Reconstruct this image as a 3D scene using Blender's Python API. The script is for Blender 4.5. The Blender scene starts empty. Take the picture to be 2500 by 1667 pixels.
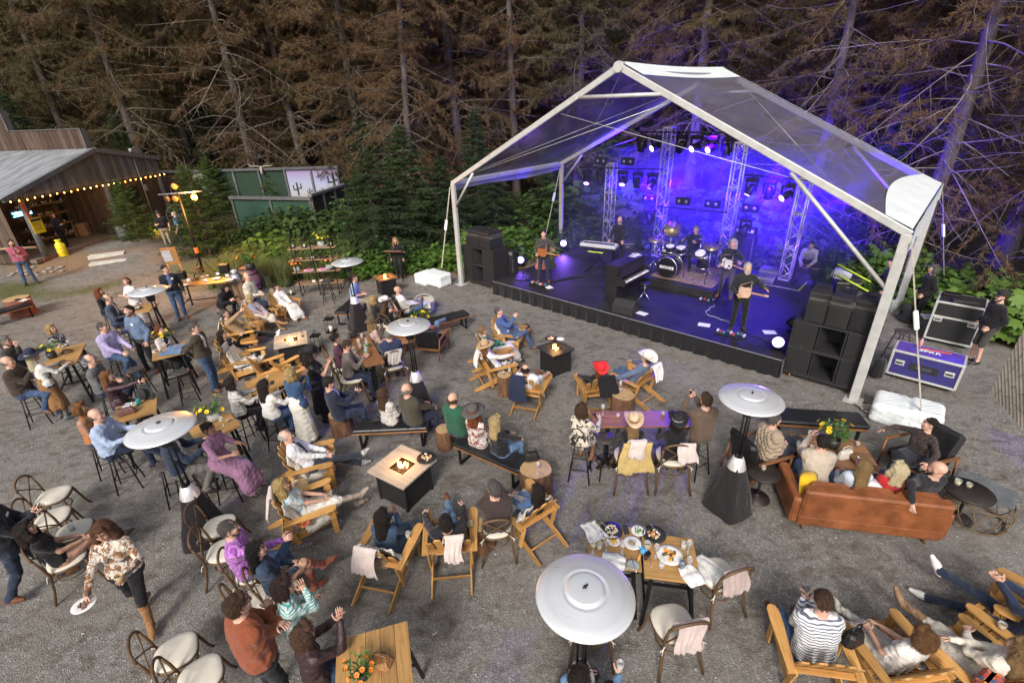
import bpy, math, random
import numpy as np
from mathutils import Vector, Matrix, Quaternion
R = math.radians
rng = random.Random(7)
scene = bpy.context.scene
COL = scene.collection
# ------------------------------------------------------------------ camera, sky, light, exposure
cam = bpy.data.cameras.new('camera'); camo = bpy.data.objects.new('camera', cam); COL.objects.link(camo)
cam.sensor_width = 36; cam.lens = 17.06; cam.clip_end = 900
_p, _r = .4575,.0378
_fw = Vector((0, math.cos(_p),-math.sin(_p))); _rt = Vector((1,0,0)); _dn = _fw.cross(_rt)
_r2 = _rt*math.cos(_r)+_dn*math.sin(_r); _d2 = -_rt*math.sin(_r)+_dn*math.cos(_r)
camo.matrix_world = Matrix(((_r2.x, -_d2.x, -_fw.x, 0),(_r2.y, -_d2.y, -_fw.y, 0),(_r2.z, -_d2.z, -_fw.z, 5.9),(0,0,0,1)))
scene.camera = camo
W = bpy.data.worlds.new('World'); scene.world = W; W.use_nodes = True
_n = W.node_tree.nodes; _l = W.node_tree.links; _bg = _n['Background']
_sky = _n.new('ShaderNodeTexSky'); _sky.sky_type = 'NISHITA'; _sky.sun_disc = False
_sky.sun_elevation = R(37); _sky.sun_rotation = R(195); _sky.air_density = 1.3; _sky.dust_density = 3.5
_hs = _n.new('ShaderNodeHueSaturation'); _hs.inputs['Saturation'].default_value = .42
_l.new(_sky.outputs[0], _hs.inputs['Color']); _l.new(_hs.outputs[0], _bg.inputs[0]); _bg.inputs[1].default_value = .105
_s = bpy.data.lights.new('sun', 'SUN'); _s.energy = 1.9; _s.angle = R(15); _s.color = (1,.93,.84)
suno = bpy.data.objects.new('sun', _s); COL.objects.link(suno)
suno.rotation_euler = Vector((.25,.95,-.75)).to_track_quat('-Z', 'Y').to_euler()
scene.view_settings.view_transform = 'Standard'; scene.view_settings.look = 'None'
scene.view_settings.exposure = 0.68; scene.view_settings.gamma = 1
scene.view_settings.use_curve_mapping = False
scene.cycles.max_bounces = 6; scene.cycles.diffuse_bounces = 3; scene.cycles.glossy_bounces = 3; scene.cycles.transmission_bounces = 5; scene.cycles.transparent_max_bounces = 12; scene.cycles.caustics_reflective = False; scene.cycles.caustics_refractive = False; scene.cycles.sample_clamp_indirect = 4
# ------------------------------------------------------------------ materials
MATS = {}
def nodes(m):
 m.use_nodes = True
 return m.node_tree.nodes, m.node_tree.links, m.node_tree.nodes['Principled BSDF']
def mixc(n, l, fac, a, b, mode='MIX'):
 x = n.new('ShaderNodeMix'); x.data_type = 'RGBA'; x.blend_type = mode
 for i, v in ((0, fac),(6, a),(7, b)):
  if hasattr(v, 'is_linked'): l.new(v, x.inputs[i])
  elif i == 0: x.inputs[0].default_value = v
  else: x.inputs[i].default_value = (*v, 1) if len(v) == 3 else v
 return x.outputs[2]
def ramp(n, l, src, stops, interp='LINEAR'):
 r = n.new('ShaderNodeValToRGB'); r.color_ramp.interpolation = interp
 e = r.color_ramp.elements
 while len(e) < len(stops): e.new(.5)
 for k, (p, c) in enumerate(stops):
  e[k].position = p; e[k].color = (c, c, c, 1) if not hasattr(c, '__len__') else (*c, 1)
 l.new(src, r.inputs[0]); return r.outputs[0]
def coords(n, l, scale=(1,1,1), kind='Object', rot=(0,0,0)):
 t = n.new('ShaderNodeTexCoord'); m = n.new('ShaderNodeMapping'); m.inputs['Scale'].default_value = scale
 m.inputs['Rotation'].default_value = rot
 l.new(t.outputs[kind], m.inputs[0]); return m.outputs[0]
def noise(n, l, vec, scale, detail=4, rough=.6, dist=0):
 x = n.new('ShaderNodeTexNoise'); x.inputs['Scale'].default_value = scale; x.inputs['Detail'].default_value = detail
 x.inputs['Roughness'].default_value = rough; x.inputs['Distortion'].default_value = dist
 if vec is not None: l.new(vec, x.inputs['Vector'])
 return x.outputs[0]
def bump(n, l, b, h, strength, dist=.01):
 x = n.new('ShaderNodeBump'); x.inputs['Strength'].default_value = strength; x.inputs['Distance'].default_value = dist
 l.new(h, x.inputs['Height']); l.new(x.outputs[0], b.inputs['Normal'])
def M(name, col, rough=.6, metal=0, var=.25, vs=6., bs=0, bst=.3, bd=.005, stretch=(1,1,1), rnd=.0, spec=.5, emit=None, es=0, sheen=0):
 """plain procedural material: base colour broken by noise, optional relief, optional change from copy to copy"""
 if name in MATS: return MATS[name]
 m = bpy.data.materials.new(name); MATS[name] = m; n, l, b = nodes(m)
 v = coords(n, l, stretch)
 nz = noise(n, l, v, vs)
 lo = tuple(c*(1-var) for c in col); hi = tuple(min(1, c*(1+var)) for c in col)
 c = ramp(n, l, nz, [(.3, lo),(.7, hi)])
 if rnd:
  oi = n.new('ShaderNodeObjectInfo'); mr = n.new('ShaderNodeMapRange'); mr.inputs[3].default_value = 1-rnd; mr.inputs[4].default_value = 1+rnd
  l.new(oi.outputs['Random'], mr.inputs[0]); h = n.new('ShaderNodeHueSaturation'); l.new(mr.outputs[0], h.inputs['Value']); l.new(c, h.inputs['Color']); c = h.outputs[0]
 l.new(c, b.inputs['Base Color']); b.inputs['Roughness'].default_value = rough; b.inputs['Metallic'].default_value = metal
 b.inputs['Specular IOR Level'].default_value = spec
 if sheen: b.inputs['Sheen Weight'].default_value = sheen
 if bs: bump(n, l, b, noise(n, l, v, bs, 5), bst, bd)
 if emit: b.inputs['Emission Color'].default_value = (*emit, 1); b.inputs['Emission Strength'].default_value = es
 return m
def wood(name, col, dark=.55, axis=1, rough=.5, rnd=.12, scale=1., spec=.4):
 if name in MATS: return MATS[name]
 m = bpy.data.materials.new(name); MATS[name] = m; n, l, b = nodes(m)
 s = [14*scale]*3; s[axis] = 1.2*scale
 v = coords(n, l, s); g = noise(n, l, v, 2.2,6,.65,.6); big = noise(n, l, coords(n, l),3,3)
 c = ramp(n, l, g, [(.3, tuple(x*dark for x in col)),(.5, col),(.75, tuple(min(1, x*1.2) for x in col))])
 c = mixc(n, l, ramp(n, l, big, [(.4,0.),(.75,.45)]), c, tuple(x*.6 for x in col))
 oi = n.new('ShaderNodeObjectInfo'); mr = n.new('ShaderNodeMapRange'); mr.inputs[3].default_value = 1-rnd; mr.inputs[4].default_value = 1+rnd
 l.new(oi.outputs['Random'], mr.inputs[0]); h = n.new('ShaderNodeHueSaturation'); l.new(mr.outputs[0], h.inputs['Value']); l.new(c, h.inputs['Color'])
 l.new(h.outputs[0], b.inputs['Base Color']); b.inputs['Roughness'].default_value = rough; b.inputs['Specular IOR Level'].default_value = spec
 bump(n, l, b, g, .35,.003); return m
def cloth(col, pat='plain', col2=None, col3=None, rough=.9, s=1.):
 """woven cloth: plain, denim, leather, floral, stripe, vstripe, plaid, dots, knit, quilt, lace"""
 key = 'cloth_%s_%s_%s_%s' % (pat, '%.2f_%.2f_%.2f' % col, col2 and '%.2f_%.2f_%.2f' % col2, s)
 if key in MATS: return MATS[key]
 m = bpy.data.materials.new(key); MATS[key] = m; n, l, b = nodes(m)
 v = coords(n, l); c = None; col2 = col2 or tuple(x*.5 for x in col); col3 = col3 or col2
 fold = noise(n, l, coords(n, l, (1,1,.7)),8,4,.55,1.4)
 base = ramp(n, l, noise(n, l, v, 5,4), [(.3, tuple(x*.82 for x in col)),(.7, tuple(min(1, x*1.12) for x in col))])
 def wave(rot, sc, d=0.):
  w = n.new('ShaderNodeTexWave'); w.inputs['Scale'].default_value = sc; w.inputs['Distortion'].default_value = d
  w.inputs['Detail Scale'].default_value = 1; l.new(coords(n, l, (1,1,1), 'Object', rot), w.inputs[0]); return w.outputs['Fac']
 if pat == 'stripe': c = mixc(n, l, ramp(n, l, wave((0, R(90),0),11*s, .6), [(.62,0.),(.7,1.)]), base, col2)
 elif pat == 'vstripe': c = mixc(n, l, ramp(n, l, wave((0,0, R(25)),9*s, .5), [(.62,0.),(.7,1.)]), base, col2)
 elif pat == 'plaid':
  c = mixc(n, l, ramp(n, l, wave((0, R(90),0),4*s), [(.86,0.),(.93,.8)]), base, col2)
  c = mixc(n, l, ramp(n, l, wave((0,0, R(20)),4*s), [(.86,0.),(.93,.8)]), c, col2)
 elif pat in ('floral', 'lace'):
  f1 = noise(n, l, v, (13 if pat == 'floral' else 34)*s, 2,.5,1.3)
  c = mixc(n, l, ramp(n, l, f1, [(.5,0.),(.55,1.)]), base, col2)
  f2 = noise(n, l, coords(n, l, (1,1,1), 'Object', (1,2,3)),17*s, 2,.5,1.)
  c = mixc(n, l, ramp(n, l, f2, [(.58,0.),(.63,1.)]), c, col3)
 elif pat == 'dots':
  vo = n.new('ShaderNodeTexVoronoi'); vo.inputs['Scale'].default_value = 26*s; vo.inputs['Randomness'].default_value = .35; l.new(v, vo.inputs[0])
  c = mixc(n, l, ramp(n, l, vo.outputs[0], [(.3,1.),(.36,0.)]), base, col2)
 elif pat == 'denim': c = mixc(n, l, ramp(n, l, noise(n, l, v, 6,6,.7), [(.45,0.),(.75,.55)]), base, tuple(min(1, x*1.9+.02) for x in col))
 else: c = base
 l.new(c, b.inputs['Base Color'])
 b.inputs['Roughness'].default_value = .42 if pat == 'leather' else rough; b.inputs['Specular IOR Level'].default_value = .45 if pat == 'leather' else .2
 if pat not in ('leather',): b.inputs['Sheen Weight'].default_value = .15
 a = n.new('ShaderNodeMath'); a.operation = 'ADD'; l.new(fold, a.inputs[0])
 if pat == 'quilt':
  q = n.new('ShaderNodeMath'); q.operation = 'MULTIPLY'; l.new(wave((R(45),0, R(45)),6), q.inputs[0]); l.new(wave((R(-45),0, R(45)),6), q.inputs[1]); l.new(q.outputs[0], a.inputs[1])
 else:
  q = n.new('ShaderNodeMath'); q.operation = 'MULTIPLY'; q.inputs[1].default_value = .25; l.new(noise(n, l, v, 60 if pat != 'knit' else 35,2), q.inputs[0]); l.new(q.outputs[0], a.inputs[1])
 bump(n, l, b, a.outputs[0], .8,.028)
 return m
# ------------------------------------------------------------------ mesh helpers
def tag(o, label=None, cat=None, group=None, kind=None):
 for k, v in (('label', label),('category', cat),('group', group),('kind', kind)):
  if v: o[k] = v
 return o
def mesh_np(name, V, F, mi=None, smooth=True, mats=()):
 """V (n,3), F list of faces or (m,k) array"""
 me = bpy.data.meshes.new(name); V = np.asarray(V, dtype=np.float32)
 me.vertices.add(len(V)); me.vertices.foreach_set('co', V.ravel())
 if isinstance(F, np.ndarray):
  cnt = np.full(len(F), F.shape[1], np.int32); li = F.ravel().astype(np.int32)
 else:
  cnt = np.array([len(f) for f in F], np.int32); li = np.array([i for f in F for i in f], np.int32)
 me.loops.add(len(li)); me.loops.foreach_set('vertex_index', li)
 me.polygons.add(len(cnt)); st = np.zeros(len(cnt), np.int32); st[1:] = np.cumsum(cnt)[:-1]
 me.polygons.foreach_set('loop_start', st)
 if mi is not None: me.polygons.foreach_set('material_index', np.asarray(mi, np.int32))
 sm = np.full(len(cnt), smooth, bool) if isinstance(smooth, bool) else np.asarray(smooth, bool)
 me.polygons.foreach_set('use_smooth', sm)
 for m in mats: me.materials.append(m)
 me.update(calc_edges=True); me.validate(); return me
def new_obj(name, data, parent=None, loc=None, rz=0, mtx=None):
 o = bpy.data.objects.new(name, data); COL.objects.link(o)
 if parent is not None: o.parent = parent
 if mtx is not None: o.matrix_local = mtx
 else:
  if loc is not None: o.location = loc
  if rz: o.rotation_euler = (0,0, rz)
 return o
def empty(name, loc=(0,0,0), rz=0):
 o = new_obj(name, None, None, loc, rz); o.empty_display_size = .1; return o
def copy_tree(o, parent=None):
 c = o.copy(); COL.objects.link(c); c.parent = parent
 for ch in o.children: copy_tree(ch, c)
 return c
def frame(d, up=(0,0,1)):
 """matrix whose Y is along d and Z as near to up as can be"""
 y = Vector(d).normalized(); u = Vector(up)
 if abs(y.dot(u.normalized())) > .98: u = Vector((0,1,0)) if abs(y.y) < .9 else Vector((1,0,0))
 x = y.cross(u).normalized(); z = x.cross(y)
 return Matrix((x, y, z)).transposed()
class MB:
 """collects simple shapes; build() links them as one mesh object"""
 def __init__(s): s.v = []; s.f = []; s.m = []; s.s = []; s.T = None
 def add(s, vs, fs, mi=0, smooth=False):
  b = len(s.v)
  s.v += [tuple(s.T @ Vector(v)) for v in vs] if s.T else [tuple(v) for v in vs]
  s.f += [tuple(i+b for i in f) for f in fs]; s.m += [mi]*len(fs); s.s += [smooth]*len(fs); return s
 def box(s, c, d, rot=None, bev=0., mi=0, tap=1.):
  """centre c, size d, rot matrix or z angle, bevel width, tap = top scale"""
  hx, hy, hz = (x/2 for x in d); c = Vector(c)
  if rot is None: Q = None
  elif isinstance(rot, (int, float)): Q = Matrix.Rotation(rot, 3, 'Z')
  else: Q = rot
  vs = []; fs = []
  if bev <= 0:
   for z in (-1,1):
    for x, y in ((-1,-1),(1,-1),(1,1),(-1,1)):
     k = tap if z > 0 else 1; vs.append(Vector((x*hx*k, y*hy*k, z*hz)))
   fs = [(3,2,1,0),(4,5,6,7),(0,1,5,4),(1,2,6,5),(2,3,7,6),(3,0,4,7)]
  else:
   bev = min(bev, hx*.9, hy*.9, hz*.9)
   for z, ins in ((-hz, bev),(-hz+bev, 0),(hz-bev, 0),(hz, bev)):
    k = tap if z > 0 else 1
    for x, y, e in ((-1,-1,0),(-1,-1,1),(1,-1,1),(1,-1,0),(1,1,0),(1,1,1),(-1,1,1),(-1,1,0)):
     px = x*(hx-(bev if e else 0)-(ins*.6)); py = y*(hy-(0 if e else bev)-(ins*.6)); vs.append(Vector((px*k, py*k, z)))
   fs = [tuple(range(7,-1,-1)), tuple(range(24,32))]
   for r in range(3):
    for i in range(8):
     j = (i+1) % 8; fs.append((r*8+i, r*8+j, r*8+8+j, r*8+8+i))
  return s.add([((Q @ v) if Q else v)+c for v in vs], fs, mi, False)
 def tube(s, pts, rad, n=8, mi=0, cap=True, smooth=True, flat=None):
  """swept tube; rad number or list; flat=(a,b) scales the section"""
  pts = [Vector(p) for p in pts]; N = len(pts)
  if not hasattr(rad, '__len__'): rad = [rad]*N
  vs = []; u = None
  for i, p in enumerate(pts):
   d = (pts[min(i+1, N-1)]-pts[max(i-1,0)]).normalized()
   if u is None:
    u = Vector((0,0,1)) if abs(d.z) < .9 else Vector((1,0,0))
   u = (u-d*u.dot(d))
   u = u.normalized() if u.length > 1e-6 else d.orthogonal().normalized()
   w = d.cross(u)
   for k in range(n):
    a = 2*math.pi*(k+.5)/n; fa, fb = flat or (1,1)
    vs.append(p+(w*math.cos(a)*fa+u*math.sin(a)*fb)*rad[i])
  fs = [(i*n+k, i*n+(k+1) % n, (i+1)*n+(k+1) % n, (i+1)*n+k) for i in range(N-1) for k in range(n)]
  s.add(vs, fs, mi, smooth)
  if cap: s.f += [tuple(len(s.v)-N*n+k for k in range(n-1,-1,-1)), tuple(len(s.v)-n+k for k in range(n))]; s.m += [mi]*2; s.s += [False]*2
  return s
 def lathe(s, prof, n=24, c=(0,0,0), mi=0, smooth=True, sx=1., sy=1., f=None, close=False):
  vs = []; N = len(prof)
  for r, z in prof:
   for k in range(n):
    a = 2*math.pi*k/n; v = Vector((r*math.cos(a)*sx, r*math.sin(a)*sy, z)); vs.append((f(v, a) if f else v)+Vector(c))
  fs = [(i*n+k, i*n+(k+1) % n, (i+1)*n+(k+1) % n, (i+1)*n+k) for i in range(N-1) for k in range(n)]
  if close: fs += [tuple(range(n-1,-1,-1)), tuple((N-1)*n+k for k in range(n))]
  return s.add(vs, fs, mi, smooth)
 def prism(s, poly, h, mtx=None, mi=0, smooth=False):
  """outline in XY pushed h along Z (from 0), placed by mtx"""
  n = len(poly); mtx = mtx or Matrix.Identity(4)
  vs = [mtx @ Vector((x, y, 0)) for x, y in poly]+[mtx @ Vector((x, y, h)) for x, y in poly]
  fs = [tuple(range(n-1,-1,-1)), tuple(range(n, 2*n))]
  s.add(vs, fs, mi, False); b = len(s.v)-2*n
  for i in range(n):
   j = (i+1) % n; s.f.append((b+i, b+j, b+n+j, b+n+i)); s.m.append(mi); s.s.append(smooth)
  return s
 def grid(s, fn, nu, nv, mi=0, smooth=True, closed=False):
  vs = [fn(i/(nu-1), j/(nv-1)) for j in range(nv) for i in range(nu)]
  fs = [(j*nu+i, j*nu+i+1,(j+1)*nu+i+1,(j+1)*nu+i) for j in range(nv-1) for i in range(nu-1)]
  return s.add(vs, fs, mi, smooth)
 def mesh(s, name, mats):
  mats = mats if isinstance(mats, (list, tuple)) else [mats]
  return mesh_np(name, s.v, s.f, s.m, s.s, mats)
 def build(s, name, mats, parent=None, loc=None, rz=0, mtx=None):
  return new_obj(name, s.mesh(name, mats), parent, loc, rz, mtx)
def rrect(w, h, r, n=4):
 out = []
 for cx, cy, a0 in ((w/2-r, h/2-r, 0),(-w/2+r, h/2-r, 90),(-w/2+r, -h/2+r, 180),(w/2-r, -h/2+r, 270)):
  for k in range(n+1):
   a = R(a0+90*k/n); out.append((cx+r*math.cos(a), cy+r*math.sin(a)))
 return out
def rotx(a): return Matrix.Rotation(a, 3, 'X')
def roty(a): return Matrix.Rotation(a, 3, 'Y')
def rotz(a): return Matrix.Rotation(a, 3, 'Z')
def T4(loc, rot=None):
 m = (rot.to_4x4() if rot is not None else Matrix.Identity(4)); m.translation = Vector(loc); return m
def text_mesh(txt, size, mat, depth=.004, bold=False):
 c = bpy.data.curves.new('lettering', 'FONT'); c.body = txt; c.size = size; c.extrude = depth; c.align_x = 'CENTER'; c.align_y = 'CENTER'
 if bold: c.offset = size*.02
 o = bpy.data.objects.new('lettering', c); COL.objects.link(o); dg = bpy.context.evaluated_depsgraph_get()
 me = bpy.data.meshes.new_from_object(o.evaluated_get(dg)); bpy.data.objects.remove(o); me.materials.clear(); me.materials.append(mat); return me

# ------------------------------------------------------------------ people: one smooth skin over a posed skeleton
def nets(prims, vox, fold=0., soft=(), exact=False, prio={}):
 """surface nets over a smooth union of tapered capsules ('c') and ellipsoids ('e'); returns verts, quads, owner"""
 lo = np.full(3,1e9); hi = -lo
 for t, a, b, ra, rb, k, ow in prims:
  a = np.asarray(a, float); b = np.asarray(b, float)
  if t == 'c': l2 = np.minimum(a-ra, b-rb); h2 = np.maximum(a+ra, b+rb)
  else: l2 = a-b; h2 = a+b
  lo = np.minimum(lo, l2); hi = np.maximum(hi, h2)
 lo -= vox*3; hi += vox*3; n = np.ceil((hi-lo)/vox).astype(int)+1
 D = np.full(n, .5, np.float32); OW = np.zeros(n, np.int16); HD = np.full(n, .5, np.float32)
 for t, a, b, ra, rb, k, ow in prims:
  a = np.asarray(a, np.float32); b = np.asarray(b, np.float32); pad = k+vox*2.5
  if t == 'c': l2 = np.minimum(a-ra, b-rb); h2 = np.maximum(a+ra, b+rb)
  else: l2 = a-b; h2 = a+b
  i0 = np.maximum(((l2-pad-lo)/vox).astype(int),0); i1 = np.minimum(((h2+pad-lo)/vox).astype(int)+2, n)
  sl = tuple(slice(x, y) for x, y in zip(i0, i1))
  X = (lo[0]+vox*np.arange(i0[0], i1[0], dtype=np.float32))[:, None, None]; Y = (lo[1]+vox*np.arange(i0[1], i1[1], dtype=np.float32))[None, :, None]; Z = (lo[2]+vox*np.arange(i0[2], i1[2], dtype=np.float32))[None, None, :]
  px, py, pz = X-a[0], Y-a[1], Z-a[2]
  if t == 'c':
   ba = b-a; q = float(ba@ba)+1e-9
   tt = np.clip((px*ba[0]+py*ba[1]+pz*ba[2])/q, 0,1)
   d = np.sqrt((px-tt*ba[0])**2+(py-tt*ba[1])**2+(pz-tt*ba[2])**2)-(ra+(rb-ra)*tt)
  else:
   d = (np.sqrt((px/b[0])**2+(py/b[1])**2+(pz/b[2])**2)-1)*float(min(b))
  cur = D[sl]; own = OW[sl]; hd = HD[sl]
  closer = d < hd; own[closer] = ow; np.minimum(hd, d, out=hd)
  h = np.maximum(k-np.abs(cur-d),0)/k if k > 0 else 0
  D[sl] = np.minimum(cur, d)-h*h*k*.25
 if fold:
  X = (lo[0]+vox*np.arange(n[0]))[:, None, None]; Y = (lo[1]+vox*np.arange(n[1]))[None, :, None]; Z = (lo[2]+vox*np.arange(n[2]))[None, None, :]
  w = np.sin(X*23+Z*37+2*np.sin(Y*17))*np.sin(Y*31-Z*19+X*11)+.7*np.sin(X*61-Y*47+Z*29+1.7*np.sin(Z*31))
  ok = np.isin(OW, soft); D = D+np.where(ok, fold*w, 0)
 S = D < 0
 c = [S[i:n[0]-1+i, j:n[1]-1+j, k:n[2]-1+k] for i in (0,1) for j in (0,1) for k in (0,1)]
 cnt = sum(x.astype(np.int8) for x in c); act = (cnt > 0) & (cnt < 8)
 idx = np.full(act.shape, -1, np.int32); I = np.argwhere(act); idx[act] = np.arange(len(I))
 vals = {}
 for i in (0,1):
  for j in (0,1):
   for k in (0,1): vals[i, j, k] = D[I[:, 0]+i, I[:, 1]+j, I[:, 2]+k]
 acc = np.zeros((len(I),3)); num = np.zeros(len(I))
 for ax in range(3):
  o = [x for x in range(3) if x != ax]
  for p in (0,1):
   for q in (0,1):
    A = [0,0,0]; A[o[0]] = p; A[o[1]] = q; B = list(A); B[ax] = 1
    va, vb = vals[tuple(A)], vals[tuple(B)]; cr = (va < 0) != (vb < 0)
    t = np.where(cr, va/np.where(cr, va-vb, 1),0); pos = np.tile(np.array(A, float),(len(I),1)); pos[:, ax] = t
    acc += pos*cr[:, None]; num += cr
 V = lo+vox*(I+acc/num[:, None])
 ow = OW[I[:, 0], I[:, 1], I[:, 2]]; Q = []
 for ax in range(3):
  o = [x for x in range(3) if x != ax]
  sa = [slice(1, n[0]-1)]*3; sa = [slice(1, n[x]-1) for x in range(3)]; sb = list(sa); sa[ax] = slice(0, n[ax]-1); sb[ax] = slice(1, n[ax])
  a, b = S[tuple(sa)], S[tuple(sb)]; cr = a != b; J = np.argwhere(cr)
  J = J+np.array([0 if x == ax else 1 for x in range(3)]); inside = S[J[:, 0], J[:, 1], J[:, 2]]
  def cell(du, dv):
   K = J.copy(); K[:, o[0]] -= du; K[:, o[1]] -= dv; return idx[K[:, 0], K[:, 1], K[:, 2]]
  q = np.stack([cell(1,1), cell(0,1), cell(0,0), cell(1,0)], 1)
  flip = inside if ax != 1 else ~inside
  q[~flip] = q[~flip][:, ::-1]; Q.append(q)
 Q = np.concatenate(Q); Q = Q[(Q >= 0).all(1)]
 if exact:   # which bone is nearest to each face centre
  C = V[Q].mean(1).astype(np.float32); best = np.full(len(C),9., np.float32); fo = np.zeros(len(C), np.int16)
  for t, a, b, ra, rb, k, w_ in prims:
   a = np.asarray(a, np.float32); b = np.asarray(b, np.float32); q = C-a
   if t == 'c':
    ba = b-a; tt = np.clip(q@ba/(float(ba@ba)+1e-9),0,1); d = np.linalg.norm(q-tt[:, None]*ba, axis=1)-(ra+(rb-ra)*tt)
   else: d = (np.linalg.norm(q/b, axis=1)-1)*float(min(b))
   d = d-prio.get(w_, 0); m = d < best; best[m] = d[m]; fo[m] = w_
  return V.astype(np.float32), Q, fo
 return V.astype(np.float32), Q, ow
def ik(a, t, l1, l2, hint):
 a = Vector(a); t = Vector(t); d = t-a; L = d.length; L2 = min(L, (l1+l2)*.995); d = d.normalized(); t = a+d*L2
 x = (l1*l1-l2*l2+L2*L2)/(2*L2); y = math.sqrt(max(l1*l1-x*x, 0)); h = Vector(hint); h = h-d*h.dot(d)
 h = h.normalized() if h.length > 1e-5 else d.orthogonal().normalized()
 return a+d*x+h*y, t
_hands = {}
def hand_mesh(curl, thumb=.5):
 """right hand: wrist at 0, fingers +Y, palm -Z, thumb -X"""
 k = (curl, thumb)
 if k in _hands: return _hands[k]
 b = MB(); rings = [(0,.027,.019,0),(.03,.036,.018,-.001),(.065,.042,.016,-.002),(.092,.040,.013,-.002)]; vs = []
 for y, w, t, z in rings:
  for i in range(8):
   a = 2*math.pi*i/8; vs.append((w*math.cos(a), y, z+t*math.sin(a)))
 b.add(vs, [(r*8+i, r*8+8+i, r*8+8+(i+1) % 8, r*8+(i+1) % 8) for r in range(3) for i in range(8)]+[tuple(24+i for i in range(8))], 0, True)
 for x, L, sp in ((-.031,.068,-.10),(-.0105,.077,-.03),(.0105,.071,.04),(.031,.056,.12)):
  p = Vector((x, .084,-.001)); pts = [p]; a = curl*.5; d = Vector((sp, 1,0)).normalized()
  for f in (.45,.32,.23):
   p = p+(d*math.cos(a)+Vector((0,0,-1))*math.sin(a))*L*f; pts.append(p); a += curl
  b.tube(pts, [.0092,.0088,.0078,.0058], 6)
 p = Vector((-.026,.022,-.006)); q = p+Vector((-.033,.03,-.008)); r_ = q+Vector((-.012,.03,-.012*thumb*2)); s_ = r_+Vector((.002,.024,-.012*thumb*2))
 b.tube([p, q, r_, s_], [.014,.0115,.0098,.007], 6)
 _hands[k] = (np.array(b.v, np.float32), b.f); return _hands[k]
_heads = {}
def head_mesh(sex, vox):
 """skull centre at 0, face +Y. owners: 1 skin 2 lips 3 brow 4 eye white 5 iris"""
 k = (sex, vox)
 if k in _heads: return _heads[k]
 j = 1. if sex == 'm' else .9
 P = [('e', (0,-.014,.034),(.077,.098,.090),0,0,.03,1),('e', (0,.018,-.03),(.066*j, .074,.082),0,0,.03,1),
  ('e', (0,.045,-.075),(.044*j, .045,.045),0,0,.03,1),('e', (0,.076,-.098),(.022*j, .018,.018),0,0,.02,1),
  ('c', (-.032,.082,.034),(.032,.082,.034),.011*j, .011*j, .015,1),
  ('c', (0,.091,.02),(0,.109,-.022),.0085,.0125,.012,1),('c', (-.012,.098,-.03),(.012,.098,-.03),.008,.008,.008,1),
  ('e', (.04,.07,-.02),(.02,.022,.022),0,0,.02,1),('e', (-.04,.07,-.02),(.02,.022,.022),0,0,.02,1),
  ('e', (.079,-.006,-.004),(.012,.022,.033),0,0,.008,1),('e', (-.079,-.006,-.004),(.012,.022,.033),0,0,.008,1),
  ('c', (-.019,.087,-.060),(.019,.087,-.060),.0085,.0085,.006,2),('c', (0,.092,-.060),(0,.092,-.060),.0085,.0085,.008,2),
  ('c', (.017,.090,.040),(.045,.079,.041),.0065,.005,.004,3),('c', (-.017,.090,.040),(-.045,.079,.041),.0065,.005,.004,3)]
 V, Q, ow = nets(P, vox, exact=True); mi = ow.astype(np.int32)
 V = list(map(tuple, V)); F = [tuple(q) for q in Q]; mi = list(mi); b = MB()
 for sx in (-1,1):
  b.lathe([(.0001,-.013),(.009,-.009),(.0125,0),(.009,.009),(.0001,.013)], 8,(sx*.031,.0775,.014),4)
  b.lathe([(.0001,-.0075),(.0065,-.003),(.0065,.003),(.0001,.0075)], 6,(sx*.031,.0875,.013),5)
 o = len(V); V += b.v; F += [tuple(i+o for i in f) for f in b.f]; mi += b.m
 _heads[k] = (np.array(V, np.float32), F, mi); return _heads[k]
_hair = {}
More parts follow.
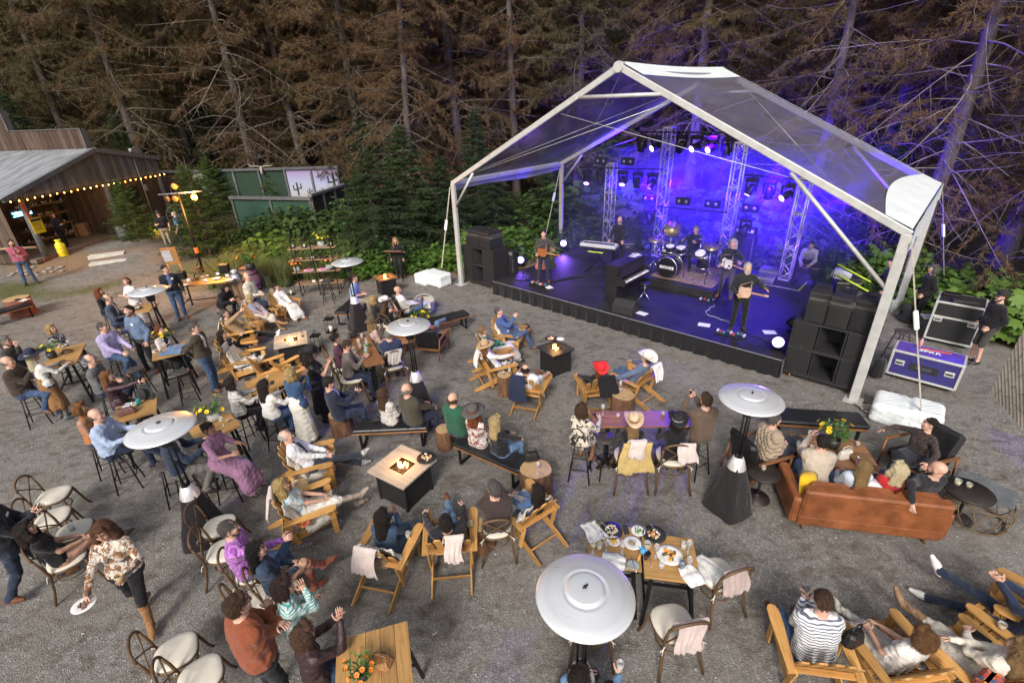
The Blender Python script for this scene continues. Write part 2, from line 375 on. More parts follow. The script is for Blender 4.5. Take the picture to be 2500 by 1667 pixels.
def hair_mesh(style, vox=.011):
 """hair shell in head coordinates"""
 if (style, vox) in _hair: return _hair[style, vox]
 e = lambda c, r, k=.02: ('e', c, r, 0,0, k, 1)
 c = lambda a, b, ra, rb, k=.02: ('c', a, b, ra, rb, k, 1)
 cap = [e((0,-.024,.045),(.083,.099,.089)), e((0,-.045,.0),(.080,.074,.09))]
 side = lambda z, r: [c((s*.075,-.015,.03),(s*.078,-.02, z), r, r*.7) for s in (-1,1)]
 S = dict(
  short=cap+side(-.005,.013)+[c((-.035,.045,.112),(.04,.05,.110),.018,.016)],
  crop=[e((0,-.022,.048),(.083,.098,.083)), e((0,-.05,.0),(.079,.070,.075))]+side(0,.012),
  ring=[e((0,-.065,-.005),(.078,.052,.055)), c((-.082,-.01,.0),(-.07,-.07,.0),.016,.02), c((.082,-.01,.0),(.07,-.07,.0),.016,.02)],
  thin=[e((0,-.05,.03),(.082,.075,.075)), c((-.082,0,.01),(-.07,-.06,.02),.014,.02), c((.082,0,.01),(.07,-.06,.02),.014,.02), c((-.03,.03,.115),(.03,.03,.115),.012,.012)],
  bob=cap+[c((s*.07,-.01,.04),(s*.088,.012,-.11),.04,.034) for s in (-1,1)]+[c((0,-.08,.02),(0,-.085,-.11),.06,.05), c((-.06,-.06,.0),(-.07,-.05,-.12),.05,.035), c((.06,-.06,.0),(.07,-.05,-.12),.05,.035), c((-.04,.05,.105),(.05,.055,.1),.024,.02)],
  long=cap+[c((s*.07,-.02,.04),(s*.085,-.03,-.16),.038,.03) for s in (-1,1)]+[c((0,-.08,.02),(0,-.115,-.30),.06,.055,.04), c((-.05,-.07,0),(-.06,-.105,-.33),.05,.04,.04), c((.05,-.07,0),(.06,-.105,-.31),.05,.04,.04), c((-.03,.05,.107),(.05,.052,.102),.022,.02)],
  wavy=cap+[c((s*.07,.0,.05),(s*.10,.03,-.10),.045,.04) for s in (-1,1)]+[c((s*.10,.03,-.1),(s*.095,.055,-.27),.045,.03) for s in (-1,1)]+[c((0,-.08,.02),(0,-.10,-.22),.068,.07,.04), c((.07,-.06,0),(.08,-.06,-.24),.05,.045,.04), c((-.07,-.06,0),(-.08,-.06,-.24),.05,.045,.04), c((-.04,.045,.11),(.05,.05,.105),.03,.026)],
  curly=cap+[e((s*.075,-.02,-.02),(.05,.07,.10)) for s in (-1,1)]+[e((0,-.08,-.03),(.10,.06,.11)), c((-.05,.045,.108),(.05,.05,.1),.034,.03)],
  bun=cap+side(0,.014)+[e((0,-.115,.05),(.045,.04,.042)), c((-.03,.055,.1),(.04,.058,.098),.018,.018)],
  pony=cap+side(0,.014)+[c((0,-.10,.04),(0,-.16,.0),.03,.034), c((0,-.16,.0),(0,-.14,-.24),.034,.015), c((-.03,.055,.1),(.04,.058,.098),.018,.018)],
  beard=[e((0,.04,-.085),(.05,.05,.045)), c((-.066,.02,-.03),(-.03,.072,-.1),.014,.02), c((.066,.02,-.03),(.03,.072,-.1),.014,.02), c((-.02,.094,-.047),(.02,.094,-.047),.008,.008,.01)],
  stubble=[c((-.062,.022,-.045),(-.02,.078,-.1),.0125,.016), c((.062,.022,-.045),(.02,.078,-.1),.0125,.016), c((-.02,.092,-.046),(.02,.092,-.046),.0065,.0065,.01)])
 V, Q, ow = nets(S[style], vox, .0026,(1,))
 q = np.random.default_rng(5); k = 750 if vox < .009 else 260; P = V[q.integers(0, len(V), k)]; Nn = P-np.array([0,-.03, min(0., 0.)+.0]); Nn[:, 2] = np.where(P[:, 2] > 0, P[:, 2], P[:, 2]*.15); Nn /= np.linalg.norm(Nn, axis=1)[:, None]
 t = P-np.array([.01,-.05,.14])+q.normal(0,.025,(k, 3)); t[:, 2] -= .05; t -= Nn*(t*Nn).sum(1)[:, None]; t /= np.linalg.norm(t, axis=1)[:, None]; w = np.cross(t, Nn)*q.uniform(.0018,.0042,(k, 1)); L = q.uniform(.025,.06,(k, 1))*(.55 if style in ('short', 'crop', 'ring', 'thin', 'beard', 'stubble') else 1.3)
 a, b, c2 = P-Nn*.001, P+t*L*.5+Nn*q.uniform(.001,.006,(k, 1)), P+t*L+Nn*q.uniform(-.003,.009,(k, 1)); S_ = np.stack([a-w, a+w, b+w, b-w, c2+w*.3, c2-w*.3], 1).reshape(-1,3); o = len(V)+np.arange(k)[:, None]*6
 Q = np.concatenate([Q, o+np.array([[0,1,2,3]]), o+np.array([[3,2,4,5]])]); V = np.concatenate([V, S_]).astype(np.float32)
 _hair[style, vox] = (V, Q); return V, Q
def hair_mat(col):
 key = 'hair_%.2f_%.2f_%.2f' % col
 if key in MATS: return MATS[key]
 m = bpy.data.materials.new(key); MATS[key] = m; n, l, b = nodes(m)
 g = noise(n, l, coords(n, l, (150,150,14)),1,4,.65,.5)
 l.new(ramp(n, l, g, [(.3, tuple(x*.45 for x in col)),(.55, col),(.8, tuple(min(1, x*1.55+.01) for x in col))]), b.inputs['Base Color'])
 b.inputs['Roughness'].default_value = .5; b.inputs['Specular IOR Level'].default_value = .35; bump(n, l, b, g, 1., .02); return m
def hat_mesh(kind):
 b = MB()
 if kind in ('cowboy', 'wide', 'fedora'):
  cur = {'cowboy': .075, 'wide': .012, 'fedora': .02}[kind]; rb = {'cowboy': .195, 'wide': .205, 'fedora': .165}[kind]
  def f(v, a):
   r = math.hypot(v.x, v.y); s = abs(math.sin(a-math.pi/2)); w = max(0,(r-.1)/(rb-.1))
   v = Vector((v.x, v.y*1.12, v.z)); v.z += cur*w*w*s**1.5-.018*w*abs(math.cos(a-math.pi/2)); v.x *= 1-(.18*w*s if kind == 'cowboy' else 0); return v
  b.lathe([(.088,-.004),(rb*.6,-.006),(rb*.8,-.004),(rb, 0),(rb+.003,.004),(rb*.8,.004),(rb*.6,.003),(.094,.006)], 32,(0,0,0),0, True, f=f)
  def g(v, a):
   h = v.z/.125; v = Vector((v.x*(1-.12*h), v.y*1.14*(1-.04*h), v.z))
   if v.z > .085: v.z -= max(0,1-abs(v.x)/.04)*.028*(1 if h > .8 else 0); v.z += .008*(v.y/.09)
   return v
  b.lathe([(.095,.002),(.094,.03)], 28,(0,0,0),1, True, f=g)
  b.lathe([(.0925,.03),(.09,.07),(.084,.102),(.07,.118),(.04,.123),(.0005,.123)], 28,(0,0,0),0, True, f=g)
 else:  # baseball cap
  b.lathe([(.092,-.01),(.09,.03),(.078,.068),(.05,.09),(.0005,.098)], 20,(0,-.01,0),0, True, sy=1.14)
  b.grid(lambda u, v: Vector(((u-.5)*.155,.07+v*.10*(1-(2*u-1)**2*.75)+.0,.005-.03*v-.05*(u-.5)**2*4*.5)),9,5,0)
  b.grid(lambda u, v: Vector(((.5-u)*.155,.07+v*.10*(1-(2*u-1)**2*.75)+.0,.001-.03*v-.05*(u-.5)**2*4*.5)),9,5,0)
 return b
SKIN = {'l': (.56,.33,.245), 'm': (.46,.255,.18), 't': (.36,.19,.125), 'p': (.60,.36,.28)}
def skin_mat(k):
 return M('skin_'+k, SKIN[k], .5,0,.10,14,120,.12,.002)
NO_GLASS = None
PEOPLE = []
def person(label, loc, yaw, sex='m', h=None, g=1., skin='l', hair=None, hc=(.05,.03,.02), beard=None, bc=None, hat=None, hatc=(.1,.1,.1), band=(.02,.02,.02),
  top=None, sleeve='long', bot=None, shoe=None, boots=None, vee=None, skirt=None, skirtm=None, legs='long', neck='skin', hem=.0,
  pel=.95, lean=0., side=0., twist=0., head=(0,0), lf=(-.10,0,.075), rf=(.10,0,.075), lk=(0,1,.35), rk=(0,1,.35),
  lh=(-.27,.06,.88), rh=(.27,.06,.88), le=(-.5,-.8,-.6), re=(.5,-.8,-.6), curl=.45, ltoe=None, rtoe=None, lhu=None, rhu=None, z=0., glasses=None, tagc=None, py=0., group='people at the concert', toein=.25, bust=1.):
 """one figure, facing local +Y, ground under it at z. feet, hands: (right, forward, up) in metres of a 1.75 m body"""
 h = h or (1.8 if sex == 'm' else 1.69); s = h/1.75*.97; V3 = Vector; fem = sex == 'f'
 top = top or cloth((.1,.1,.1)); bot = bot or cloth((.05,.06,.09)); shoe = shoe or M('shoe_dark', (.03,.02,.018),.45)
 mats = [skin_mat(skin), M('lips_'+skin, (SKIN[skin][0]*.85, SKIN[skin][1]*.52, SKIN[skin][2]*.58),.45), hair_mat(tuple(x*.8 for x in hc)), M('eye_white', (.75,.73,.7),.3), M('iris', (.02,.015,.012),.2), top, bot, shoe]
 SK, TOP, BOT, SHOE = 0,5,6,7
 def slot(m):
  if m not in mats: mats.append(m)
  return mats.index(m)
 P0 = V3((0, py, pel)); u = (Matrix.Rotation(R(-lean),3, 'X') @ Matrix.Rotation(R(side),3, 'Y') @ V3((0,0,1))); rt0 = V3((1,0,0))
 tw = Matrix.Rotation(R(twist),3, u); fw0 = (u.cross(rt0)).normalized(); rt0 = fw0.cross(u).normalized()
 rtS = tw @ rt0; fwS = tw @ fw0
 lv = [(-.04,.072,.118),(.05,.07,.116),(.15,.058,.107),(.25,.078,.112),(.36,.098,.113),(.44,.105,.09)] if not fem else \
  [(-.04,.082,.116),(.05,.075,.112),(.15,.048,.090),(.25,.062,.094),(.35,.078,.094),(.43,.088,.075)]
 sw = .178 if not fem else .15; PR = []
 hz = hem
 for i in range(11):
  t = i/10*5; k = min(int(t),4); w = t-k; hh, hw, r_ = [lv[k][q]*(1-w)+lv[k+1][q]*w for q in range(3)]
  gg = 1+(g-1)*(1.15 if hh < .3 else .5); c = P0+u*hh; tt = i/10; rx = rt0.lerp(rtS, tt).normalized(); fy = fw0.lerp(fwS, tt)
  bend = .015*math.sin(tt*3.1); c = c-fy*bend
  PR.append(('c', c-rx*hw*gg, c+rx*hw*gg, r_*gg, r_*gg, .04, TOP if hh > hz else BOT))
 if g > 1.08: PR.append(('c', P0+u*.12+fw0*.03*g-rt0*.04, P0+u*.12+fw0*.03*g+rt0*.04,.11*g, .11*g, .05, TOP))
 if fem and bust:
  for sx in (-1,1): PR.append(('c', P0+u*.30+fwS*.062+rtS*.068*sx, P0+u*.31+fwS*.07+rtS*.066*sx, .062*bust, .055*bust, .035, TOP))
 nb = P0+u*.50-fwS*.005; shl = {}
 hd = P0+u*(.585)+fwS*.012+V3((0,0,.095)) if abs(lean) < 70 else P0+u*.68
 hq = Matrix.Rotation(R(yaw*0),3, 'Z')
 fy = tw @ V3((0,1,0)) if abs(lean) < 75 else fwS
 hb = frame((fwS*.25+fy*.75).normalized(),(u*.3+V3((0,0,.7))).normalized()); hq = hb @ Matrix.Rotation(R(head[0]),3, 'Z') @ Matrix.Rotation(R(head[1]),3, 'X')
 nk = SK if neck == 'skin' else TOP
 PR.append(('c', nb-u*.03, hd+hq @ V3((0,-.022,-.05)),.062 if not fem else .05,.055 if not fem else .045,.03, nk))
 if neck != 'bare': PR.append(('c', nb-u*.035, nb-u*.005,.075 if not fem else .06,.066 if not fem else .056,.03, TOP))
 if vee is not None:
  vs_ = slot(vee); PR.append(('c', P0+u*.42+fwS*.082, P0+u*.22+fwS*.108*g, .052,.022,.012, vs_)); PR.append(('c', nb+fwS*.03, nb-u*.02+fwS*.045,.045,.045,.015, vs_))
 if tagc: PR.append(('c', P0+u*.38+fwS*.108*(.5+.5*g)+rtS*(-.09), P0+u*.38+fwS*.108*(.5+.5*g)+rtS*(-.055),.013,.013,.002, slot(M('name_tag_card', (.8,.8,.78),.5))))
 hands = []
 for sx, tgt, eh, hu in ((-1, lh, le, lhu),(1, rh, re, rhu)):
  sh = P0+u*.435+rtS*sx*sw*(1+(g-1)*.4); PR.append(('c', nb-u*.06+rtS*sx*.06, sh, .06,.062 if not fem else .05,.04, TOP if sleeve != 'bare' else SK))
  el, wr = ik(sh, tgt, .285,.255, eh)
  o1 = TOP if sleeve in ('long', 'short', 'elbow') else SK; o2 = TOP if sleeve == 'long' else SK; ex = .007 if sleeve != 'bare' else -.004; fe = .9 if fem else 1
  m_ = sh.lerp(el, .62 if sleeve == 'short' else 1.)
  PR.append(('c', sh, m_, (.058+ex)*fe, (.048+ex)*fe, .03, o1))
  if sleeve == 'short': PR.append(('c', m_, el, .042*fe, .04*fe, .01, SK))
  e2 = ex if sleeve == 'long' else -.002
  PR.append(('c', el, wr, (.046+e2)*fe, (.034+e2)*fe, .02, o2)); hands.append((sx, el, wr, hu))
 for sx, ft, kh, toe in ((-1, lf, lk, ltoe),(1, rf, rk, rtoe)):
  hp = P0+rt0*sx*.088-u*.03+V3((0,0,-.0)); kn, an = ik(hp, ft, .43,.415, kh)
  lm = BOT if legs in ('long', 'short') else SK; gl = .9+.1*g
  PR.append(('c', hp, kn, .093*gl, .066*gl, .03, lm))
  if boots:
   bm = slot(boots); q = kn.lerp(an, .22); PR.append(('c', kn, q, .06,.058,.02, SK if legs in ('bare', 'short') else BOT)); PR.append(('c', q, an, .062,.047,.015, bm)); fm = bm
  else:
   sm = BOT if legs == 'long' else SK; PR.append(('c', kn, an, .062 if legs == 'long' else .053,.052 if legs == 'long' else .036,.02, sm)); fm = SHOE
  shin = (an-kn).normalized()
  if toe is None: td = (V3((sx*toein, 1,0))-shin*V3((sx*toein, 1,0)).dot(shin)*.55).normalized(); td = td if an.z < .16 or an.z < .4 else td
  else: td = V3(toe).normalized()
  if toe is None and an.z < .14: td = V3((sx*toein, 1,-.06)).normalized()
  heel = an-td*.045+shin*.03; tip = an+td*.155+shin*.042
  PR.append(('c', heel, an.lerp(tip, .5)+shin*.008,.042,.043,.03, fm)); PR.append(('c', an.lerp(tip, .4)+shin*.01, tip, .045,.03,.03, fm))
  if sx < 0: knl, anl = kn, an
  else: knr, anr = kn, an
 prio = {}
 if skirt is not None:
  sm = slot(skirtm or bot); prio[sm] = .03
  if pel > .9 and skirt != 'sit':
   z1 = skirt; PR.append(('c', P0+u*.08, P0-V3((0,0,.08)),.13,.165,.05, sm))
   m1 = (anl+anr)/2; m1.z = z1
   for q in range(7):
    a = q/7*2*math.pi; PR.append(('c', P0-V3((0,0,.02)), V3((m1.x+.15*math.cos(a), m1.y+.13*math.sin(a), z1+.05)),.135,.075,.035, sm))
  else:
   mk = (knl+knr)/2; ma = (anl+anr)/2
   for kk, aa, sg in ((knl, anl, -1),(knr, anr, 1)):
    PR.append(('c', P0+rt0*.08*sg, kk, .12,.095,.05, sm))
    if skirt == 'sit': PR.append(('c', kk, kk.lerp(aa, .72)+V3((0,.02,0)),.098,.12,.06, sm))
   PR.append(('c', P0, mk, .12,.09,.05, sm))
   if skirt == 'sit': PR.append(('c', mk, mk.lerp(ma, .75),.10,.13,.06, sm))
 wl = V3((loc[0], loc[1], z)); dist = (wl-V3((0,0,5.9))).length; vox = min(max(dist*.0019,.0125),.026)/s
 soft = [i for i in range(5, len(mats)) if i != 7]
 V, Q, ow = nets(PR, vox, .0055, soft, True, prio); mi = ow.astype(np.int32)
 VV = [V]; FF = [tuple(q) for q in Q]; MI = list(mi)
 def join(v, f, m, mtx):
  b = sum(len(x) for x in VV); A = np.array(mtx.to_3x3(), np.float32); t = np.array(mtx.translation, np.float32); v2 = v@A.T+t; VV.append(v2)
  neg = mtx.to_3x3().determinant() < 0
  FF.extend(tuple(i+b for i in (q[::-1] if neg else q)) for q in f); MI.extend(m if hasattr(m, '__len__') else [m]*len(f))
 hv, hf, hm = head_mesh(sex, .0085 if dist < 9 else .0115); hs = .97 if fem else 1.; hm4 = T4(hd, hq) @ Matrix.Scale(hs, 4)
 join(hv, hf, [max(0, x-1) for x in hm], hm4)
 for sx, el, wr, hu in hands:
  d = (wr-el).normalized(); up = V3(hu) if hu else V3((sx*.7,.1,.7)); v, f = hand_mesh(curl); Fm = frame(d, up).to_4x4(); Fm.translation = wr+d*.005
  if sx < 0: Fm = Fm @ Matrix.Diagonal((-1,1,1,1))
  join(v, f, 0, Fm @ Matrix.Scale(.95 if fem else 1.03,4))
 me = mesh_np('person', np.concatenate(VV)*s, FF, MI, True, mats)
 o = new_obj('person', me, None, (loc[0], loc[1], z), R(yaw)); tag(o, label, 'person', group)
 hmx = Matrix.Scale(s, 4) @ hm4
 def head_child(nm, v, f, mat, m4=None):
  mm = mesh_np(nm, v, f, None, True, [mat]); return new_obj(nm, mm, o, mtx=hmx @ (m4 or Matrix.Identity(4)))
 if hair: v, f = hair_mesh(hair, .007 if dist < 9 else .011); head_child('hair', v, f, hair_mat(hc))
 if beard: v, f = hair_mesh(beard, .0085); head_child('beard', v, f, hair_mat(bc or hc))
 if hat:
  hb_ = hat_mesh(hat); me2 = hb_.mesh('hat', [M('hat_felt_%.2f_%.2f_%.2f' % hatc, hatc, .85,0,.12,20,90,.2,.002), M('hat_band_%.2f_%.2f' % band[:2], band, .6)])
  new_obj('hat', me2, o, mtx=hmx @ T4((0,-.012,.062), rotx(R(6 if hat != 'cap' else 0))) @ Matrix.Scale(1.04,4))
 if glasses:
  b = MB()
  for sx in (-1,1):
   b.tube([Vector((sx*.032+.022*math.cos(a*math.pi/5),.103,.013+.017*math.sin(a*math.pi/5))) for a in range(11)], .0028,5)
   b.tube([(sx*.054,.102,.018),(sx*.08,.01,.012)], .0025,5)
  b.tube([(-.01,.104,.016),(.01,.104,.016)], .0025,5); b.build('glasses', M('spectacle_frame', (.02,.02,.02),.3), o, mtx=hmx)
 o['_h'] = 0; del o['_h']
 PEOPLE.append(o); W3 = Matrix.Translation((loc[0], loc[1], z)) @ Matrix.Rotation(R(yaw),4, 'Z')
 return o, {'rw': W3 @ (hands[1][2]*s), 'lw': W3 @ (hands[0][2]*s), 'rd': W3.to_3x3() @ (hands[1][2]-hands[1][1]).normalized(), 'ld': W3.to_3x3() @ (hands[0][2]-hands[0][1]).normalized(), 'hd': W3 @ (hd*s), 'M': W3, 's': s}

# ------------------------------------------------------------------ furniture: built once, then copied thing by thing
CEDAR = wood('cedar_varnished', (.50,.265,.085),.5,1,.45,.28); CEDARX = wood('cedar_varnished_cross', (.46,.235,.075),.5,0,.48,.28)
BLACKM = M('black_steel', (.022,.021,.022),.45,.6,.2,9); OAK = wood('oak_board', (.42,.235,.085),.55,0,.45,.12); OAKD = wood('walnut_board', (.26,.115,.045),.55,0,.4,.12)
BENT = wood('bentwood_brown', (.115,.066,.032),.5,2,.5,.1); LINEN = M('linen_cushion', (.60,.55,.47),.9,0,.07,8,70,.3,.004)
BLKVIN = M('black_vinyl', (.015,.015,.017),.36,0,.3,5,14,.3,.006); CREAM = cloth((.66,.60,.54)); PINKT = cloth((.60,.50,.47)); WHITEC = cloth((.74,.73,.71)); FUR = M('sheepskin', (.66,.62,.55),1,0,.12,12,45,1., .03)
class Proto:
 def __init__(s, fn): s.fn = fn; s.root = None; s.used = False
 def put(s, loc, yaw, label, cat, group=None, z=0., sc=1.):
  if s.root is None: s.root = s.fn(); o = s.root
  else: o = copy_tree(s.root)
  o.location = (loc[0], loc[1], z); o.rotation_euler = (0,0, R(yaw)); o.scale = (sc, sc, sc)
  for k in ('label', 'category', 'group'):
   if k in o: del o[k]
  return tag(o, label, cat, group)
def adirondack():
 t = empty('adirondack_chair')
 for sx in (-1,1):
  pf = [(.40,.375),(.40,.27),(.2,.20),(-.60,.0),(-.70,.0),(-.72,.045),(-.2,.245),(.1,.33)]
  m = Matrix(((0,0,1, sx*.285-.011),(1,0,0,0),(0,1,0,0),(0,0,0,1)))
  MB().prism(pf, .022, m).build('rail', CEDAR, t)
  MB().box((sx*.31,.345,.265),(.024,.09,.53), None, .004).build('front_leg', CEDAR, t)
  MB().box((sx*.325,.30,.47),(.02,.05,.12), rotx(R(-12)),.003).build('arm_bracket', CEDAR, t)
  MB().box((sx*.312,-.30,.29),(.024,.075,.52), rotx(R(14)),.004).build('back_post', CEDAR, t)
  po = [(-.045,-.43),(.03,-.43),(.055,-.25),(.072,.1),(.074,.25),(.066,.32),(.04,.365),(0,.378),(-.04,.365),(-.064,.32),(-.068,.2),(-.055,-.1)]
  MB().prism([(x*-sx, y) if sx > 0 else (x, y) for x, y in (po if sx < 0 else po[::-1])], .024, T4((sx*.355,.05,.545), rotx(R(3)))).build('armrest', CEDAR, t)
 for k in range(6):
  y = .385-k*.088; z = .375-.10*((.385-y)/.44)**.8
  MB().box((0, y, z+.005),(.59,.078,.02), rotx(R(6 if k == 0 else 15)),.004).build('seat_slat', CEDARX, t)
 for k in range(5):
  a = (k-2)*.045; L = .80-.045*(k-2)**2; w = .112
  po = [(-w*.42,0),(w*.42,0),(w/2, L-.05),(w*.36, L-.012),(0, L),(-w*.36, L-.012),(-w/2, L-.05)]
  m = T4(((k-2)*.112,-.10,.235), rotx(R(118)) @ rotz(-a)); MB().prism(po, .019, m).build('back_slat', CEDAR, t)
 MB().box((0,-.145,.29),(.56,.03,.06), rotx(R(-28)),.003).build('back_rail', CEDARX, t)
 MB().box((0,-.325,.525),(.70,.07,.024), rotx(R(3)),.003).build('arm_rail', CEDARX, t)
 MB().box((0,-.46,.115),(.55,.022,.05), rotx(R(16)),.003).build('stretcher', CEDARX, t)
 return t
ADIR = Proto(adirondack)
def bistro():
 t = empty('cross_back_chair')
 for sx in (-1,1):
  MB().tube([(sx*.17,.17,.44),(sx*.185,.20,.30),(sx*.215,.235,.10),(sx*.24,.27,0)], [.019,.017,.016,.015], 8).build('front_leg', BENT, t)
  MB().tube([(sx*.245,-.30,0),(sx*.215,-.24,.2),(sx*.195,-.20,.44),(sx*.20,-.225,.62),(sx*.20,-.265,.78)], [.016,.017,.019,.017,.016], 8).build('back_leg', BENT, t)
  MB().tube([(sx*.185,-.205,.5),(sx*.07,-.232,.62),(-sx*.07,-.25,.73),(-sx*.19,-.272,.83)], .0105,6).build('cross_bar', BENT, t)
 MB().tube([(.20*math.cos(R(a))*1.0,-.262-.045*math.sin(R(a)),.775+.125*math.sin(R(a))) for a in range(0,181,15)], .017,8).build('back_hoop', BENT, t)
 MB().tube([(.205*math.copysign(abs(math.cos(a))**.7, math.cos(a)),.205*math.copysign(abs(math.sin(a))**.7, math.sin(a)),.43) for a in [2*math.pi*k/20 for k in range(21)]], .018,6, cap=False).build('seat_ring', BENT, t)
 MB().tube([(.17*math.cos(a),.17*math.sin(a)-.01,.24) for a in [2*math.pi*k/16 for k in range(17)]], .010,6, cap=False).build('stretcher', BENT, t)
 def f(v, a):
  c, s = math.cos(a), math.sin(a); r = math.hypot(v.x, v.y); k = (abs(c)**3+abs(s)**3)**(-1/3)*.98
  return Vector((r*c*k*(1-.1*(s < 0)*abs(s)), r*s*k, v.z))
 cu = MB().lathe([(.0,.44),(.2,.44),(.218,.452),(.221,.468),(.205,.484),(.15,.490),(.0,.492)], 28, f=f).build('cushion', LINEN, t)
 for sx in (-1,1): MB().tube([(sx*.17,-.2,.47),(sx*.215,-.235,.45),(sx*.23,-.25,.38)], .006,5).tube([(sx*.215,-.235,.45),(sx*.25,-.24,.42)], .006,5).build('cushion_tie', LINEN, cu)
 return t
BIST = Proto(bistro)
def stool():
 t = empty('bar_stool')
 MB().lathe([(0,.735),(.155,.735),(.172,.745),(.172,.758),(.16,.765),(.05,.762),(.03,.758),(0,.758)], 24).build('seat', M('stool_seat', (.055,.048,.045),.55,0,.25,12), t)
 for a in (45,135,225,315):
  c, s = math.cos(R(a)), math.sin(R(a)); MB().tube([(c*.13, s*.13,.74),(c*.255, s*.255,0)], .0125,6).build('leg', BLACKM, t)
 for a in range(4):
  p = [(.212*math.cos(R(45+90*k)),.212*math.sin(R(45+90*k)),.27+.03*(a % 2)) for k in (a, a+1)]; MB().tube(p, .009,6).build('rung', BLACKM, t)
 MB().tube([(.155*math.cos(R(k*20)),.155*math.sin(R(k*20)),.60) for k in range(19)], .006,5, cap=False).build('brace_ring', BLACKM, t)
 return t
STOOL = Proto(stool)
def bench():
 t = empty('padded_bench')
 MB().box((0,0,.43),(1.42,.40,.075), None, .022).build('cushion', BLKVIN, t)
 MB().box((0,0,.375),(1.40,.385,.034), None, .004).build('seat_frame', OAKD, t)
 for sx in (-1,1):
  b = MB(); x = sx*.58
  b.box((x, 0,.018),(.05,.34,.02)); b.box((x, -.165,.19),(.05,.02,.33)); b.box((x, .165,.19),(.05,.02,.33)); b.build('sled_leg', BLACKM, t)
 for sx in (-1,1): MB().box((sx*.35,0,.4705),(.03,.41,.004)).build('strap', BLKVIN, t)
 return t
BENCH = Proto(bench)
def high_table(loc, yaw, w, d, label, h=1.05, planks=4, mat=None, base='A', cat='table', group='wooden tables'):
 t = empty('high_table', (loc[0], loc[1], 0), R(yaw)); pw = d/planks
 for k in range(planks): MB().box((0,-d/2+pw*(k+.5), h-.016),(w, pw-.003,.032), None, .002).build('top_plank', mat or OAK, t)
 if base == 'A':
  for sx in (-1,1):
   for sy in (-1,1):
    p0 = Vector((sx*(w/2-.10), sy*(d/2-.09), h-.034)); p1 = Vector((sx*(w/2-.02), sy*(d/2+.05),0)); q = frame(p1-p0)
    MB().box((p0+p1)/2,(.045,(p1-p0).length, .03), q).build('leg', BLACKM, t)
   MB().box((sx*(w/2-.09),0, h-.05),(.04, d-.12,.03)).build('top_rail', BLACKM, t)
   MB().box((sx*(w/2-.043),0,.30),(.028, d+.0,.03)).build('cross_bar', BLACKM, t)
  MB().box((0,0,.30),(w-.1,.03,.03)).build('stretcher', BLACKM, t)
 else:
  for sx in ((-1,1) if w > 1.2 else (0,)):
   x = sx*(w/2-.28); MB().box((x, 0, h/2-.02),(.07,.07, h-.09), None, .008).build('column', BLACKM, t); MB().box((x, 0, h-.042),(.3,.06,.014)).build('top_bracket', BLACKM, t)
   for a in (45,-45): MB().box((x, 0,.028+(a > 0)*.003),(.5,.06,.05), R(a),.012).build('foot', BLACKM, t)
 return tag(t, label, cat, group)
BRUSH = bpy.data.materials.new('brushed_aluminium'); MATS['brushed_aluminium'] = BRUSH
_n, _l, _b = nodes(BRUSH); _v = coords(_n, _l); _g = _n.new('ShaderNodeTexGradient'); _g.gradient_type = 'RADIAL'; _l.new(_v, _g.inputs[0])
_sep = _n.new('ShaderNodeVectorMath'); _sep.operation = 'LENGTH'; _l.new(_v, _sep.inputs[0])
_w = _n.new('ShaderNodeTexNoise'); _w.noise_dimensions = '1D'; _w.inputs['Scale'].default_value = 140; _l.new(_sep.outputs['Value'], _w.inputs['W'])
_l.new(ramp(_n, _l, _w.outputs[0], [(.3,(.90,.90,.91)),(.7,(.97,.97,.97))]), _b.inputs['Base Color']); _b.inputs['Metallic'].default_value = .65
_l.new(ramp(_n, _l, noise(_n, _l, _v, 7,4), [(.3,.27),(.75,.40)]), _b.inputs['Roughness']); None
def heater():
 t = empty('patio_heater')
 HC = cloth((.018,.015,.017), 'plain'); 
 def sq(u, v):
  a = u*2*math.pi; z = .87*v; hw = .315*(1-v)+.105*v+.012*math.sin(v*9+a*3)*(1-v); k = (abs(math.cos(a))**7+abs(math.sin(a))**7)**(-1/7)*.94
  return Vector((hw*k*math.cos(a), hw*k*math.sin(a), z+.012*math.sin(a*4)*(1-v)))
 MB().grid(sq, 49,12).build('fabric_cover', HC, t)
 MB().lathe([(.135,.83),(.11,.93),(.075,1.02),(.06,1.03)], 24).build('valve_housing', BRUSH, t)
 for a in range(3): MB().tube([(.047*math.cos(R(a*120+30)),.047*math.sin(R(a*120+30)),.98),(.047*math.cos(R(a*120+30)),.047*math.sin(R(a*120+30)),2.02)], .0135,8).build('post', BLACKM, t)
 MB().lathe([(.075,1.78),(.085,1.80),(.105,1.98),(.11,2.03),(.06,2.05)], 20).build('burner', M('burner_mesh', (.06,.06,.06),.5,.8,.3,60), t)
 rf_ = MB().lathe([(.04,2.045),(.30,2.062),(.405,2.045),(.425,2.035),(.430,2.043),(.425,2.052),(.405,2.064),(.30,2.092),(.215,2.112),(.195,2.118),(.185,2.108),(.172,2.112),(.160,2.132),(.145,2.137),(.05,2.140),(0,2.141)], 72).build('reflector', BRUSH, t)
 MB().tube([(0,0,2.13),(0,0,2.165)], .012,6).build('wing_nut', BLACKM, rf_); MB().box((0,0,2.158),(.06,.012,.02), R(30),.004).build('knob', BLACKM, rf_)
 return t
HEAT = Proto(heater)
FLAME = bpy.data.materials.new('flame'); MATS['flame'] = FLAME; _n, _l, _b = nodes(FLAME)
_e = ramp(_n, _l, noise(_n, _l, coords(_n, _l),9,2), [(.3,(1,.30,.03)),(.7,(1,.72,.25))]); _l.new(_e, _b.inputs['Emission Color']); _b.inputs['Emission Strength'].default_value = 5.; _b.inputs['Base Color'].default_value = (.8,.3,.05,1)
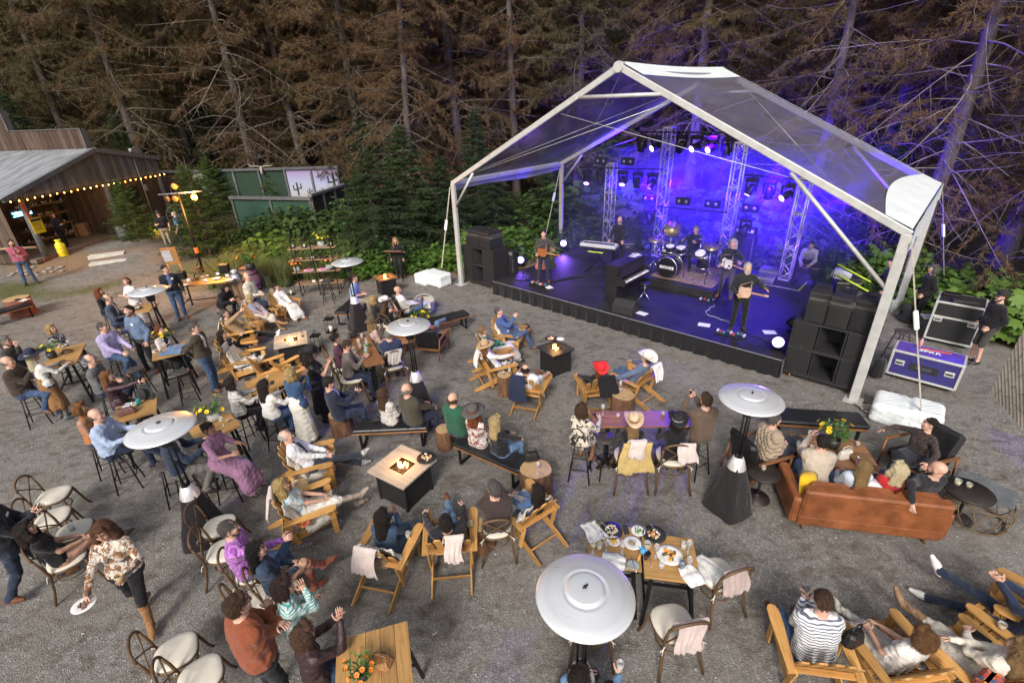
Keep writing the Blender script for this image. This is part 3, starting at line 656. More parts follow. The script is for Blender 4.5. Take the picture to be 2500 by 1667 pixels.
def fire(parent, z, s=1., seed=1):
 r = random.Random(seed)
 for k in range(9):
  a = r.uniform(0,6.28); d = r.uniform(0,.09)*s; hgt = r.uniform(.07,.20)*s; x, y = d*math.cos(a), d*math.sin(a); w = r.uniform(.018,.032)*s
  sw = r.uniform(-.03,.03); MB().tube([(x, y, z),(x+sw*.3, y, z+hgt*.3),(x+sw, y+sw*.5, z+hgt*.65),(x+sw*.6, y+sw, z+hgt)], [w*.6, w, w*.55,.002], 7).build('flame', FLAME, parent)
 L = bpy.data.lights.new('fire_glow', 'POINT'); L.energy = 7; L.color = (1,.5,.18); L.shadow_soft_size = .12
 new_obj('fire_glow', L, parent, (0,0, z+.2))
def firepit(loc, yaw, w, label, kind, h=.62, seed=1):
 t = empty('fire_pit_table', (loc[0], loc[1], 0), R(yaw)); lt = wood('fire_pit_top_ashwood', (.46,.38,.30),.75,0,.6,.05); dk = M('fire_pit_top_black', (.035,.036,.04),.5,.3,.2,20); rd = wood('fire_pit_top_brown', (.24,.12,.055),.5,0,.5,.1)
 base = M('fire_pit_base', (.022,.020,.022),.55,.2,.25,14,60,.25,.003); hw = w/2; o = .165 if kind == 'light' else .15
 mt = {'light': lt, 'dark': dk, 'slat': rd}[kind]
 n = {'light': 3, 'dark': 4, 'slat': 5}[kind]
 for sx in (-1,1):  # boards round the burner
  for k in range(n):
   pw = (hw-o)/n; MB().box((0, sx*(o+pw*(k+.5)), h-.018),(w, pw-.003,.036), None, .003).build('top_board', mt, t)
  for k in range(max(1, n//2)):
   pw = (2*o)/max(1, n//2); MB().box((sx*(o+(hw-o)/2),-o+pw*(k+.5), h-.018),(hw-o-.002, pw-.003,.035), None, .003).build('top_board', mt, t)
 b = MB(); b.box((0,0, h-.075),(2*o-.006,2*o-.006,.02)); bp = b.build('burner_pan', M('lava_pan', (.03,.025,.022),.6), t)
 r = random.Random(seed); b = MB()
 for k in range(60):
  p = (r.uniform(-o, o)*.88, r.uniform(-o, o)*.88, h-.055); e = r.uniform(.012,.022); b.box(p, (e*1.4, e, e), rotz(r.uniform(0,3)) @ rotx(r.uniform(0,3)))
 b.build('lava_rock', M('lava_rock', (.11,.055,.03),.7,0,.5,30), bp)['kind'] = 'stuff'
 bw = w*.74
 for k in range(4):
  q = rotz(R(90*k)); c = q @ Vector((0,-bw/2,(h-.05)/2+.02)); MB().box(c, (bw-.03,.02, h-.10), q, .003).build('side_panel', base, t)
  c = q @ Vector((-bw/2,-bw/2,(h-.04)/2)); MB().box(c, (.045,.045, h-.04), q, .006).build('corner_post', base, t)
 MB().box((0,0,.03),(bw*.98, bw*.98,.03)).build('plinth', base, t)
 fire(bp, h-.055,.85, seed); return tag(t, label, 'fire pit', 'fire pit tables')
BARK = M('bark', (.15,.075,.04),.9,0,.5,16,30,1., .03,(1,1,.25)); ENDG = None
def endgrain(col=(.52,.34,.17)):
 global ENDG
 if ENDG: return ENDG
 m = bpy.data.materials.new('end_grain'); MATS['end_grain'] = m; n, l, b = nodes(m); v = coords(n, l)
 w = n.new('ShaderNodeTexWave'); w.wave_type = 'RINGS'; w.rings_direction = 'Z'; w.inputs['Scale'].default_value = 16; w.inputs['Distortion'].default_value = 3; w.inputs['Detail'].default_value = 3; l.new(v, w.inputs[0])
 c = ramp(n, l, w.outputs['Fac'], [(.2, tuple(x*.72 for x in col)),(.8, col)]); l.new(mixc(n, l, ramp(n, l, noise(n, l, v, 8), [(.45,0.),(.7,.6)]), c, tuple(x*.5 for x in col)), b.inputs['Base Color']); b.inputs['Roughness'].default_value = .7
 ENDG = m; return m
def stump(loc, r, h, label, seed=0, bark=None, smooth=False):
 q = random.Random(seed); ph = [q.uniform(0,6) for _ in range(4)]
 def f(v, a):
  k = 1+.05*math.sin(2*a+ph[0])+.03*math.sin(5*a+ph[1])+(.018*math.sin(17*a+ph[2]+v.z*6) if not smooth else 0); return Vector((v.x*k, v.y*k, v.z))
 t = empty('log_stump', (loc[0], loc[1], 0), q.uniform(0,6))
 MB().lathe([(r*1.05,0),(r*1.0, h*.3),(r*.97, h*.7),(r*.97, h-.012),(r*.95, h)], 40, f=f).build('bark', bark or BARK, t)
 MB().lathe([(r*.955, h-.002),(r*.5, h+.002),(0, h+.003)], 40, f=f).build('cut_top', endgrain(), t)
 return tag(t, label, 'log stump', 'log stump tables')
def drape(name, label, mat, loc, yaw, w, front, back, z, thick=.05, seed=0, cat='blanket', group='folded blankets', slope=0.):
 """cloth hung over an edge: falls front (+Y) and back (-Y) from height z"""
 q = random.Random(seed); ph = q.uniform(0,6); L = front+back+thick*math.pi/2
 def f(u, v):
  x = (u-.5)*w*(1+.14*math.sin(v*4+ph))+.02*math.sin(v*7+ph); sft = v*L
  if sft < back: y, zz = -thick/2, z-(back-sft)
  elif sft < back+thick*math.pi/2: a = (sft-back)/(thick/2); y, zz = -thick/2*math.cos(a), z+thick/2*math.sin(a)
  else: y, zz = thick/2, z-(sft-back-thick*math.pi/2)
  dz = (z-zz); k = (.022*math.sin(u*w*34+ph)+.014*math.sin(u*w*61+ph*3+dz*9))*min(1, dz*6); lo = .022*math.sin(u*7+ph*2)+.012*math.sin(u*17)
  return Vector((x, y+(k if y > 0 else -abs(k)*.8)+(-slope*dz if y < 0 else slope*dz*.2), zz+lo*(dz > .02)))
 b = MB().grid(f, 22,26); o = b.build(name, mat, None, (loc[0], loc[1], 0), R(yaw)); m = o.modifiers.new('thickness', 'SOLIDIFY'); m.thickness = .008
 return tag(o, label, cat, group)
def loc_of(o, local):
 """world point of a local point of a thing"""
 return (Matrix.Translation(o.location) @ o.rotation_euler.to_matrix().to_4x4() @ Vector(local))
# ------------------------------------------------------------------ small things
GLASS = bpy.data.materials.new('clear_glass'); MATS['clear_glass'] = GLASS; _n, _l, _b = nodes(GLASS)
_b.inputs['Base Color'].default_value = (.8,.82,.84,1); _b.inputs['Roughness'].default_value = .06; _t = _n.new('ShaderNodeBsdfTransparent'); _m = _n.new('ShaderNodeMixShader'); _m.inputs[0].default_value = .25; _l.new(_t.outputs[0], _m.inputs[1]); _l.new(_b.outputs[0], _m.inputs[2]); _l.new(_m.outputs[0], _n['Material Output'].inputs[0])
PORC = M('white_porcelain', (.78,.77,.75),.3,0,.04); BLKP = M('black_stoneware', (.025,.025,.026),.5,0,.2)
def tumbler(p, label, drink=None, r=.034, h=.11):
 o = MB().lathe([(0,.004),(r*.85,.0),(r, h),(r*.93, h),(r*.8,.012),(0,.012)], 16).build('drinking_glass', GLASS, None, p)
 if drink: MB().lathe([(0,.014),(r*.78,.014),(r*.86, h*.55),(0, h*.55)], 12).build('drink', M('drink_%.2f_%.2f_%.2f' % drink, drink, .15), o)
 return tag(o, label, 'glass', 'glasses on the tables')
def wineglass(p, label, drink=None):
 o = MB().lathe([(0,0),(.034,.002),(.005,.008),(.004,.09),(.02,.105),(.036,.14),(.034,.175),(.03,.20),(.028,.20),(.033,.15),(0,.105)], 18).build('wine_glass', GLASS, None, p)
 if drink: MB().lathe([(0,.108),(.02,.115),(.033,.14),(0,.142)], 12).build('wine', M('drink_%.2f_%.2f_%.2f' % drink, drink, .15), o)
 return tag(o, label, 'wine glass', 'glasses on the tables')
def plate(p, r, label, mat=None, food=None, seed=0, cat='plate', sx=1., yaw=0):
 o = MB().lathe([(0,.006),(r*.6,.006),(r*.72,.010),(r, .022),(r, .026),(r*.7,.015),(0,.012)], 28, sx=sx).build('plate', mat or PORC, None, p, R(yaw))
 if food:
  q = random.Random(seed); b = MB()
  for k in range(26):
   a = q.uniform(0,6.28); d = r*.5*q.random()**.5; e = q.uniform(.012,.026)*r/.13; b.box((d*math.cos(a)*sx, d*math.sin(a),.017+e*.3+(.02 if k < 10 else 0)),(e*1.5, e, e*.8), rotz(q.uniform(0,3)) @ rotx(q.uniform(-.6,.6)), e*.25, k % len(food))
  b.build('food', [M('food_%.2f_%.2f_%.2f' % c, c, .55,0,.3,40) for c in food], o)['kind'] = 'stuff'
 return tag(o, label, cat, 'plates and dishes')
def phone(p, yaw, label, tilt=0, mtx=None):
 o = MB().box((0,0,.005),(.074,.152,.009), None, .003).build('phone', M('phone_body', (.02,.02,.022),.3), None, p, R(yaw)) if mtx is None else MB().box((0,0,.005),(.074,.152,.009), None, .003).build('phone', M('phone_body', (.02,.02,.022),.3), None, mtx=mtx)
 MB().box((0,0,.0098),(.066,.14,.001)).build('screen', M('phone_screen', (.03,.035,.04),.08), o)
 return tag(o, label, 'phone')
PETAL = M('yellow_petal', (.80,.52,.015),.6,0,.15); LEAFG = M('bouquet_leaf', (.06,.15,.03),.6,0,.4,20)
def bouquet(p, label, s=1., pot='black', seed=0, col=None):
 q = random.Random(seed); t = empty('flower_arrangement', p); pm = {'black': BLKP, 'glass': GLASS, 'white': PORC}[pot]
 MB().lathe([(0,0),(.06*s, .0),(.075*s, .05*s),(.07*s, .12*s),(.062*s, .12*s),(.06*s, .02),(0,.02)], 16).build('vase', pm, t)
 b = MB(); f = MB()
 for k in range(34):
  a = q.uniform(0,6.28); e = q.uniform(.1,.95); L = s*q.uniform(.12,.26); d = Vector((math.cos(a)*math.cos(e)*.8, math.sin(a)*math.cos(e)*.8, math.sin(e)+.3)).normalized(); c = Vector((0,0,.11*s)); tip = c+d*L
  b.tube([c, tip], .002,3)
  for j in range(3):
   w = frame(d+Vector((q.uniform(-1,1), q.uniform(-1,1), q.uniform(-.5,.5)))); c2 = c+d*L*q.uniform(.4,.95); b.add([c2+w @ Vector(v)*s for v in ((0,0,0),(.014,.025,.004),(0,.06,-.006),(-.014,.025,.004))], [(0,1,2,3)])
  if k < 13:
   w = frame(d, (.2,.3,1)); n = 7
   for j in range(n):
    aa = j/n*6.28; f.add([tip+w @ Vector((x*math.cos(aa)-z_*math.sin(aa),.006*s+abs(x)*.25, x*math.sin(aa)+z_*math.cos(aa))) for x, z_ in ((.004*s, 0),(.02*s, .012*s),(.034*s, 0),(.02*s, -.012*s))], [(0,1,2,3)])
 b.build('leaves', LEAFG, t)['kind'] = 'stuff'; f.build('blossoms', col or PETAL, t)['kind'] = 'stuff'
 return tag(t, label, 'flowers', 'flower arrangements')
def lantern(p, h, label, yaw=0):
 t = empty('lantern', p, R(yaw)); w = h*.42
 MB().box((0,0,.012),(w, w, .024)).build('base', BLACKM, t)
 for sx in (-1,1):
  for sy in (-1,1): MB().tube([(sx*w*.44, sy*w*.44,.02),(sx*w*.44, sy*w*.44, h*.66)], .007,4).build('corner_post', BLACKM, t)
 MB().box((0,0, h*.67),(w, w, .02)).build('top_rim', BLACKM, t)
 b = MB(); r = [Vector((sx*w*.45, sy*w*.45, h*.68)) for sx, sy in ((-1,-1),(1,-1),(1,1),(-1,1))]; ap = Vector((0,0, h*.9))
 for v in r: b.tube([v, ap], .006,4)
 b.build('roof_frame', BLACKM, t); MB().tube([(.035*math.cos(k*.5236),0, h*.93+.035*math.sin(k*.5236)) for k in range(13)], .004,5).build('ring', BLACKM, t)
 MB().lathe([(0,.024),(w*.22,.024),(w*.22, h*.3),(0, h*.3)], 12).build('candle', M('candle_wax', (.75,.7,.6),.6), t)
 return tag(t, label, 'lantern', 'black metal lanterns')
def bag(p, yaw, label, col, w=.28, h=.2, d=.12, pat='leather', name='handbag'):
 t = empty(name, p, R(yaw)); m = cloth(col, pat)
 MB().box((0,0, h/2),(w, d, h), None, min(d, h)*.28, tap=.8).build('body', m, t); MB().tube([(-w*.3,0, h*.95),(-w*.26,0, h*1.35),(0,0, h*1.5),(w*.26,0, h*1.35),(w*.3,0, h*.95)], .008,6).build('strap', m, t); MB().box((0, d*.45, h*.55),(w*.3,.02, h*.18), None, .006).build('clasp', BLACKM, t)
 return tag(t, label, 'bag', 'bags')
def napkin(p, yaw, label, s=.2, seed=0, mat=None):
 q = random.Random(seed); a, b_ = q.uniform(0,6), q.uniform(0,6)
 o = MB().grid(lambda u, v: Vector(((u-.5)*s*(1+.15*math.sin(v*5+a)),(v-.5)*s*1.3,.012+.022*abs(math.sin(u*7+a)*math.sin(v*6+b_))+.02*math.exp(-((u-.5)**2+(v-.5)**2)*12))),14,14).build('cloth_napkin', mat or WHITEC, None, p, R(yaw)); m = o.modifiers.new('thickness', 'SOLIDIFY'); m.thickness = .006
 return tag(o, label, 'napkin', 'white napkins')

# ------------------------------------------------------------------ the ground
def yard_zone(x, y):
 """gravel, grass, soil, forest weights of a place"""
 n = .9*math.sin(x*.7+1.3*math.sin(y*.45))+.6*math.sin(y*1.1+x*.35)+.35*math.sin(x*2.3-y*1.7)
 edge = 19.6+.10*max(0,-x-4)+n*.45 if x < 2 else 24-.62*(x-2)+n*.4
 if x > 12.3+n*.3 and y > 6: edge = min(edge, 9.2+n*.3)
 fo = 1/(1+math.exp(-(y-edge)*3.5)); gr = 1-fo; gs = so = 0
 def blob(cx, cy, rx, ry): return max(0, min(1,1.35-math.hypot((x-cx)/rx, (y-cy)/ry)+n*.13))
 gs = max(blob(-18.5,18.2,4.2,1.6), blob(-12.5,20.2,3.0,2.6), blob(-12,17.6,3.5,.9)*.7, blob(-24,19,3,2))
 so = max(blob(-18.8,21.6,4.6,2.6), blob(-8,19,3.5,1.2), blob(-3,18.7,4,1.))
 pth = max(blob(-17.4,20.6,1.3,2.4), blob(-19.3,24.2,1.4,2.))
 gs *= (1-pth)*.8; so *= (1-gs)*(1-pth*.9)
 return gs, so, fo*(1-max(gs, so)*.9)*(1-pth)
def ground_z(x, y):
 up = max(0., min(1., (y-20.6)/2.2))*max(0., min(1., (-x-14.5)/2.5)); z = .30*up
 far = max(0., (math.hypot(x*.8, y)-60))*.16
 side = max(0., min(1., (y-26)/8))*max(0., min(1., (-x-8)/6))*.2
 return z+min(far, 22)+side
def axis(a, b, st, lo, hi):
 out = []; v = a; 
 xs = list(np.arange(a, b+st/2, st)); pre = []; v = a; k = st
 while v > lo: k *= 1.35; v -= k; pre.append(max(v, lo))
 post = []; v = b; k = st
 while v < hi: k *= 1.35; v += k; post.append(min(v, hi))
 return pre[::-1]+xs+post
gx = axis(-27,17,.28,-260,260); gy = axis(.2,27,.28,-120,330)
gv = [(x, y, ground_z(x, y)) for y in gy for x in gx]; nx = len(gx)
gf = np.array([(j*nx+i, j*nx+i+1,(j+1)*nx+i+1,(j+1)*nx+i) for j in range(len(gy)-1) for i in range(nx-1)])
GM = bpy.data.materials.new('gravel_ground'); MATS['gravel_ground'] = GM; n_, l_, b_ = nodes(GM); v_ = coords(n_, l_)
def _vor(sc, rnd=1.):
 x = n_.new('ShaderNodeTexVoronoi'); x.inputs['Scale'].default_value = sc; x.inputs['Randomness'].default_value = rnd; l_.new(v_, x.inputs[0]); return x
vo = _vor(62); vo2 = _vor(27)
bw = n_.new('ShaderNodeRGBToBW'); l_.new(vo.outputs['Color'], bw.inputs[0]); bw2 = n_.new('ShaderNodeRGBToBW'); l_.new(vo2.outputs['Color'], bw2.inputs[0])
st = ramp(n_, l_, bw.outputs[0], [(.12,(.142,.132,.123)),(.45,(.190,.179,.168)),(.72,(.24,.227,.214)),(.92,(.38,.363,.345))])
st = mixc(n_, l_, ramp(n_, l_, bw2.outputs[0], [(.84,0.),(.90,.5)]), st, (.36,.345,.33))
patch = noise(n_, l_, v_, .75,7,.68,.6); patch2 = noise(n_, l_, coords(n_, l_, (1,1.5,1), 'Object', (0,0,.6)),2.6,6,.7,.8); patch3 = noise(n_, l_, v_, 9,5,.7)
st = mixc(n_, l_, ramp(n_, l_, patch, [(.42,0.),(.66,.55)]), st, (.175,.152,.128))
st = mixc(n_, l_, ramp(n_, l_, patch2, [(.48,0.),(.66,.85)]), st, (.088,.071,.055))
st = mixc(n_, l_, ramp(n_, l_, patch3, [(.52,0.),(.75,.7)]), st, (.095,.083,.07))
st = mixc(n_, l_, ramp(n_, l_, noise(n_, l_, v_, .32,4,.6), [(.5,0.),(.75,.35)]), st, (.32,.30,.28))
at = n_.new('ShaderNodeAttribute'); at.attribute_name = 'zone'; sp = n_.new('ShaderNodeSeparateColor'); l_.new(at.outputs['Color'], sp.inputs[0])
def thr(o, a, b):
 q = n_.new('ShaderNodeMath'); q.operation = 'ADD'; l_.new(o, q.inputs[0]); w = n_.new('ShaderNodeMath'); w.operation = 'MULTIPLY_ADD'; l_.new(patch3, w.inputs[0]); w.inputs[1].default_value = .7; w.inputs[2].default_value = -.35; l_.new(w.outputs[0], q.inputs[1])
 return ramp(n_, l_, q.outputs[0], [(a, 0.),(b, 1.)])
soil = ramp(n_, l_, patch3, [(.3,(.15,.095,.055)),(.7,(.30,.205,.13))]); c_ = mixc(n_, l_, thr(sp.outputs[1], .35,.7), st, soil)
grs = ramp(n_, l_, noise(n_, l_, v_, 30,4), [(.3,(.05,.06,.02)),(.7,(.15,.15,.06))]); c_ = mixc(n_, l_, thr(sp.outputs[0], .35,.75), c_, grs)
flr = ramp(n_, l_, noise(n_, l_, v_, 5,6), [(.3,(.018,.014,.009)),(.55,(.045,.032,.02)),(.75,(.03,.04,.015))]); c_ = mixc(n_, l_, thr(sp.outputs[2], .3,.7), c_, flr)
l_.new(c_, b_.inputs['Base Color']); b_.inputs['Roughness'].default_value = .95; b_.inputs['Specular IOR Level'].default_value = .25
ha = n_.new('ShaderNodeMath'); ha.operation = 'ADD'; l_.new(vo.outputs['Distance'], ha.inputs[0]); hm_ = n_.new('ShaderNodeMath'); hm_.operation = 'MULTIPLY'; hm_.inputs[1].default_value = 1.5; l_.new(patch2, hm_.inputs[0]); l_.new(hm_.outputs[0], ha.inputs[1])
bump(n_, l_, b_, ha.outputs[0], .55,.02)
gme = mesh_np('ground', gv, gf, None, True, [GM]); ca = gme.color_attributes.new('zone', 'FLOAT_COLOR', 'POINT')
ca.data.foreach_set('color', np.array([(*yard_zone(x, y),1) for x, y, z in gv], np.float32).ravel())
tag(new_obj('ground', gme), kind='structure')
# loose stones that catch the light on the gravel
_q = random.Random(3); V, F = [], []
for k in range(2600):
 x, y = _q.uniform(-13,11),1.2+_q.random()**1.5*14; s = _q.uniform(.008,.02)*(1 if k % 9 else 1.6)
 z = s*.25; b = len(V); a = _q.uniform(0,6.28)
 V += [(x+s*math.cos(a), y+s*math.sin(a), z),(x+s*.8*math.cos(a+1.7), y+s*.8*math.sin(a+1.7), z),(x+s*math.cos(a+3.2), y+s*math.sin(a+3.2), z),(x+s*.7*math.cos(a+4.7), y+s*.7*math.sin(a+4.7), z),(x, y, z+s*.6),(x, y, -.004)]
 F += [(b, b+1, b+4),(b+1, b+2, b+4),(b+2, b+3, b+4),(b+3, b, b+4),(b+1, b, b+5),(b+2, b+1, b+5),(b+3, b+2, b+5),(b, b+3, b+5)]
tag(new_obj('loose_gravel', mesh_np('loose_gravel', V, F, None, False, [M('pale_stone', (.30,.29,.28),.85,0,.45,3)])), 'pale loose stones scattered over the grey gravel yard', 'gravel', kind='stuff')
# ------------------------------------------------------------------ trees and shrubs
def leafmat(name, cols, rough=.7, sc=.9, trans=.25):
 m = bpy.data.materials.new(name); MATS[name] = m; n, l, b = nodes(m)
 t = n.new('ShaderNodeNewGeometry'); nz = noise(n, l, t.outputs['Position'], sc, 5,.65)
 oi = n.new('ShaderNodeObjectInfo'); a = n.new('ShaderNodeMath'); a.operation = 'MULTIPLY_ADD'; l.new(oi.outputs['Random'], a.inputs[0]); a.inputs[1].default_value = .3; l.new(nz, a.inputs[2])
 st = [(.32+.5*k/(len(cols)-1), c) for k, c in enumerate(cols)]; l.new(ramp(n, l, a.outputs[0], st), b.inputs['Base Color'])
 b.inputs['Roughness'].default_value = rough; b.inputs['Specular IOR Level'].default_value = .25
 if trans:
  tr = n.new('ShaderNodeBsdfTranslucent'); mx = n.new('ShaderNodeMixShader'); mx.inputs[0].default_value = trans; l.new(b.inputs['Base Color'].links[0].from_socket, tr.inputs[0])
  l.new(b.outputs[0], mx.inputs[1]); l.new(tr.outputs[0], mx.inputs[2]); l.new(mx.outputs[0], n['Material Output'].inputs[0])
 return m
BARKG = M('grey_bark', (.10,.08,.066),.95,0,.45,7,18,1., .05,(1,1,.3),.2)
LIMB = M('lichen_twig', (.20,.165,.135),.95,0,.4,3, rnd=.2)
RUST = leafmat('rust_needles', [(.055,.040,.026),(.115,.073,.037),(.155,.092,.044),(.108,.095,.046)])
OLIVE = leafmat('olive_needles', [(.046,.047,.024),(.098,.085,.037),(.13,.112,.048),(.12,.078,.038)])
GREEN = leafmat('spruce_needles', [(.024,.042,.010),(.052,.088,.018),(.085,.125,.026)], sc=2.)
DEEP = leafmat('hemlock_needles', [(.014,.028,.012),(.032,.058,.022),(.055,.085,.028)], sc=1.5)
def conifer(seed, H, r0, z0, nl, Lm, tw, nd, fol, name, bare=.0, droop=.25, nw=.022, nlen=.14, cone=False, lt=.03):
 """a tapered trunk, drooping limbs with side twigs, and needle sprays"""
 q = np.random.default_rng(seed); t = empty(name); b = MB(); ph = q.uniform(0,6,4)
 zs = np.linspace(0, H, 16); b.tube([(.12*math.sin(z*.23+ph[0])*min(1, z/4),.12*math.sin(z*.19+ph[1])*min(1, z/4), z-.15) for z in zs], [r0*(1.25 if i == 0 else 1)*(1-.86*z/H) for i, z in enumerate(zs)], 10); tk = b.build('trunk', BARKG, t)
 LV, LF, NV = [], [], []
 for k in range(nl):
  u = (k+q.random())/nl; z = z0+(H-z0-.3)*u; a = k*2.399+q.uniform(-.4,.4)
  L = (Lm*(1-u)**.8*q.uniform(.75,1.1)+.12) if cone else Lm*q.uniform(.55,1.1)*(1-.55*u)*(.65 if u < .1 else 1)
  el = q.uniform(-.5,.45) if not cone else q.uniform(.05,.35)*(.4+u); d = np.array([math.cos(a)*math.cos(el), math.sin(a)*math.cos(el), math.sin(el)]); side = np.array([-math.sin(a), math.cos(a),0]); cv = q.uniform(-.25,.25) if cone else q.uniform(-.55,.55)
  ts = np.linspace(0,1,6); P = np.array([0,0, z-.15])+np.outer(ts*L, d)+np.outer(L*cv*ts**2, side)+np.outer(-droop*L*ts**2*(q.uniform(.6,1.3) if cone else q.uniform(-.2,2.2))+.12*L*ts**4, [0,0,1])
  rr = lt*(.35+.65*L/Lm)*np.linspace(1,.18,6); o = len(LV)
  for i in range(6):
   for j in range(3): aa = j*2.094; LV.append(P[i]+rr[i]*(math.cos(aa)*side+math.sin(aa)*np.array([0,0,1])))
  for i in range(5):
   for j in range(3): LF.append((o+i*3+j, o+i*3+(j+1) % 3, o+i*3+3+(j+1) % 3, o+i*3+3+j))
  isbare = q.random() < bare*(1.6-2*u)
  for w in range(tw):
   tt = .14+.86*(w+q.random()*.6)/tw; i = min(int(tt*5),4); fr = tt*5-i; p = P[i]*(1-fr)+P[i+1]*fr; ld = P[i+1]-P[i]; ld = ld/np.linalg.norm(ld)
   sg = 1 if w % 2 else -1; td = ld*q.uniform(.35,.8)+side*sg*q.uniform(.6,1)+np.array([0,0, q.uniform(-.55,.15) if cone else q.uniform(-.9,.5)]); td /= np.linalg.norm(td); tl = L*q.uniform(.16,.34)*(1.15-.7*tt)
   e = p+td*tl+np.array([0,0,-.12*tl]); up = np.cross(td, [0,0,1])*.006*(lt/.03); o = len(LV); LV += [p-up, p+up, e+up*.3, e-up*.3]; LF.append((o, o+1, o+2, o+3))
   if isbare: continue
   m = max(2, int(nd*tl/.5)); f = q.uniform(.1,1.05, m); c = p+np.outer(f, e-p); nv = td*q.uniform(.2,.8,(m, 1))+q.normal(0,.55,(m, 3))+np.array([0,0,-.25]); nv /= np.linalg.norm(nv, axis=1)[:, None]
   wv = np.cross(nv, q.normal(0,1,(m, 3))); wv /= np.linalg.norm(wv, axis=1)[:, None]; ln = nlen*q.uniform(.6,1.3,(m, 1)); wd = nw*q.uniform(.6,1.2,(m, 1))
   NV.append(np.stack([c-wv*wd*.5, c+wv*wd*.5, c+nv*ln+wv*wd*.2, c+nv*ln-wv*wd*.2], 1))
 new_obj('limbs', mesh_np('limbs', np.array(LV), LF, None, True, [LIMB]), tk)['kind'] = 'stuff'
 N = np.concatenate(NV).reshape(-1,3); new_obj('crown', mesh_np('crown', N, np.arange(len(N)).reshape(-1,4), None, False, [fol]), t)['kind'] = 'stuff'
 return t
TR = [Proto(lambda: conifer(1,21,.28,2.0,190,4.6,20,60, RUST, 'spruce_tree', .35,.25,.021,.16)), Proto(lambda: conifer(2,23,.32,2.6,190,5.0,20,60, OLIVE, 'spruce_tree', .3,.3,.021,.16)),
 Proto(lambda: conifer(3,20,.25,1.6,170,4.4,20,56, RUST, 'spruce_tree', .6,.35,.02,.16)), Proto(lambda: conifer(4,22,.26,1.2,195,4.4,20,60, OLIVE, 'spruce_tree', .2,.28,.022,.16))]
YOUNG = Proto(lambda: conifer(11,3.5,.05,.12,120,1.35,12,80, GREEN, 'young_spruce', 0,.12,.016,.075, True, .012))
HEMLOCK = Proto(lambda: conifer(12,7.5,.10,.3,120,2.3,16,62, DEEP, 'hemlock_tree', 0,.3,.026,.10, True, .016))
_n0 = len(COL.objects)
big = [  # trunks one can follow in the photograph: foot and trunk size
 ((-23.59,34.00,6.72),1.15,0, 'grey trunked spruce rising just behind the barn roof'),((-17.15,35.00,6.50),1.25,2, 'tall spruce with bare drooping limbs behind the antler skull wall'),
 ((-31.19,38.00,7.48),1., 1, 'brown spruce standing behind the barn parapet'),((-25.05,42.00,7.39),1.1,3, 'olive spruce between two grey trunks behind the lamp post'),
 ((-19.05,42.00,5.13),1.1,1, 'spruce close behind the painted desert wall'),((-15.52,40.00,3.36),1., 0, 'rust brown spruce above the dark side panel of the desert wall'),
 ((9.24,25.50,7.29),.95,1, 'spruce lit violet right behind the drum kit'),((11.90,19.50,6.69),.9,2, 'spruce lit violet behind the outer light tower'),((13.41,15.60,6.89),1., 2, 'leaning spruce lit violet beside the tent corner with a bin at its foot'),
 ((18.83,27.00,4.79),1., 0, 'rust brown spruce behind the clear tent roof'),((4.31,31.00,4.69),.9,3, 'olive spruce behind the tent corner with the keyboard'),((0.68,33.00,5.89),1., 0, 'rust spruce between the hemlocks and the tent'),
 ((-5.71,36.00,7.78),1.1,1, 'tall olive spruce rising behind the hemlocks'),((-10.46,40.00,8.12),1.05,2, 'spruce with rusty sprays hanging over the desert wall')]
_k = 0
for P, sc, ti, lab in big:
 o = TR[ti].put(P[:2], 40*_k, lab, 'tree', 'tall spruces round the yard', ground_z(*P[:2]), sc); _k += 1
_q = random.Random(5); pts = [(p[0][0], p[0][1]) for p in big]
for k in range(2400):
 y = _q.uniform(24,84); x = _q.uniform(-1.1,1.1)*y*1.02+(_q.uniform(-6,6)); sp = 2.9+(y-24)*.012
 if y < 33 and x < -6: continue
 if y < 30 and -5 < x < 12: continue
 if y < 29 and x < 16: continue
 if 40 < y < 47 and 0 < x < 14: continue
 if x < -19 and y < 36: continue
 if any(math.hypot(x-a, y-b) < sp for a, b in pts): continue
 pts.append((x, y)); ti = _q.choice((0,0,1,2,3,3))
 TR[ti].put((x, y), _q.uniform(0,360), ['rust brown spruce with half bare limbs in the forest behind the yard', 'olive spruce with long drooping limbs in the forest behind the yard', 'bare limbed rust spruce in the forest behind the yard', 'olive spruce branched almost to the ground in the forest behind'][ti], 'tree', 'spruces of the forest', ground_z(x, y), _q.uniform(.9,1.2)+max(0, y-45)*.014).rotation_euler[:2] = (R(_q.uniform(-4,4)), R(_q.uniform(-4,4)))
 if len(pts) > 200: break
for x, y, sc, lab in [(15.5,12.5,1., 'dark spruce behind the leafy bank by the black road cases'),(19,8,1., 'spruce at the end of the leafy bank'),(17.5,16.5,1.1, 'rust spruce on the bank beyond the tent corner'),(21,13,1.05, 'bare spruce deep behind the leafy bank'),(15.5,21,1., 'spruce on the slope beyond the outer light tower')]:
 TR[_k % 4].put((x, y), _k*77, lab, 'tree', 'tall spruces round the yard', 0, sc); _k += 1
for P, sc, lab in [((-18.90,24.94),.95, 'young green spruce beside the galvanised bin at the barn'),((-14.11,22.68),1.28, 'young green spruce behind the orange lamp post')]:
 YOUNG.put(P, 20*sc, lab, 'tree', 'young spruces by the barn', ground_z(*P), sc)
YOUNG.put((-17.6,30.5),10, 'young spruce in front of the antler skull wall', 'tree', 'young spruces by the barn', .3,1.1); YOUNG.put((-14.4,31.2),50, 'young spruce under the antler skull', 'tree', 'young spruces by the barn', .25,.9)
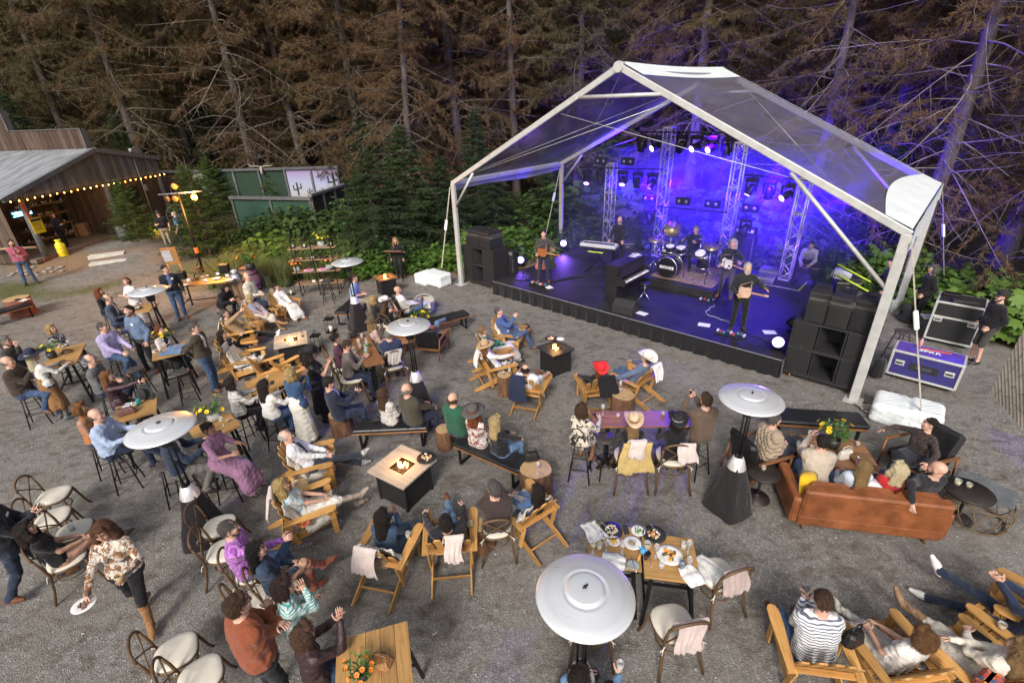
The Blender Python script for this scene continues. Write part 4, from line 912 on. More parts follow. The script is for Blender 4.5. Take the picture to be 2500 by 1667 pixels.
for P, sc, lab in [((-5.65,21.03),.85, 'dark hemlock behind the standing lectern'),((-4.46,22.57),1., 'dark drooping hemlock left of the tent'),((-2.97,23.10),.75, 'dark hemlock close to the tent leg'),((-0.63,25.25),.6, 'low hemlock behind the left speaker stack')]:
 HEMLOCK.put(P, 70*sc*9, lab, 'tree', 'hemlocks between the wall and the tent', 0, sc).scale = (sc*1.15, sc*1.15, sc*.74)
for x, y, sc in ((2.5,27,.7),(6,29.5,.8),(11.5,24,.75),(14,18.5,.7),(17.5,11,.7),(-1.5,27,.8),(9,34,.9),(-9,33,.9),(-24.5,34,.9),(-28,31,1.),(-21,38,1.)):
 HEMLOCK.put((x, y), x*40, 'dark hemlock sapling in the shade under the spruces', 'tree', 'hemlock saplings', ground_z(x, y), sc)
def shrub(seed, R0, n, leaf, lw, mat, name='broadleaf_shrub', lobes=True):
 q = np.random.default_rng(seed); t = empty(name); b = MB(); V, F = [], []
 for k in range(7): a = q.uniform(0,6.28); e = q.uniform(.5,1.2); b.tube([(0,0,-.05),(R0*.5*math.cos(a)*math.cos(e), R0*.5*math.sin(a)*math.cos(e), R0*.6*math.sin(e)),(R0*.85*math.cos(a)*math.cos(e), R0*.85*math.sin(a)*math.cos(e), R0*.9*math.sin(e))], [.014,.01,.005], 4)
 b.build('stems', M('green_stem', (.05,.05,.02),.8), t)['kind'] = 'stuff'
 prof = [(0,0),(.28,.12),(.5,.34),(.26,.42),(.42,.74),(.14,.66),(0,1.),(-.14,.66),(-.42,.74),(-.26,.42),(-.5,.34),(-.28,.12)] if lobes else [(0,0),(.2,.25),(.22,.55),(0,1),(-.22,.55),(-.2,.25)]
 for k in range(n):
  a = q.uniform(0,6.28); e = math.asin(q.uniform(.02,1)); rr = R0*q.uniform(.62,1.08)*(1+.18*math.sin(a*3+seed)); c = Vector((rr*math.cos(a)*math.cos(e), rr*math.sin(a)*math.cos(e),.1*R0+rr*math.sin(e)*.85))
  d = Vector((math.cos(a)+q.normal(0,.5), math.sin(a)+q.normal(0,.5), q.normal(-.15,.35))); Fm = frame(d, (q.normal(0,.3)+math.cos(a)*.3, q.normal(0,.3)+math.sin(a)*.3,1)); s = leaf*q.uniform(.6,1.25); o = len(V)
  V += [c+Fm @ Vector((x*s*lw, (y-.4)*s, -.25*s*x*x-.08*s*y)) for x, y in prof]; F.append(tuple(range(o, o+len(prof))))
 new_obj('leaves', mesh_np('leaves', V, F, None, False, [mat]), t)['kind'] = 'stuff'; return t
BRIGHT = leafmat('bright_leaf', [(.036,.08,.016),(.09,.175,.03),(.145,.235,.05)], .5,2.5,.3); FERN = leafmat('fern_leaf', [(.018,.04,.012),(.042,.082,.024),(.07,.115,.036)], .6,2.5)
SH = [Proto(lambda: shrub(1,1., 330,.26,1., BRIGHT)), Proto(lambda: shrub(2,.8,300,.22,1., BRIGHT)), Proto(lambda: shrub(3,1.1,420,.20,.9, FERN))]; SHS = Proto(lambda: shrub(4,.8,420,.13,.8, FERN, 'leafy_shrub', False))
_q = random.Random(9)
def shrubs(pts, kinds, lab, grp, sc=(.8,1.25)):
 for P in pts:
  k = _q.choice(kinds); (SHS if k == 3 else SH[k]).put((P[0]+_q.uniform(-.25,.25), P[1]+_q.uniform(-.25,.25)), _q.uniform(0,360), lab, 'shrub', grp, ground_z(P[0], P[1]), _q.uniform(*sc))
shrubs([(11.6+.85*i+.35*j, 13.6-1.25*i+1.25*j) for i in range(6) for j in range(4)], (0,1), 'bright green lobed leaf shrub on the bank behind the black road cases', 'shrubs on the bank')
shrubs([(10.0+1.1*(i % 3),16.+1.1*(i//3)) for i in range(8)], (0,2), 'lobed leaf shrub behind the crouching technician', 'shrubs behind the stage end')
shrubs([(3.0+1.0*i, 21.0-.55*i+1.3*j) for i in range(9) for j in range(2)], (0,1,2), 'lobed leaf shrub lit violet behind the light towers', 'shrubs behind the stage', (.9,1.3)); shrubs([(3.4+1.5*i, 24.6-.6*i) for i in range(7)], (0,2), 'tall lobed leaf shrub lit violet beyond the light towers', 'tall shrubs behind the stage', (1.8,2.4))
shrubs([(-1.6+1.05*i, 19.0+.35*i+1.3*j) for i in range(5) for j in range(3)], (0,1,2), 'green lobed leaf shrub behind the left speaker stack', 'shrubs left of the stage')
shrubs([(-5.6+.8*i, 18.5+.12*i+.8*j) for i in range(6) for j in range(2)], (1,0), 'low bright green shrub behind the lectern', 'shrubs behind the lectern', (.6,1.0))
shrubs([(-10.6+1.2*i, 19.3+1.1*j) for i in range(6) for j in range(3)], (3,0,2), 'dense dark green shrub behind the dessert shelves', 'shrubs behind the dessert shelves', (.8,1.2))
shrubs([(-12.8+1.2*i, 23.2+1.2*j) for i in range(5) for j in range(3)], (3,2), 'dark green shrub in front of the green wall', 'shrubs before the green wall', (1.1,1.7))
shrubs([(-6+1.7*i, 27+1.5*j) for i in range(12) for j in range(2)], (2,3), 'dim shrub under the spruces', 'undergrowth under the spruces', (.9,1.5))
shrubs([(-27+2.1*i, 36+2*(i % 2)) for i in range(9)], (2,3), 'dim shrub behind the barn and the wall', 'undergrowth behind the barn', (.9,1.4))
def grass_clump(seed, n, L):
 q = np.random.default_rng(seed); V, F = [], []
 for k in range(n):
  a = q.uniform(0,6.28); r_ = .28*q.random()**.5; ln = L*q.uniform(.5,1.15); lean = q.uniform(.1,.75); d = np.array([math.cos(a), math.sin(a),0]); s = np.array([-d[1], d[0], 0])*.011; p = d*r_*q.uniform(-1,1); o = len(V)
  for t in (0,.35,.7,1): c = p+d*ln*lean*t**1.8+np.array([0,0, ln*(t-.35*lean*t*t)]); w = s*(1-t*.92); V += [c-w, c+w]
  F += [(o+2*i, o+2*i+1, o+2*i+3, o+2*i+2) for i in range(3)]
 return mesh_np('grass_clump', np.array(V), F, None, True, [TALLG])
TALLG = leafmat('tall_grass', [(.04,.075,.022),(.10,.15,.05),(.19,.20,.085)], .6,3., .3); _gm = [grass_clump(k, 90,1.15) for k in range(3)]
for k in range(95):
 x, y = _q.uniform(-11.2,-6.4), _q.uniform(17.3,21.2)
 if y < 17.9 and x > -7.6: continue
 o = new_obj('grass_clump', _gm[k % 3], None, (x, y, 0), _q.uniform(0,6)); o.scale = (1,1, _q.uniform(.6,1.05)); tag(o, 'clump of tall arching grass behind the dessert shelves', 'grass', 'tall grass clumps')
V, F = [], []   # short turf
for k in range(9000):
 x, y = _q.uniform(-25,-9), _q.uniform(16.4,23)
 if yard_zone(x, y)[0] < .35+_q.random()*.4: continue
 z = ground_z(x, y); a = _q.uniform(0,6.28); h = _q.uniform(.03,.10); w = .008; o = len(V); V += [(x-w*math.cos(a), y-w*math.sin(a), z),(x+w*math.cos(a), y+w*math.sin(a), z),(x+_q.uniform(-.03,.03), y+_q.uniform(-.03,.03), z+h)]; F.append((o, o+1, o+2))
tag(new_obj('turf', mesh_np('turf', V, F, None, False, [leafmat('turf_blade', [(.05,.08,.02),(.11,.15,.04),(.17,.17,.06)], .7,2.)])), 'short patchy turf in front of the barn steps', 'grass', kind='stuff')
# pale track through the wood beyond the stage
tag(MB().grid(lambda u, v: Vector((-6+u*30,41.5+v*4.0+1.2*math.sin(u*4),.02+ground_z(-6+u*30,42+v*4))),24,4).build('forest_track', M('pale_track', (.30,.28,.26),.95,0,.2,1.5)), kind='structure')

# ------------------------------------------------------------------ barn with open bar
GREYB = wood('weathered_board', (.15,.15,.155),.5,2,.95,.3,.6,.1); BROWNB = wood('weathered_brown_board', (.105,.075,.06),.45,2,.95,.3,.6,.1)
BX = Vector((.129,.991)); BO = Vector((-20.9,21.57))
barn = empty('barn', (BO.x, BO.y, 0), math.atan2(BX.y, BX.x)); tag(barn, 'weathered grey board barn with tin roof and an open bar under its gable', 'barn')
def rake(x): return 3.06+(4.53-3.06)*(x+.48)/4.93 if x < 4.45 else 4.53-(4.53-3.77)*(x-4.45)/3.75
_q = random.Random(21); x = -.36
while x < 8.15:
 w = _q.uniform(.19,.30); x1 = min(x+w, 8.2); zt0, zt1 = rake(x)-.02, rake(x1-.008)-.02; zb = 2.93+_q.uniform(-.03,.03)
 if x < 4.45 < x1: x1 = 4.45; zt1 = rake(4.449)-.02
 if zt0 > zb+.05:
  yo = _q.uniform(0,.02)
  MB().add([(x, yo, zb),(x1-.012, yo, zb),(x1-.012, yo+.022, zb),(x, yo+.022, zb),(x, yo, zt0),(x1-.012, yo, zt1),(x1-.012, yo+.022, zt1),(x, yo+.022, zt0)], [(3,2,1,0),(4,5,6,7),(0,1,5,4),(1,2,6,5),(2,3,7,6),(3,0,4,7)]).build('gable_board', GREYB, barn)
 x = x1
for (xa, za),(xb, zb) in (((-.62,3.02),(4.45,4.55)),((4.45,4.55),(8.35,3.76))):
 L = math.hypot(xb-xa, zb-za); MB().box(((xa+xb)/2,-.10,(za+zb)/2-.06),(L, .16,.20), roty(-math.atan2(zb-za, xb-xa)),.01).build('rake_fascia', GREYB, barn)
TIN = M('corrugated_tin', (.40,.41,.43),.5,.55,.38,2.2,9,.2,.01,(.18,2.2,1))
def tin(xa, za, xb, zb, y0, y1, nm):
 n = int((y1-y0)/.08); MB().grid(lambda u, v: Vector((xa+(xb-xa)*v, y0+(y1-y0)*u, za+(zb-za)*v+.035+.02*math.sin(u*n*2.1))), n*2,6).build(nm, TIN, barn)
tin(-.75,2.98,4.42,4.53,-.18,11, 'roof_sheet'); tin(8.5,3.72,4.48,4.53,-.18,11, 'roof_sheet')
for k in range(30):   # false front along the ridge
 y0 = .18+k*.26; hh = .86 if k < 15 else 1.75; MB().box((4.40+_q.uniform(-.008,.008), y0+.13,4.58+hh/2),(.03,.245, hh)).build('parapet_board', BROWNB, barn)
MB().box((4.40,.18+15*.13,5.46),(.12,3.95,.04)).build('parapet_cap', GREYB, barn); MB().box((4.40,.18+22.5*.26,6.35),(.12,4.0,.04)).build('parapet_cap', GREYB, barn)
MB().box((4.46,.14,5.02),(.32,.05,.88), None, .004).build('parapet_corner', GREYB, barn); MB().box((4.46,4.06,5.9),(.32,.05,.88), None, .004).build('parapet_corner', GREYB, barn)
for px_, nm in ((.24, 'post'),(8.05, 'post'),(4.5, 'post')): MB().tube([(px_, .12,.2),(px_, .12,2.98)], [.13,.115], 9).build(nm, GREYB, barn)
MB().box((.55,.14,2.55),(.10,.10,1.1), roty(R(38)),.01).build('knee_brace', BROWNB, barn)
MB().box((3.9,.14,2.90),(8.4,.14,.16), None, .01).build('beam', GREYB, barn)
MB().box((3.9,2.5,.255),(8.4,4.9,.16)).build('deck', M('deck_boards', (.17,.13,.10),.9,0,.3,6, stretch=(1,12,1)), barn); MB().box((2.2,.02,.265),(4.4,.05,.16)).build('deck_edge', M('red_edge', (.22,.09,.07),.9), barn)
for k in range(18): MB().box((-.3+k*.25+.12,3.0+_q.uniform(0,.02),1.65),(.235,.025,2.7)).build('back_wall_board', BROWNB, barn)
for k in range(16): MB().box((4.62+k*.225+.11,.20+_q.uniform(0,.02),1.6),(.212,.024,2.65)).build('front_wall_board', BROWNB, barn)
for k in range(12): MB().box((4.55,.3+k*.23+.11,1.62),(.024,.215,2.65)).build('bar_side_board', BROWNB, barn)
for k in range(10): MB().box((-.42,.4+k*.26+.12,1.5),(.024,.245,2.6)).build('end_wall_board', BROWNB, barn)
wd = MB(); wd.box((6.0,.155,2.0),(.8,.05,1.0)); wd.build('window', M('dark_pane', (.02,.022,.025),.15), barn)
MB().tube([(6.6,-.05,.4),(6.6,-.06,4.2)], .03,6).build('conduit', M('galvanised', (.36,.37,.38),.5,.8), barn); MB().lathe([(0,-.1),(.09,-.1),(.11,0),(.09,.1),(0,.1)], 12,(6.6,-.08,4.28)).build('yard_light', M('galvanised', (.36,.37,.38),.5,.8), barn); MB().box((6.75,-.06,2.35),(.22,.14,.32), None, .02).build('meter_box', M('galvanised', (.36,.37,.38),.5,.8), barn)
BULB = M('warm_bulb', (1,.6,.2),.4, emit=(1,.42,.06), es=11.)
sl = empty('string_lights', (BO.x, BO.y, 0), math.atan2(BX.y, BX.x)); tag(sl, 'row of warm round bulbs strung under the barn gable', 'string lights')
MB().tube([(-.4+8.8*k/24,-.14,2.93-.02*math.sin(k*3.14)) for k in range(25)], .008,4).build('cable', BLACKM, sl)
for k in range(26): MB().lathe([(0,-.045),(.02,-.036),(.026,-.015),(.015,.01),(.01,.025)], 8,(-.35+8.6*k/25,-.14,2.87-.012*(k % 3))).build('bulb', BULB, sl)
for k in range(3):
 L = bpy.data.lights.new('string_glow', 'POINT'); L.energy = 16; L.color = (1,.55,.2); L.shadow_soft_size = .3; new_obj('string_glow', L, sl, (1.+2.2*k, .25,2.72))
# shelves and bar things inside
sh = empty('bar_shelf', (0,0,0)); sh.matrix_world = barn.matrix_basis @ Matrix.Translation((2.6,2.2,.3)); tag(sh, 'dark metal bar shelf stacked with glasses inside the barn', 'shelf')
for k in range(4): MB().box((0,0,.35+k*.52),(2.5,.36,.04)).build('shelf_board', wood('bar_shelf_board', (.25,.15,.085),.5,0), sh)
for sx in (-1.2,0,1.2): MB().tube([(sx, -.17,0),(sx, -.17,2.1)], .016,4).build('upright', BLACKM, sh); MB().tube([(sx, .17,0),(sx, .17,2.1)], .016,4).build('upright', BLACKM, sh)
b = MB()
for k in range(60): b.lathe([(.0,0),(.03,.0),(.036,.1),(.03,.1),(.0,.01)], 7,(_q.uniform(-1.15,1.15), _q.uniform(-.12,.12),.37+.52*_q.randrange(4)))
gl = b.build('stacked_glassware', M('frosted_glass', (.45,.47,.5),.15,0,.1, spec=.8), None); gl.matrix_world = sh.matrix_world; tag(gl, 'many glasses crowded on the bar shelf boards', 'glassware', kind='stuff')
tag(MB().box((0,0,.36),(.55,.5,.62), None, .02).build('carton', M('cardboard', (.28,.18,.11),.9), None, loc=tuple(sh.matrix_world @ Vector((1.55,-.1,0))), rz=.3), 'brown cardboard carton at the end of the bar shelf', 'box')
NEON = M('blue_neon', (.2,.6,.9),.4, emit=(.12,.55,1.), es=10.)
ns = empty('neon_sign'); ns.matrix_world = barn.matrix_basis @ Matrix.Translation((.95,1.2,2.15)); tag(ns, 'glowing blue neon sign hung in the barn doorway', 'neon sign')
MB().box((0,.04,0),(.95,.03,.34)).build('back_board', BLACKM, ns)
MB().tube([(-.40+.8*k/40,0,.07*math.sin(k*1.25)+.02) for k in range(41)], .018,6).build('neon_tube', NEON, ns); MB().tube([(-.42,0,-.10),(.42,0,-.08)], .014,6).build('neon_tube', NEON, ns)
sg = empty('notice_sign'); sg.matrix_world = barn.matrix_basis @ Matrix.Translation((.34,-.06,1.72)); tag(sg, 'yellow notice sign with black lettering fixed to the barn post', 'sign')
MB().box((0,0,0),(.50,.02,.66)).build('panel', M('sign_yellow', (.80,.56,.02),.5), sg)
blk = M('print_black', (.02,.02,.02),.6); MB().box((0,-.012,.24),(.44,.006,.11)).build('heading_bar', blk, sg)
for k in range(4): MB().box((0,-.012,.10-k*.09),(.36-.05*(k % 2),.005,.022)).build('text_line', blk, sg)
tg = MB().box((0,0,0),(.11,.02,.85), roty(R(-7)),.004).build('thermometer', M('red_enamel', (.65,.10,.04),.4)); tg.matrix_world = barn.matrix_basis @ Matrix.Translation((.14,-.05,2.35)); tag(tg, 'long red plaque on the barn post above the yellow notice', 'plaque')
P = loc_of(barn, (.72,-.25,0)); t = empty('milk_churn', (P.x, P.y, .22)); MB().lathe([(0,0),(.22,0),(.235,.03),(.235,.62),(.2,.74),(.12,.80),(.12,.88),(.16,.94),(.15,.955),(0,.94)], 22).build('body', M('yellow_paint', (.78,.62,.03),.45), t); MB().tube([(.2,.0,.7),(.27,0,.62),(.235,0,.5)], .012,6).build('handle', M('yellow_paint', (.78,.62,.03),.45), t); t.scale = (.8,.8,.8); tag(t, 'bright yellow milk churn at the foot of the barn post', 'milk churn')
P = (-19.31,24.65); t = empty('galvanised_bin', (*P, .25)); MB().lathe([(0,0),(.26,0),(.30,.72),(.31,.74),(.30,.76),(.28,.74),(.24,.03),(0,.03)], 22).build('body', M('galvanised', (.36,.37,.38),.5,.8), t); MB().lathe([(.287,.35),(.297,.37),(.291,.39)], 22).build('hoop', M('galvanised', (.36,.37,.38),.5,.8), t); tag(t, 'galvanised metal bin between the bar deck and young spruce', 'bin')
st_ = empty('stone_steps', (0,0,0)); tag(st_, 'two pale stone slab steps up the bank to the barn', 'steps')
A_, B_ = Vector((-18.55,20.90)), Vector((-17.27,21.44)); A2, B2 = Vector((-19.04,21.53)), Vector((-17.88,22.27)); an = math.atan2(B_.y-A_.y, B_.x-A_.x); SLAB = M('pale_slab', (.50,.48,.44),.9,0,.12,5,30,.3,.01)
MB().box(((A_.x+B_.x)/2,(A_.y+B_.y)/2+.2,.07),((B_-A_).length, .42,.16), an, .015).build('step_slab', SLAB, st_); MB().box(((A2.x+B2.x)/2,(A2.y+B2.y)/2+.2,.22),((B2-A2).length, .42,.16), an, .015).build('step_slab', SLAB, st_)
# firewood left of the post
LOGM = M('split_log', (.30,.19,.11),.9,0,.35,8, rnd=.3)
fw = empty('firewood_stack', (0,0,0)); P = Vector((-25.70,25.16)); tag(fw, 'stack of split firewood beside the barn post', 'firewood')
for k in range(34):
 r_, c_ = divmod(k, 9); q = rotz(R(60+_q.uniform(-9,9))) @ rotx(R(_q.uniform(-5,5)) if True else 0); d = .07+_q.uniform(-.012,.012)
 p0 = Vector((P.x-1.3+.17*c_+.08*(r_ % 2)+.05, P.y-.2+.1*c_*.3,.30+.14*r_)); MB().tube([p0-Vector((.14,.2,0)), p0+Vector((.14,.2,0))], d, 6, smooth=False).build('log', LOGM, fw)
tag(MB().tube([(-23.5,20.9,.95),(-20.6,21.2,.92)], .055,8).build('log_rail', wood('peeled_log', (.34,.23,.14),.6,0)), 'peeled log rail above the firewood stack', 'rail')
for k in range(22):
 x, y = _q.uniform(-21.5,-19.2), _q.uniform(20.0,21.2); s = _q.uniform(.06,.15); o = MB().lathe([(0,-.3),(.8,-.2),(1,.15),(.7,.5),(0,.62)], 8, f=lambda v, a: Vector((v.x*(1+.2*math.sin(3*a+k)), v.y*(1+.2*math.cos(2*a+k)), v.z))).build('boulder', M('pale_rock', (.26,.25,.23),.9,0,.2,6,12,.4,.02), None, (x, y, ground_z(x, y)+.02), k); o.scale = (s, s*.8, s*.7); tag(o, 'pale rock at the edge of the bank below the barn post', 'rock', 'rocks by the barn')
# ------------------------------------------------------------------ painted plank walls behind the shrubs
def wall_run(name, label, A, B, z0, z1, mats, frame_mat, th=.05, posts=4):
 t = empty(name, (A[0], A[1], 0), math.atan2(B[1]-A[1], B[0]-A[0])); L = math.hypot(B[0]-A[0], B[1]-A[1]); n = len(mats)
 for k, m in enumerate(mats): MB().box((L*(k+.5)/n, 0,(z0+z1)/2),(L/n-.01, th, z1-z0)).build('panel', m, t)
 for k in range(posts+1): MB().box((L*k/posts, -.05,(z0+z1)/2-.1),(.12,.12, z1-z0+.2), None, .008).build('post', frame_mat, t)
 MB().box((L/2,-.05, z1+.06),(L+.2,.22,.14), None, .01).build('top_rail', frame_mat, t); return tag(t, label, 'wall'), L
DKG = wood('dark_green_board', (.016,.04,.025),.6,0,.8,.1,.5); GRN = wood('green_painted_board', (.022,.062,.042),.6,0,.8,.1,.5); DKB = M('black_board', (.03,.027,.03),.9,0,.3,3); PALE = M('pale_painted_board', (.18,.22,.15),.9,0,.25,3)
MUR = bpy.data.materials.new('mural_sky'); MATS['mural_sky'] = MUR; n_, l_, b_ = nodes(MUR); gr_ = n_.new('ShaderNodeSeparateXYZ'); l_.new(coords(n_, l_), gr_.inputs[0])
mr_ = n_.new('ShaderNodeMapRange'); mr_.inputs[1].default_value = .9; mr_.inputs[2].default_value = 2.6; l_.new(gr_.outputs[2], mr_.inputs[0])
l_.new(ramp(n_, l_, mr_.outputs[0], [(.0,(.36,.31,.20)),(.3,(.36,.38,.44)),(.65,(.32,.34,.48)),(1., (.28,.22,.40))]), b_.inputs['Base Color']); b_.inputs['Roughness'].default_value = .7
GA, GB = (-14.43,26.50,1.64),(-9.85,25.20,1.71)
fwall, _L = wall_run('green_wall', 'low green painted board wall with a pale timber top rail', GA, GB, .2,1.85, [GRN, GRN, GRN, GRN], GREYB, posts=2)
SA, SB = GB, (-9.14,28.50,1.60)
swall, _L = wall_run('black_side_wall', 'black side panel wall joined to the corner of the green wall', SA, SB, .2,2.0, [DKB, DKB, DKB], GREYB, posts=3)
MA, MBp = (-21.27,31.50,2.03),(-9.98,30.50,2.22)
mwall, mL = wall_run('desert_mural_wall', 'long timber wall painted with a violet desert sky and black cacti', MA, MBp, .3,2.75, [BROWNB, PALE, DKG, DKG, DKG, MUR, MUR], GREYB, posts=7)
def cactus(x, z, h):
 b = MB(); b.box((x, -.035, z+h/2),(h*.13,.02, h)); 
 for s, zz in ((-1,.45),(1,.55)): b.box((x+s*h*.2,-.034, z+h*zz),(h*.3,.018, h*.09)); b.box((x+s*h*.32,-.033, z+h*(zz+.16)),(h*.09,.018, h*.38))
 b.build('painted_cactus', blk, mwall)
for x, z, h in ((mL*.765,1.25,.75),(mL*.90,1.15,.5),(mL*.972,1.5,1.05),(mL*.94,1.1,.3),(mL*.83,1.2,.45)): cactus(x, z, h)
wf = MB()
for x in (.0,.3,.6): wf.box((mL*.05+x, -.06,1.5),(.035,.04,.95))
for z in (1.05,1.5,1.95): wf.box((mL*.05+.3,-.058, z),(.64,.04,.035))
wf.build('window_frame', M('white_sash', (.55,.54,.5),.7), mwall)
wh = empty('wagon_wheel', (*(-18.94,28.60),.7)); wh.rotation_euler = (R(80),0, R(10)); tag(wh, 'old spoked wagon wheel leaning against the timber wall', 'wheel')
MB().tube([(.6*math.cos(k*.2618),.6*math.sin(k*.2618),0) for k in range(25)], .035,6, cap=False).build('rim', GREYB, wh); MB().lathe([(0,-.08),(.09,-.08),(.09,.08),(0,.08)], 12).build('hub', GREYB, wh)
for k in range(12): MB().tube([(0,0,0),(.6*math.cos(k*.5236),.6*math.sin(k*.5236),0)], .018,5).build('spoke', GREYB, wh)
an_ = empty('antler_skull', (*loc_of(mwall, (mL*.60,-.2,0)).xy, 2.75)); an_.rotation_euler = (0,0, mwall.rotation_euler.z); tag(an_, 'pale antler skull fixed on the top rail of the timber wall', 'skull'); an_.scale = (.7,.7,.7); BONE = M('bone', (.36,.33,.27),.8)
MB().tube([(0,0,.35),(0,-.06,.15),(0,-.1,-.15),(0,-.12,-.3)], [.08,.12,.09,.05], 8).build('skull', BONE, an_)
for s in (-1,1): MB().tube([(s*.06,0,.3),(s*.45,0,.38),(s*.9,0,.36),(s*1.1,.0,.55)], [.04,.035,.03,.012], 6).build('antler', BONE, an_); MB().tube([(s*.6,0,.38),(s*.55,0,.65)], [.025,.01], 5).build('tine', BONE, an_)
# lamp stand with orange flood
P = (-12.47,19.22); lp = empty('lamp_stand', (P[0], P[1], 0)); tag(lp, 'tall black lamp stand with an orange flood lamp glowing', 'lamp stand')
for (xa, ya) in ((.45,.1),(-.3,.35),(-.2,-.4)): MB().tube([(0,0,.75),(xa, ya, 0)], .02,6).build('leg', BLACKM, lp)
MB().tube([(0,0,.1),(0,0,3.25)], [.045,.035], 8).build('mast', BLACKM, lp); MB().box((0,0,1.02),(.11,.11,.22), None, .01).build('orange_sleeve', M('orange_tape', (.8,.16,.03),.5), lp)
MB().tube([(-.75,0,3.2),(.95,0,3.28)], .025,6).build('cross_bar', M('galvanised', (.36,.37,.38),.5,.8), lp)
ORNG = M('orange_lamp', (1,.5,.1),.4, emit=(1,.14,.006), es=4.)
for x, z, on in ((.62,3.08,1),(.0,3.5,.3),(-.42,3.05,0),(-.12,3.05,.12)):
 MB().lathe([(0,-.16),(.07,-.15),(.12,.0),(.125,.06),(.11,.05)], 14,(0,0,0)).build('lamp_housing', BLACKM, lp, mtx=T4((x, -.02, z), rotx(R(95)))); MB().lathe([(0,.045),(.11,.045),(.11,.05),(0,.055)], 14).build('lamp_lens', ORNG if on == 1 else M('dim_amber_lens_%d' % int(on*100),(.12,.06,.02),.3, emit=(1,.35,.04), es=3*on), lp, mtx=T4((x, -.02, z), rotx(R(95))))
L = bpy.data.lights.new('orange_flood', 'POINT'); L.energy = 520; L.color = (1,.40,.06); L.shadow_soft_size = .12; new_obj('orange_flood', L, lp, (.62,-.28,3.08))
# small flood lamp lighting the foot of the young spruce
P = (-18.59,25.67); fl = empty('ground_flood', (P[0], P[1], .25)); tag(fl, 'small amber flood lamp at the foot of the young spruce', 'lamp'); MB().box((0,0,.1),(.16,.12,.14), None, .02).build('housing', BLACKM, fl); MB().box((-.02,.065,.11),(.13,.01,.1)).build('lens', M('amber_lens', (1,.6,.1),.3, emit=(1,.55,.05), es=25.), fl)
L = bpy.data.lights.new('amber_flood', 'POINT'); L.energy = 40; L.color = (1,.62,.1); L.shadow_soft_size = .08; new_obj('amber_flood', L, fl, (0,.22,.2))

# ------------------------------------------------------------------ tent over the stage
YS = R(-42.903); SO = (-1.769,16.852); TW, TD, TH, TR_ = 12.20,6.03,3.53,6.54; ZS = .455
SMX = Matrix.Translation((SO[0], SO[1], 0)) @ Matrix.Rotation(YS, 4, 'Z')
def SW(x, y, z=0): return SMX @ Vector((x, y, z))
def sroot(name, x, y, z=0, yaw=0): return empty(name, SW(x, y, z), YS+R(yaw))
ALU = M('aluminium_profile', (.52,.52,.505),.45,.25,.12,5); VWHITE = M('white_vinyl', (.72,.76,.78),.5,0,.06,3,10,.25,.02)
CLEAR = bpy.data.materials.new('clear_vinyl'); MATS['clear_vinyl'] = CLEAR; n_, l_, b_ = nodes(CLEAR); b_.inputs['Base Color'].default_value = (.22,.21,.27,1); b_.inputs['Roughness'].default_value = .3
tr_ = n_.new('ShaderNodeBsdfTransparent'); tr_.inputs[0].default_value = (.78,.78,.84,1); mx_ = n_.new('ShaderNodeMixShader'); nz_ = noise(n_, l_, coords(n_, l_, (1,.3,1)),1.6,5,.6,.5)
l_.new(ramp(n_, l_, nz_, [(.3,.36),(.75,.58)]), mx_.inputs[0]); l_.new(tr_.outputs[0], mx_.inputs[1]); l_.new(b_.outputs[0], mx_.inputs[2]); l_.new(mx_.outputs[0], n_['Material Output'].inputs[0]); bump(n_, l_, b_, nz_, .3,.05)
tent = sroot('stage_tent', 0,0); tag(tent, 'peaked frame tent with a clear plastic roof over the stage', 'tent')
def beam(a, b, w, h, nm, m=ALU, par=tent, up=(0,0,1), bev=.012):
 a, b = Vector(a), Vector(b); return MB().box((a+b)/2,(w, (b-a).length, h), frame(b-a, up), bev).build(nm, m, par)
for y in (0, TD):
 for x in (0, TW): beam((x, y, 0),(x, y, TH),.10,.17, 'leg', up=(1,0,0)); MB().box((x, y, .012),(.34,.34,.022)).build('foot_plate', ALU, tent)
 beam((-.05, y, TH),(TW/2, y, TR_),.08,.14, 'rafter'); beam((TW+.05, y, TH),(TW/2, y, TR_),.08,.14, 'rafter')
 MB().tube([(TW/2, y-.09, TR_),(TW/2, y+.09, TR_)], .12,14).build('ridge_joint', ALU, tent)
 t_ = .82; zz = TH+(TR_-TH)*t_; MB().tube([(TW/2*t_, y, zz-.05),(TW-TW/2*t_, y, zz-.05)], .045,10).build('collar_tie', ALU, tent)
 for s in (0,1):
  x0 = 0 if s == 0 else TW; sg = 1 if s == 0 else -1; kx = (1.0 if s == 0 else 2.1); zk = TH+(TR_-TH)*kx/(TW/2)-.1
  MB().tube([(x0+sg*.05, y, TH-(.75 if s == 0 else 1.05)),(x0+sg*kx, y, zk)], .04,8).build('knee_brace', ALU, tent)
for x, z in ((0, TH),(TW, TH),(TW/2, TR_-.03)): beam((x, 0, z),(x, TD, z),.09,.12, 'purlin')
def slope(s, t, y, sag=0.):   # t: 0 ridge .. 1 eave
 x = TW/2+s*TW/2*t; return Vector((x, y, TR_-(TR_-TH)*t+.10-sag*math.sin(math.pi*t)*math.sin(math.pi*y/TD)))
for s in (-1,1):
 MB().grid(lambda u, v: slope(s, .055+.945*v, .02+(TD-.04)*u, .14),20,30).build('roof_panel', CLEAR, tent)
 MB().grid(lambda u, v: slope(s, v*.10, TD*u)+Vector((0,0,.018-.05*math.sin(math.pi*u))),14,5).build('ridge_strip', VWHITE, tent)
MB().grid(lambda u, v: slope(1,1-(.065+.05*math.sin(math.pi*u))*(1-v),-.02+(TD+.04)*u)+Vector((.05*v, 0,.012-.03*math.sin(u*40)*v*(1-v))),40,8).build('eave_panel', VWHITE, tent)
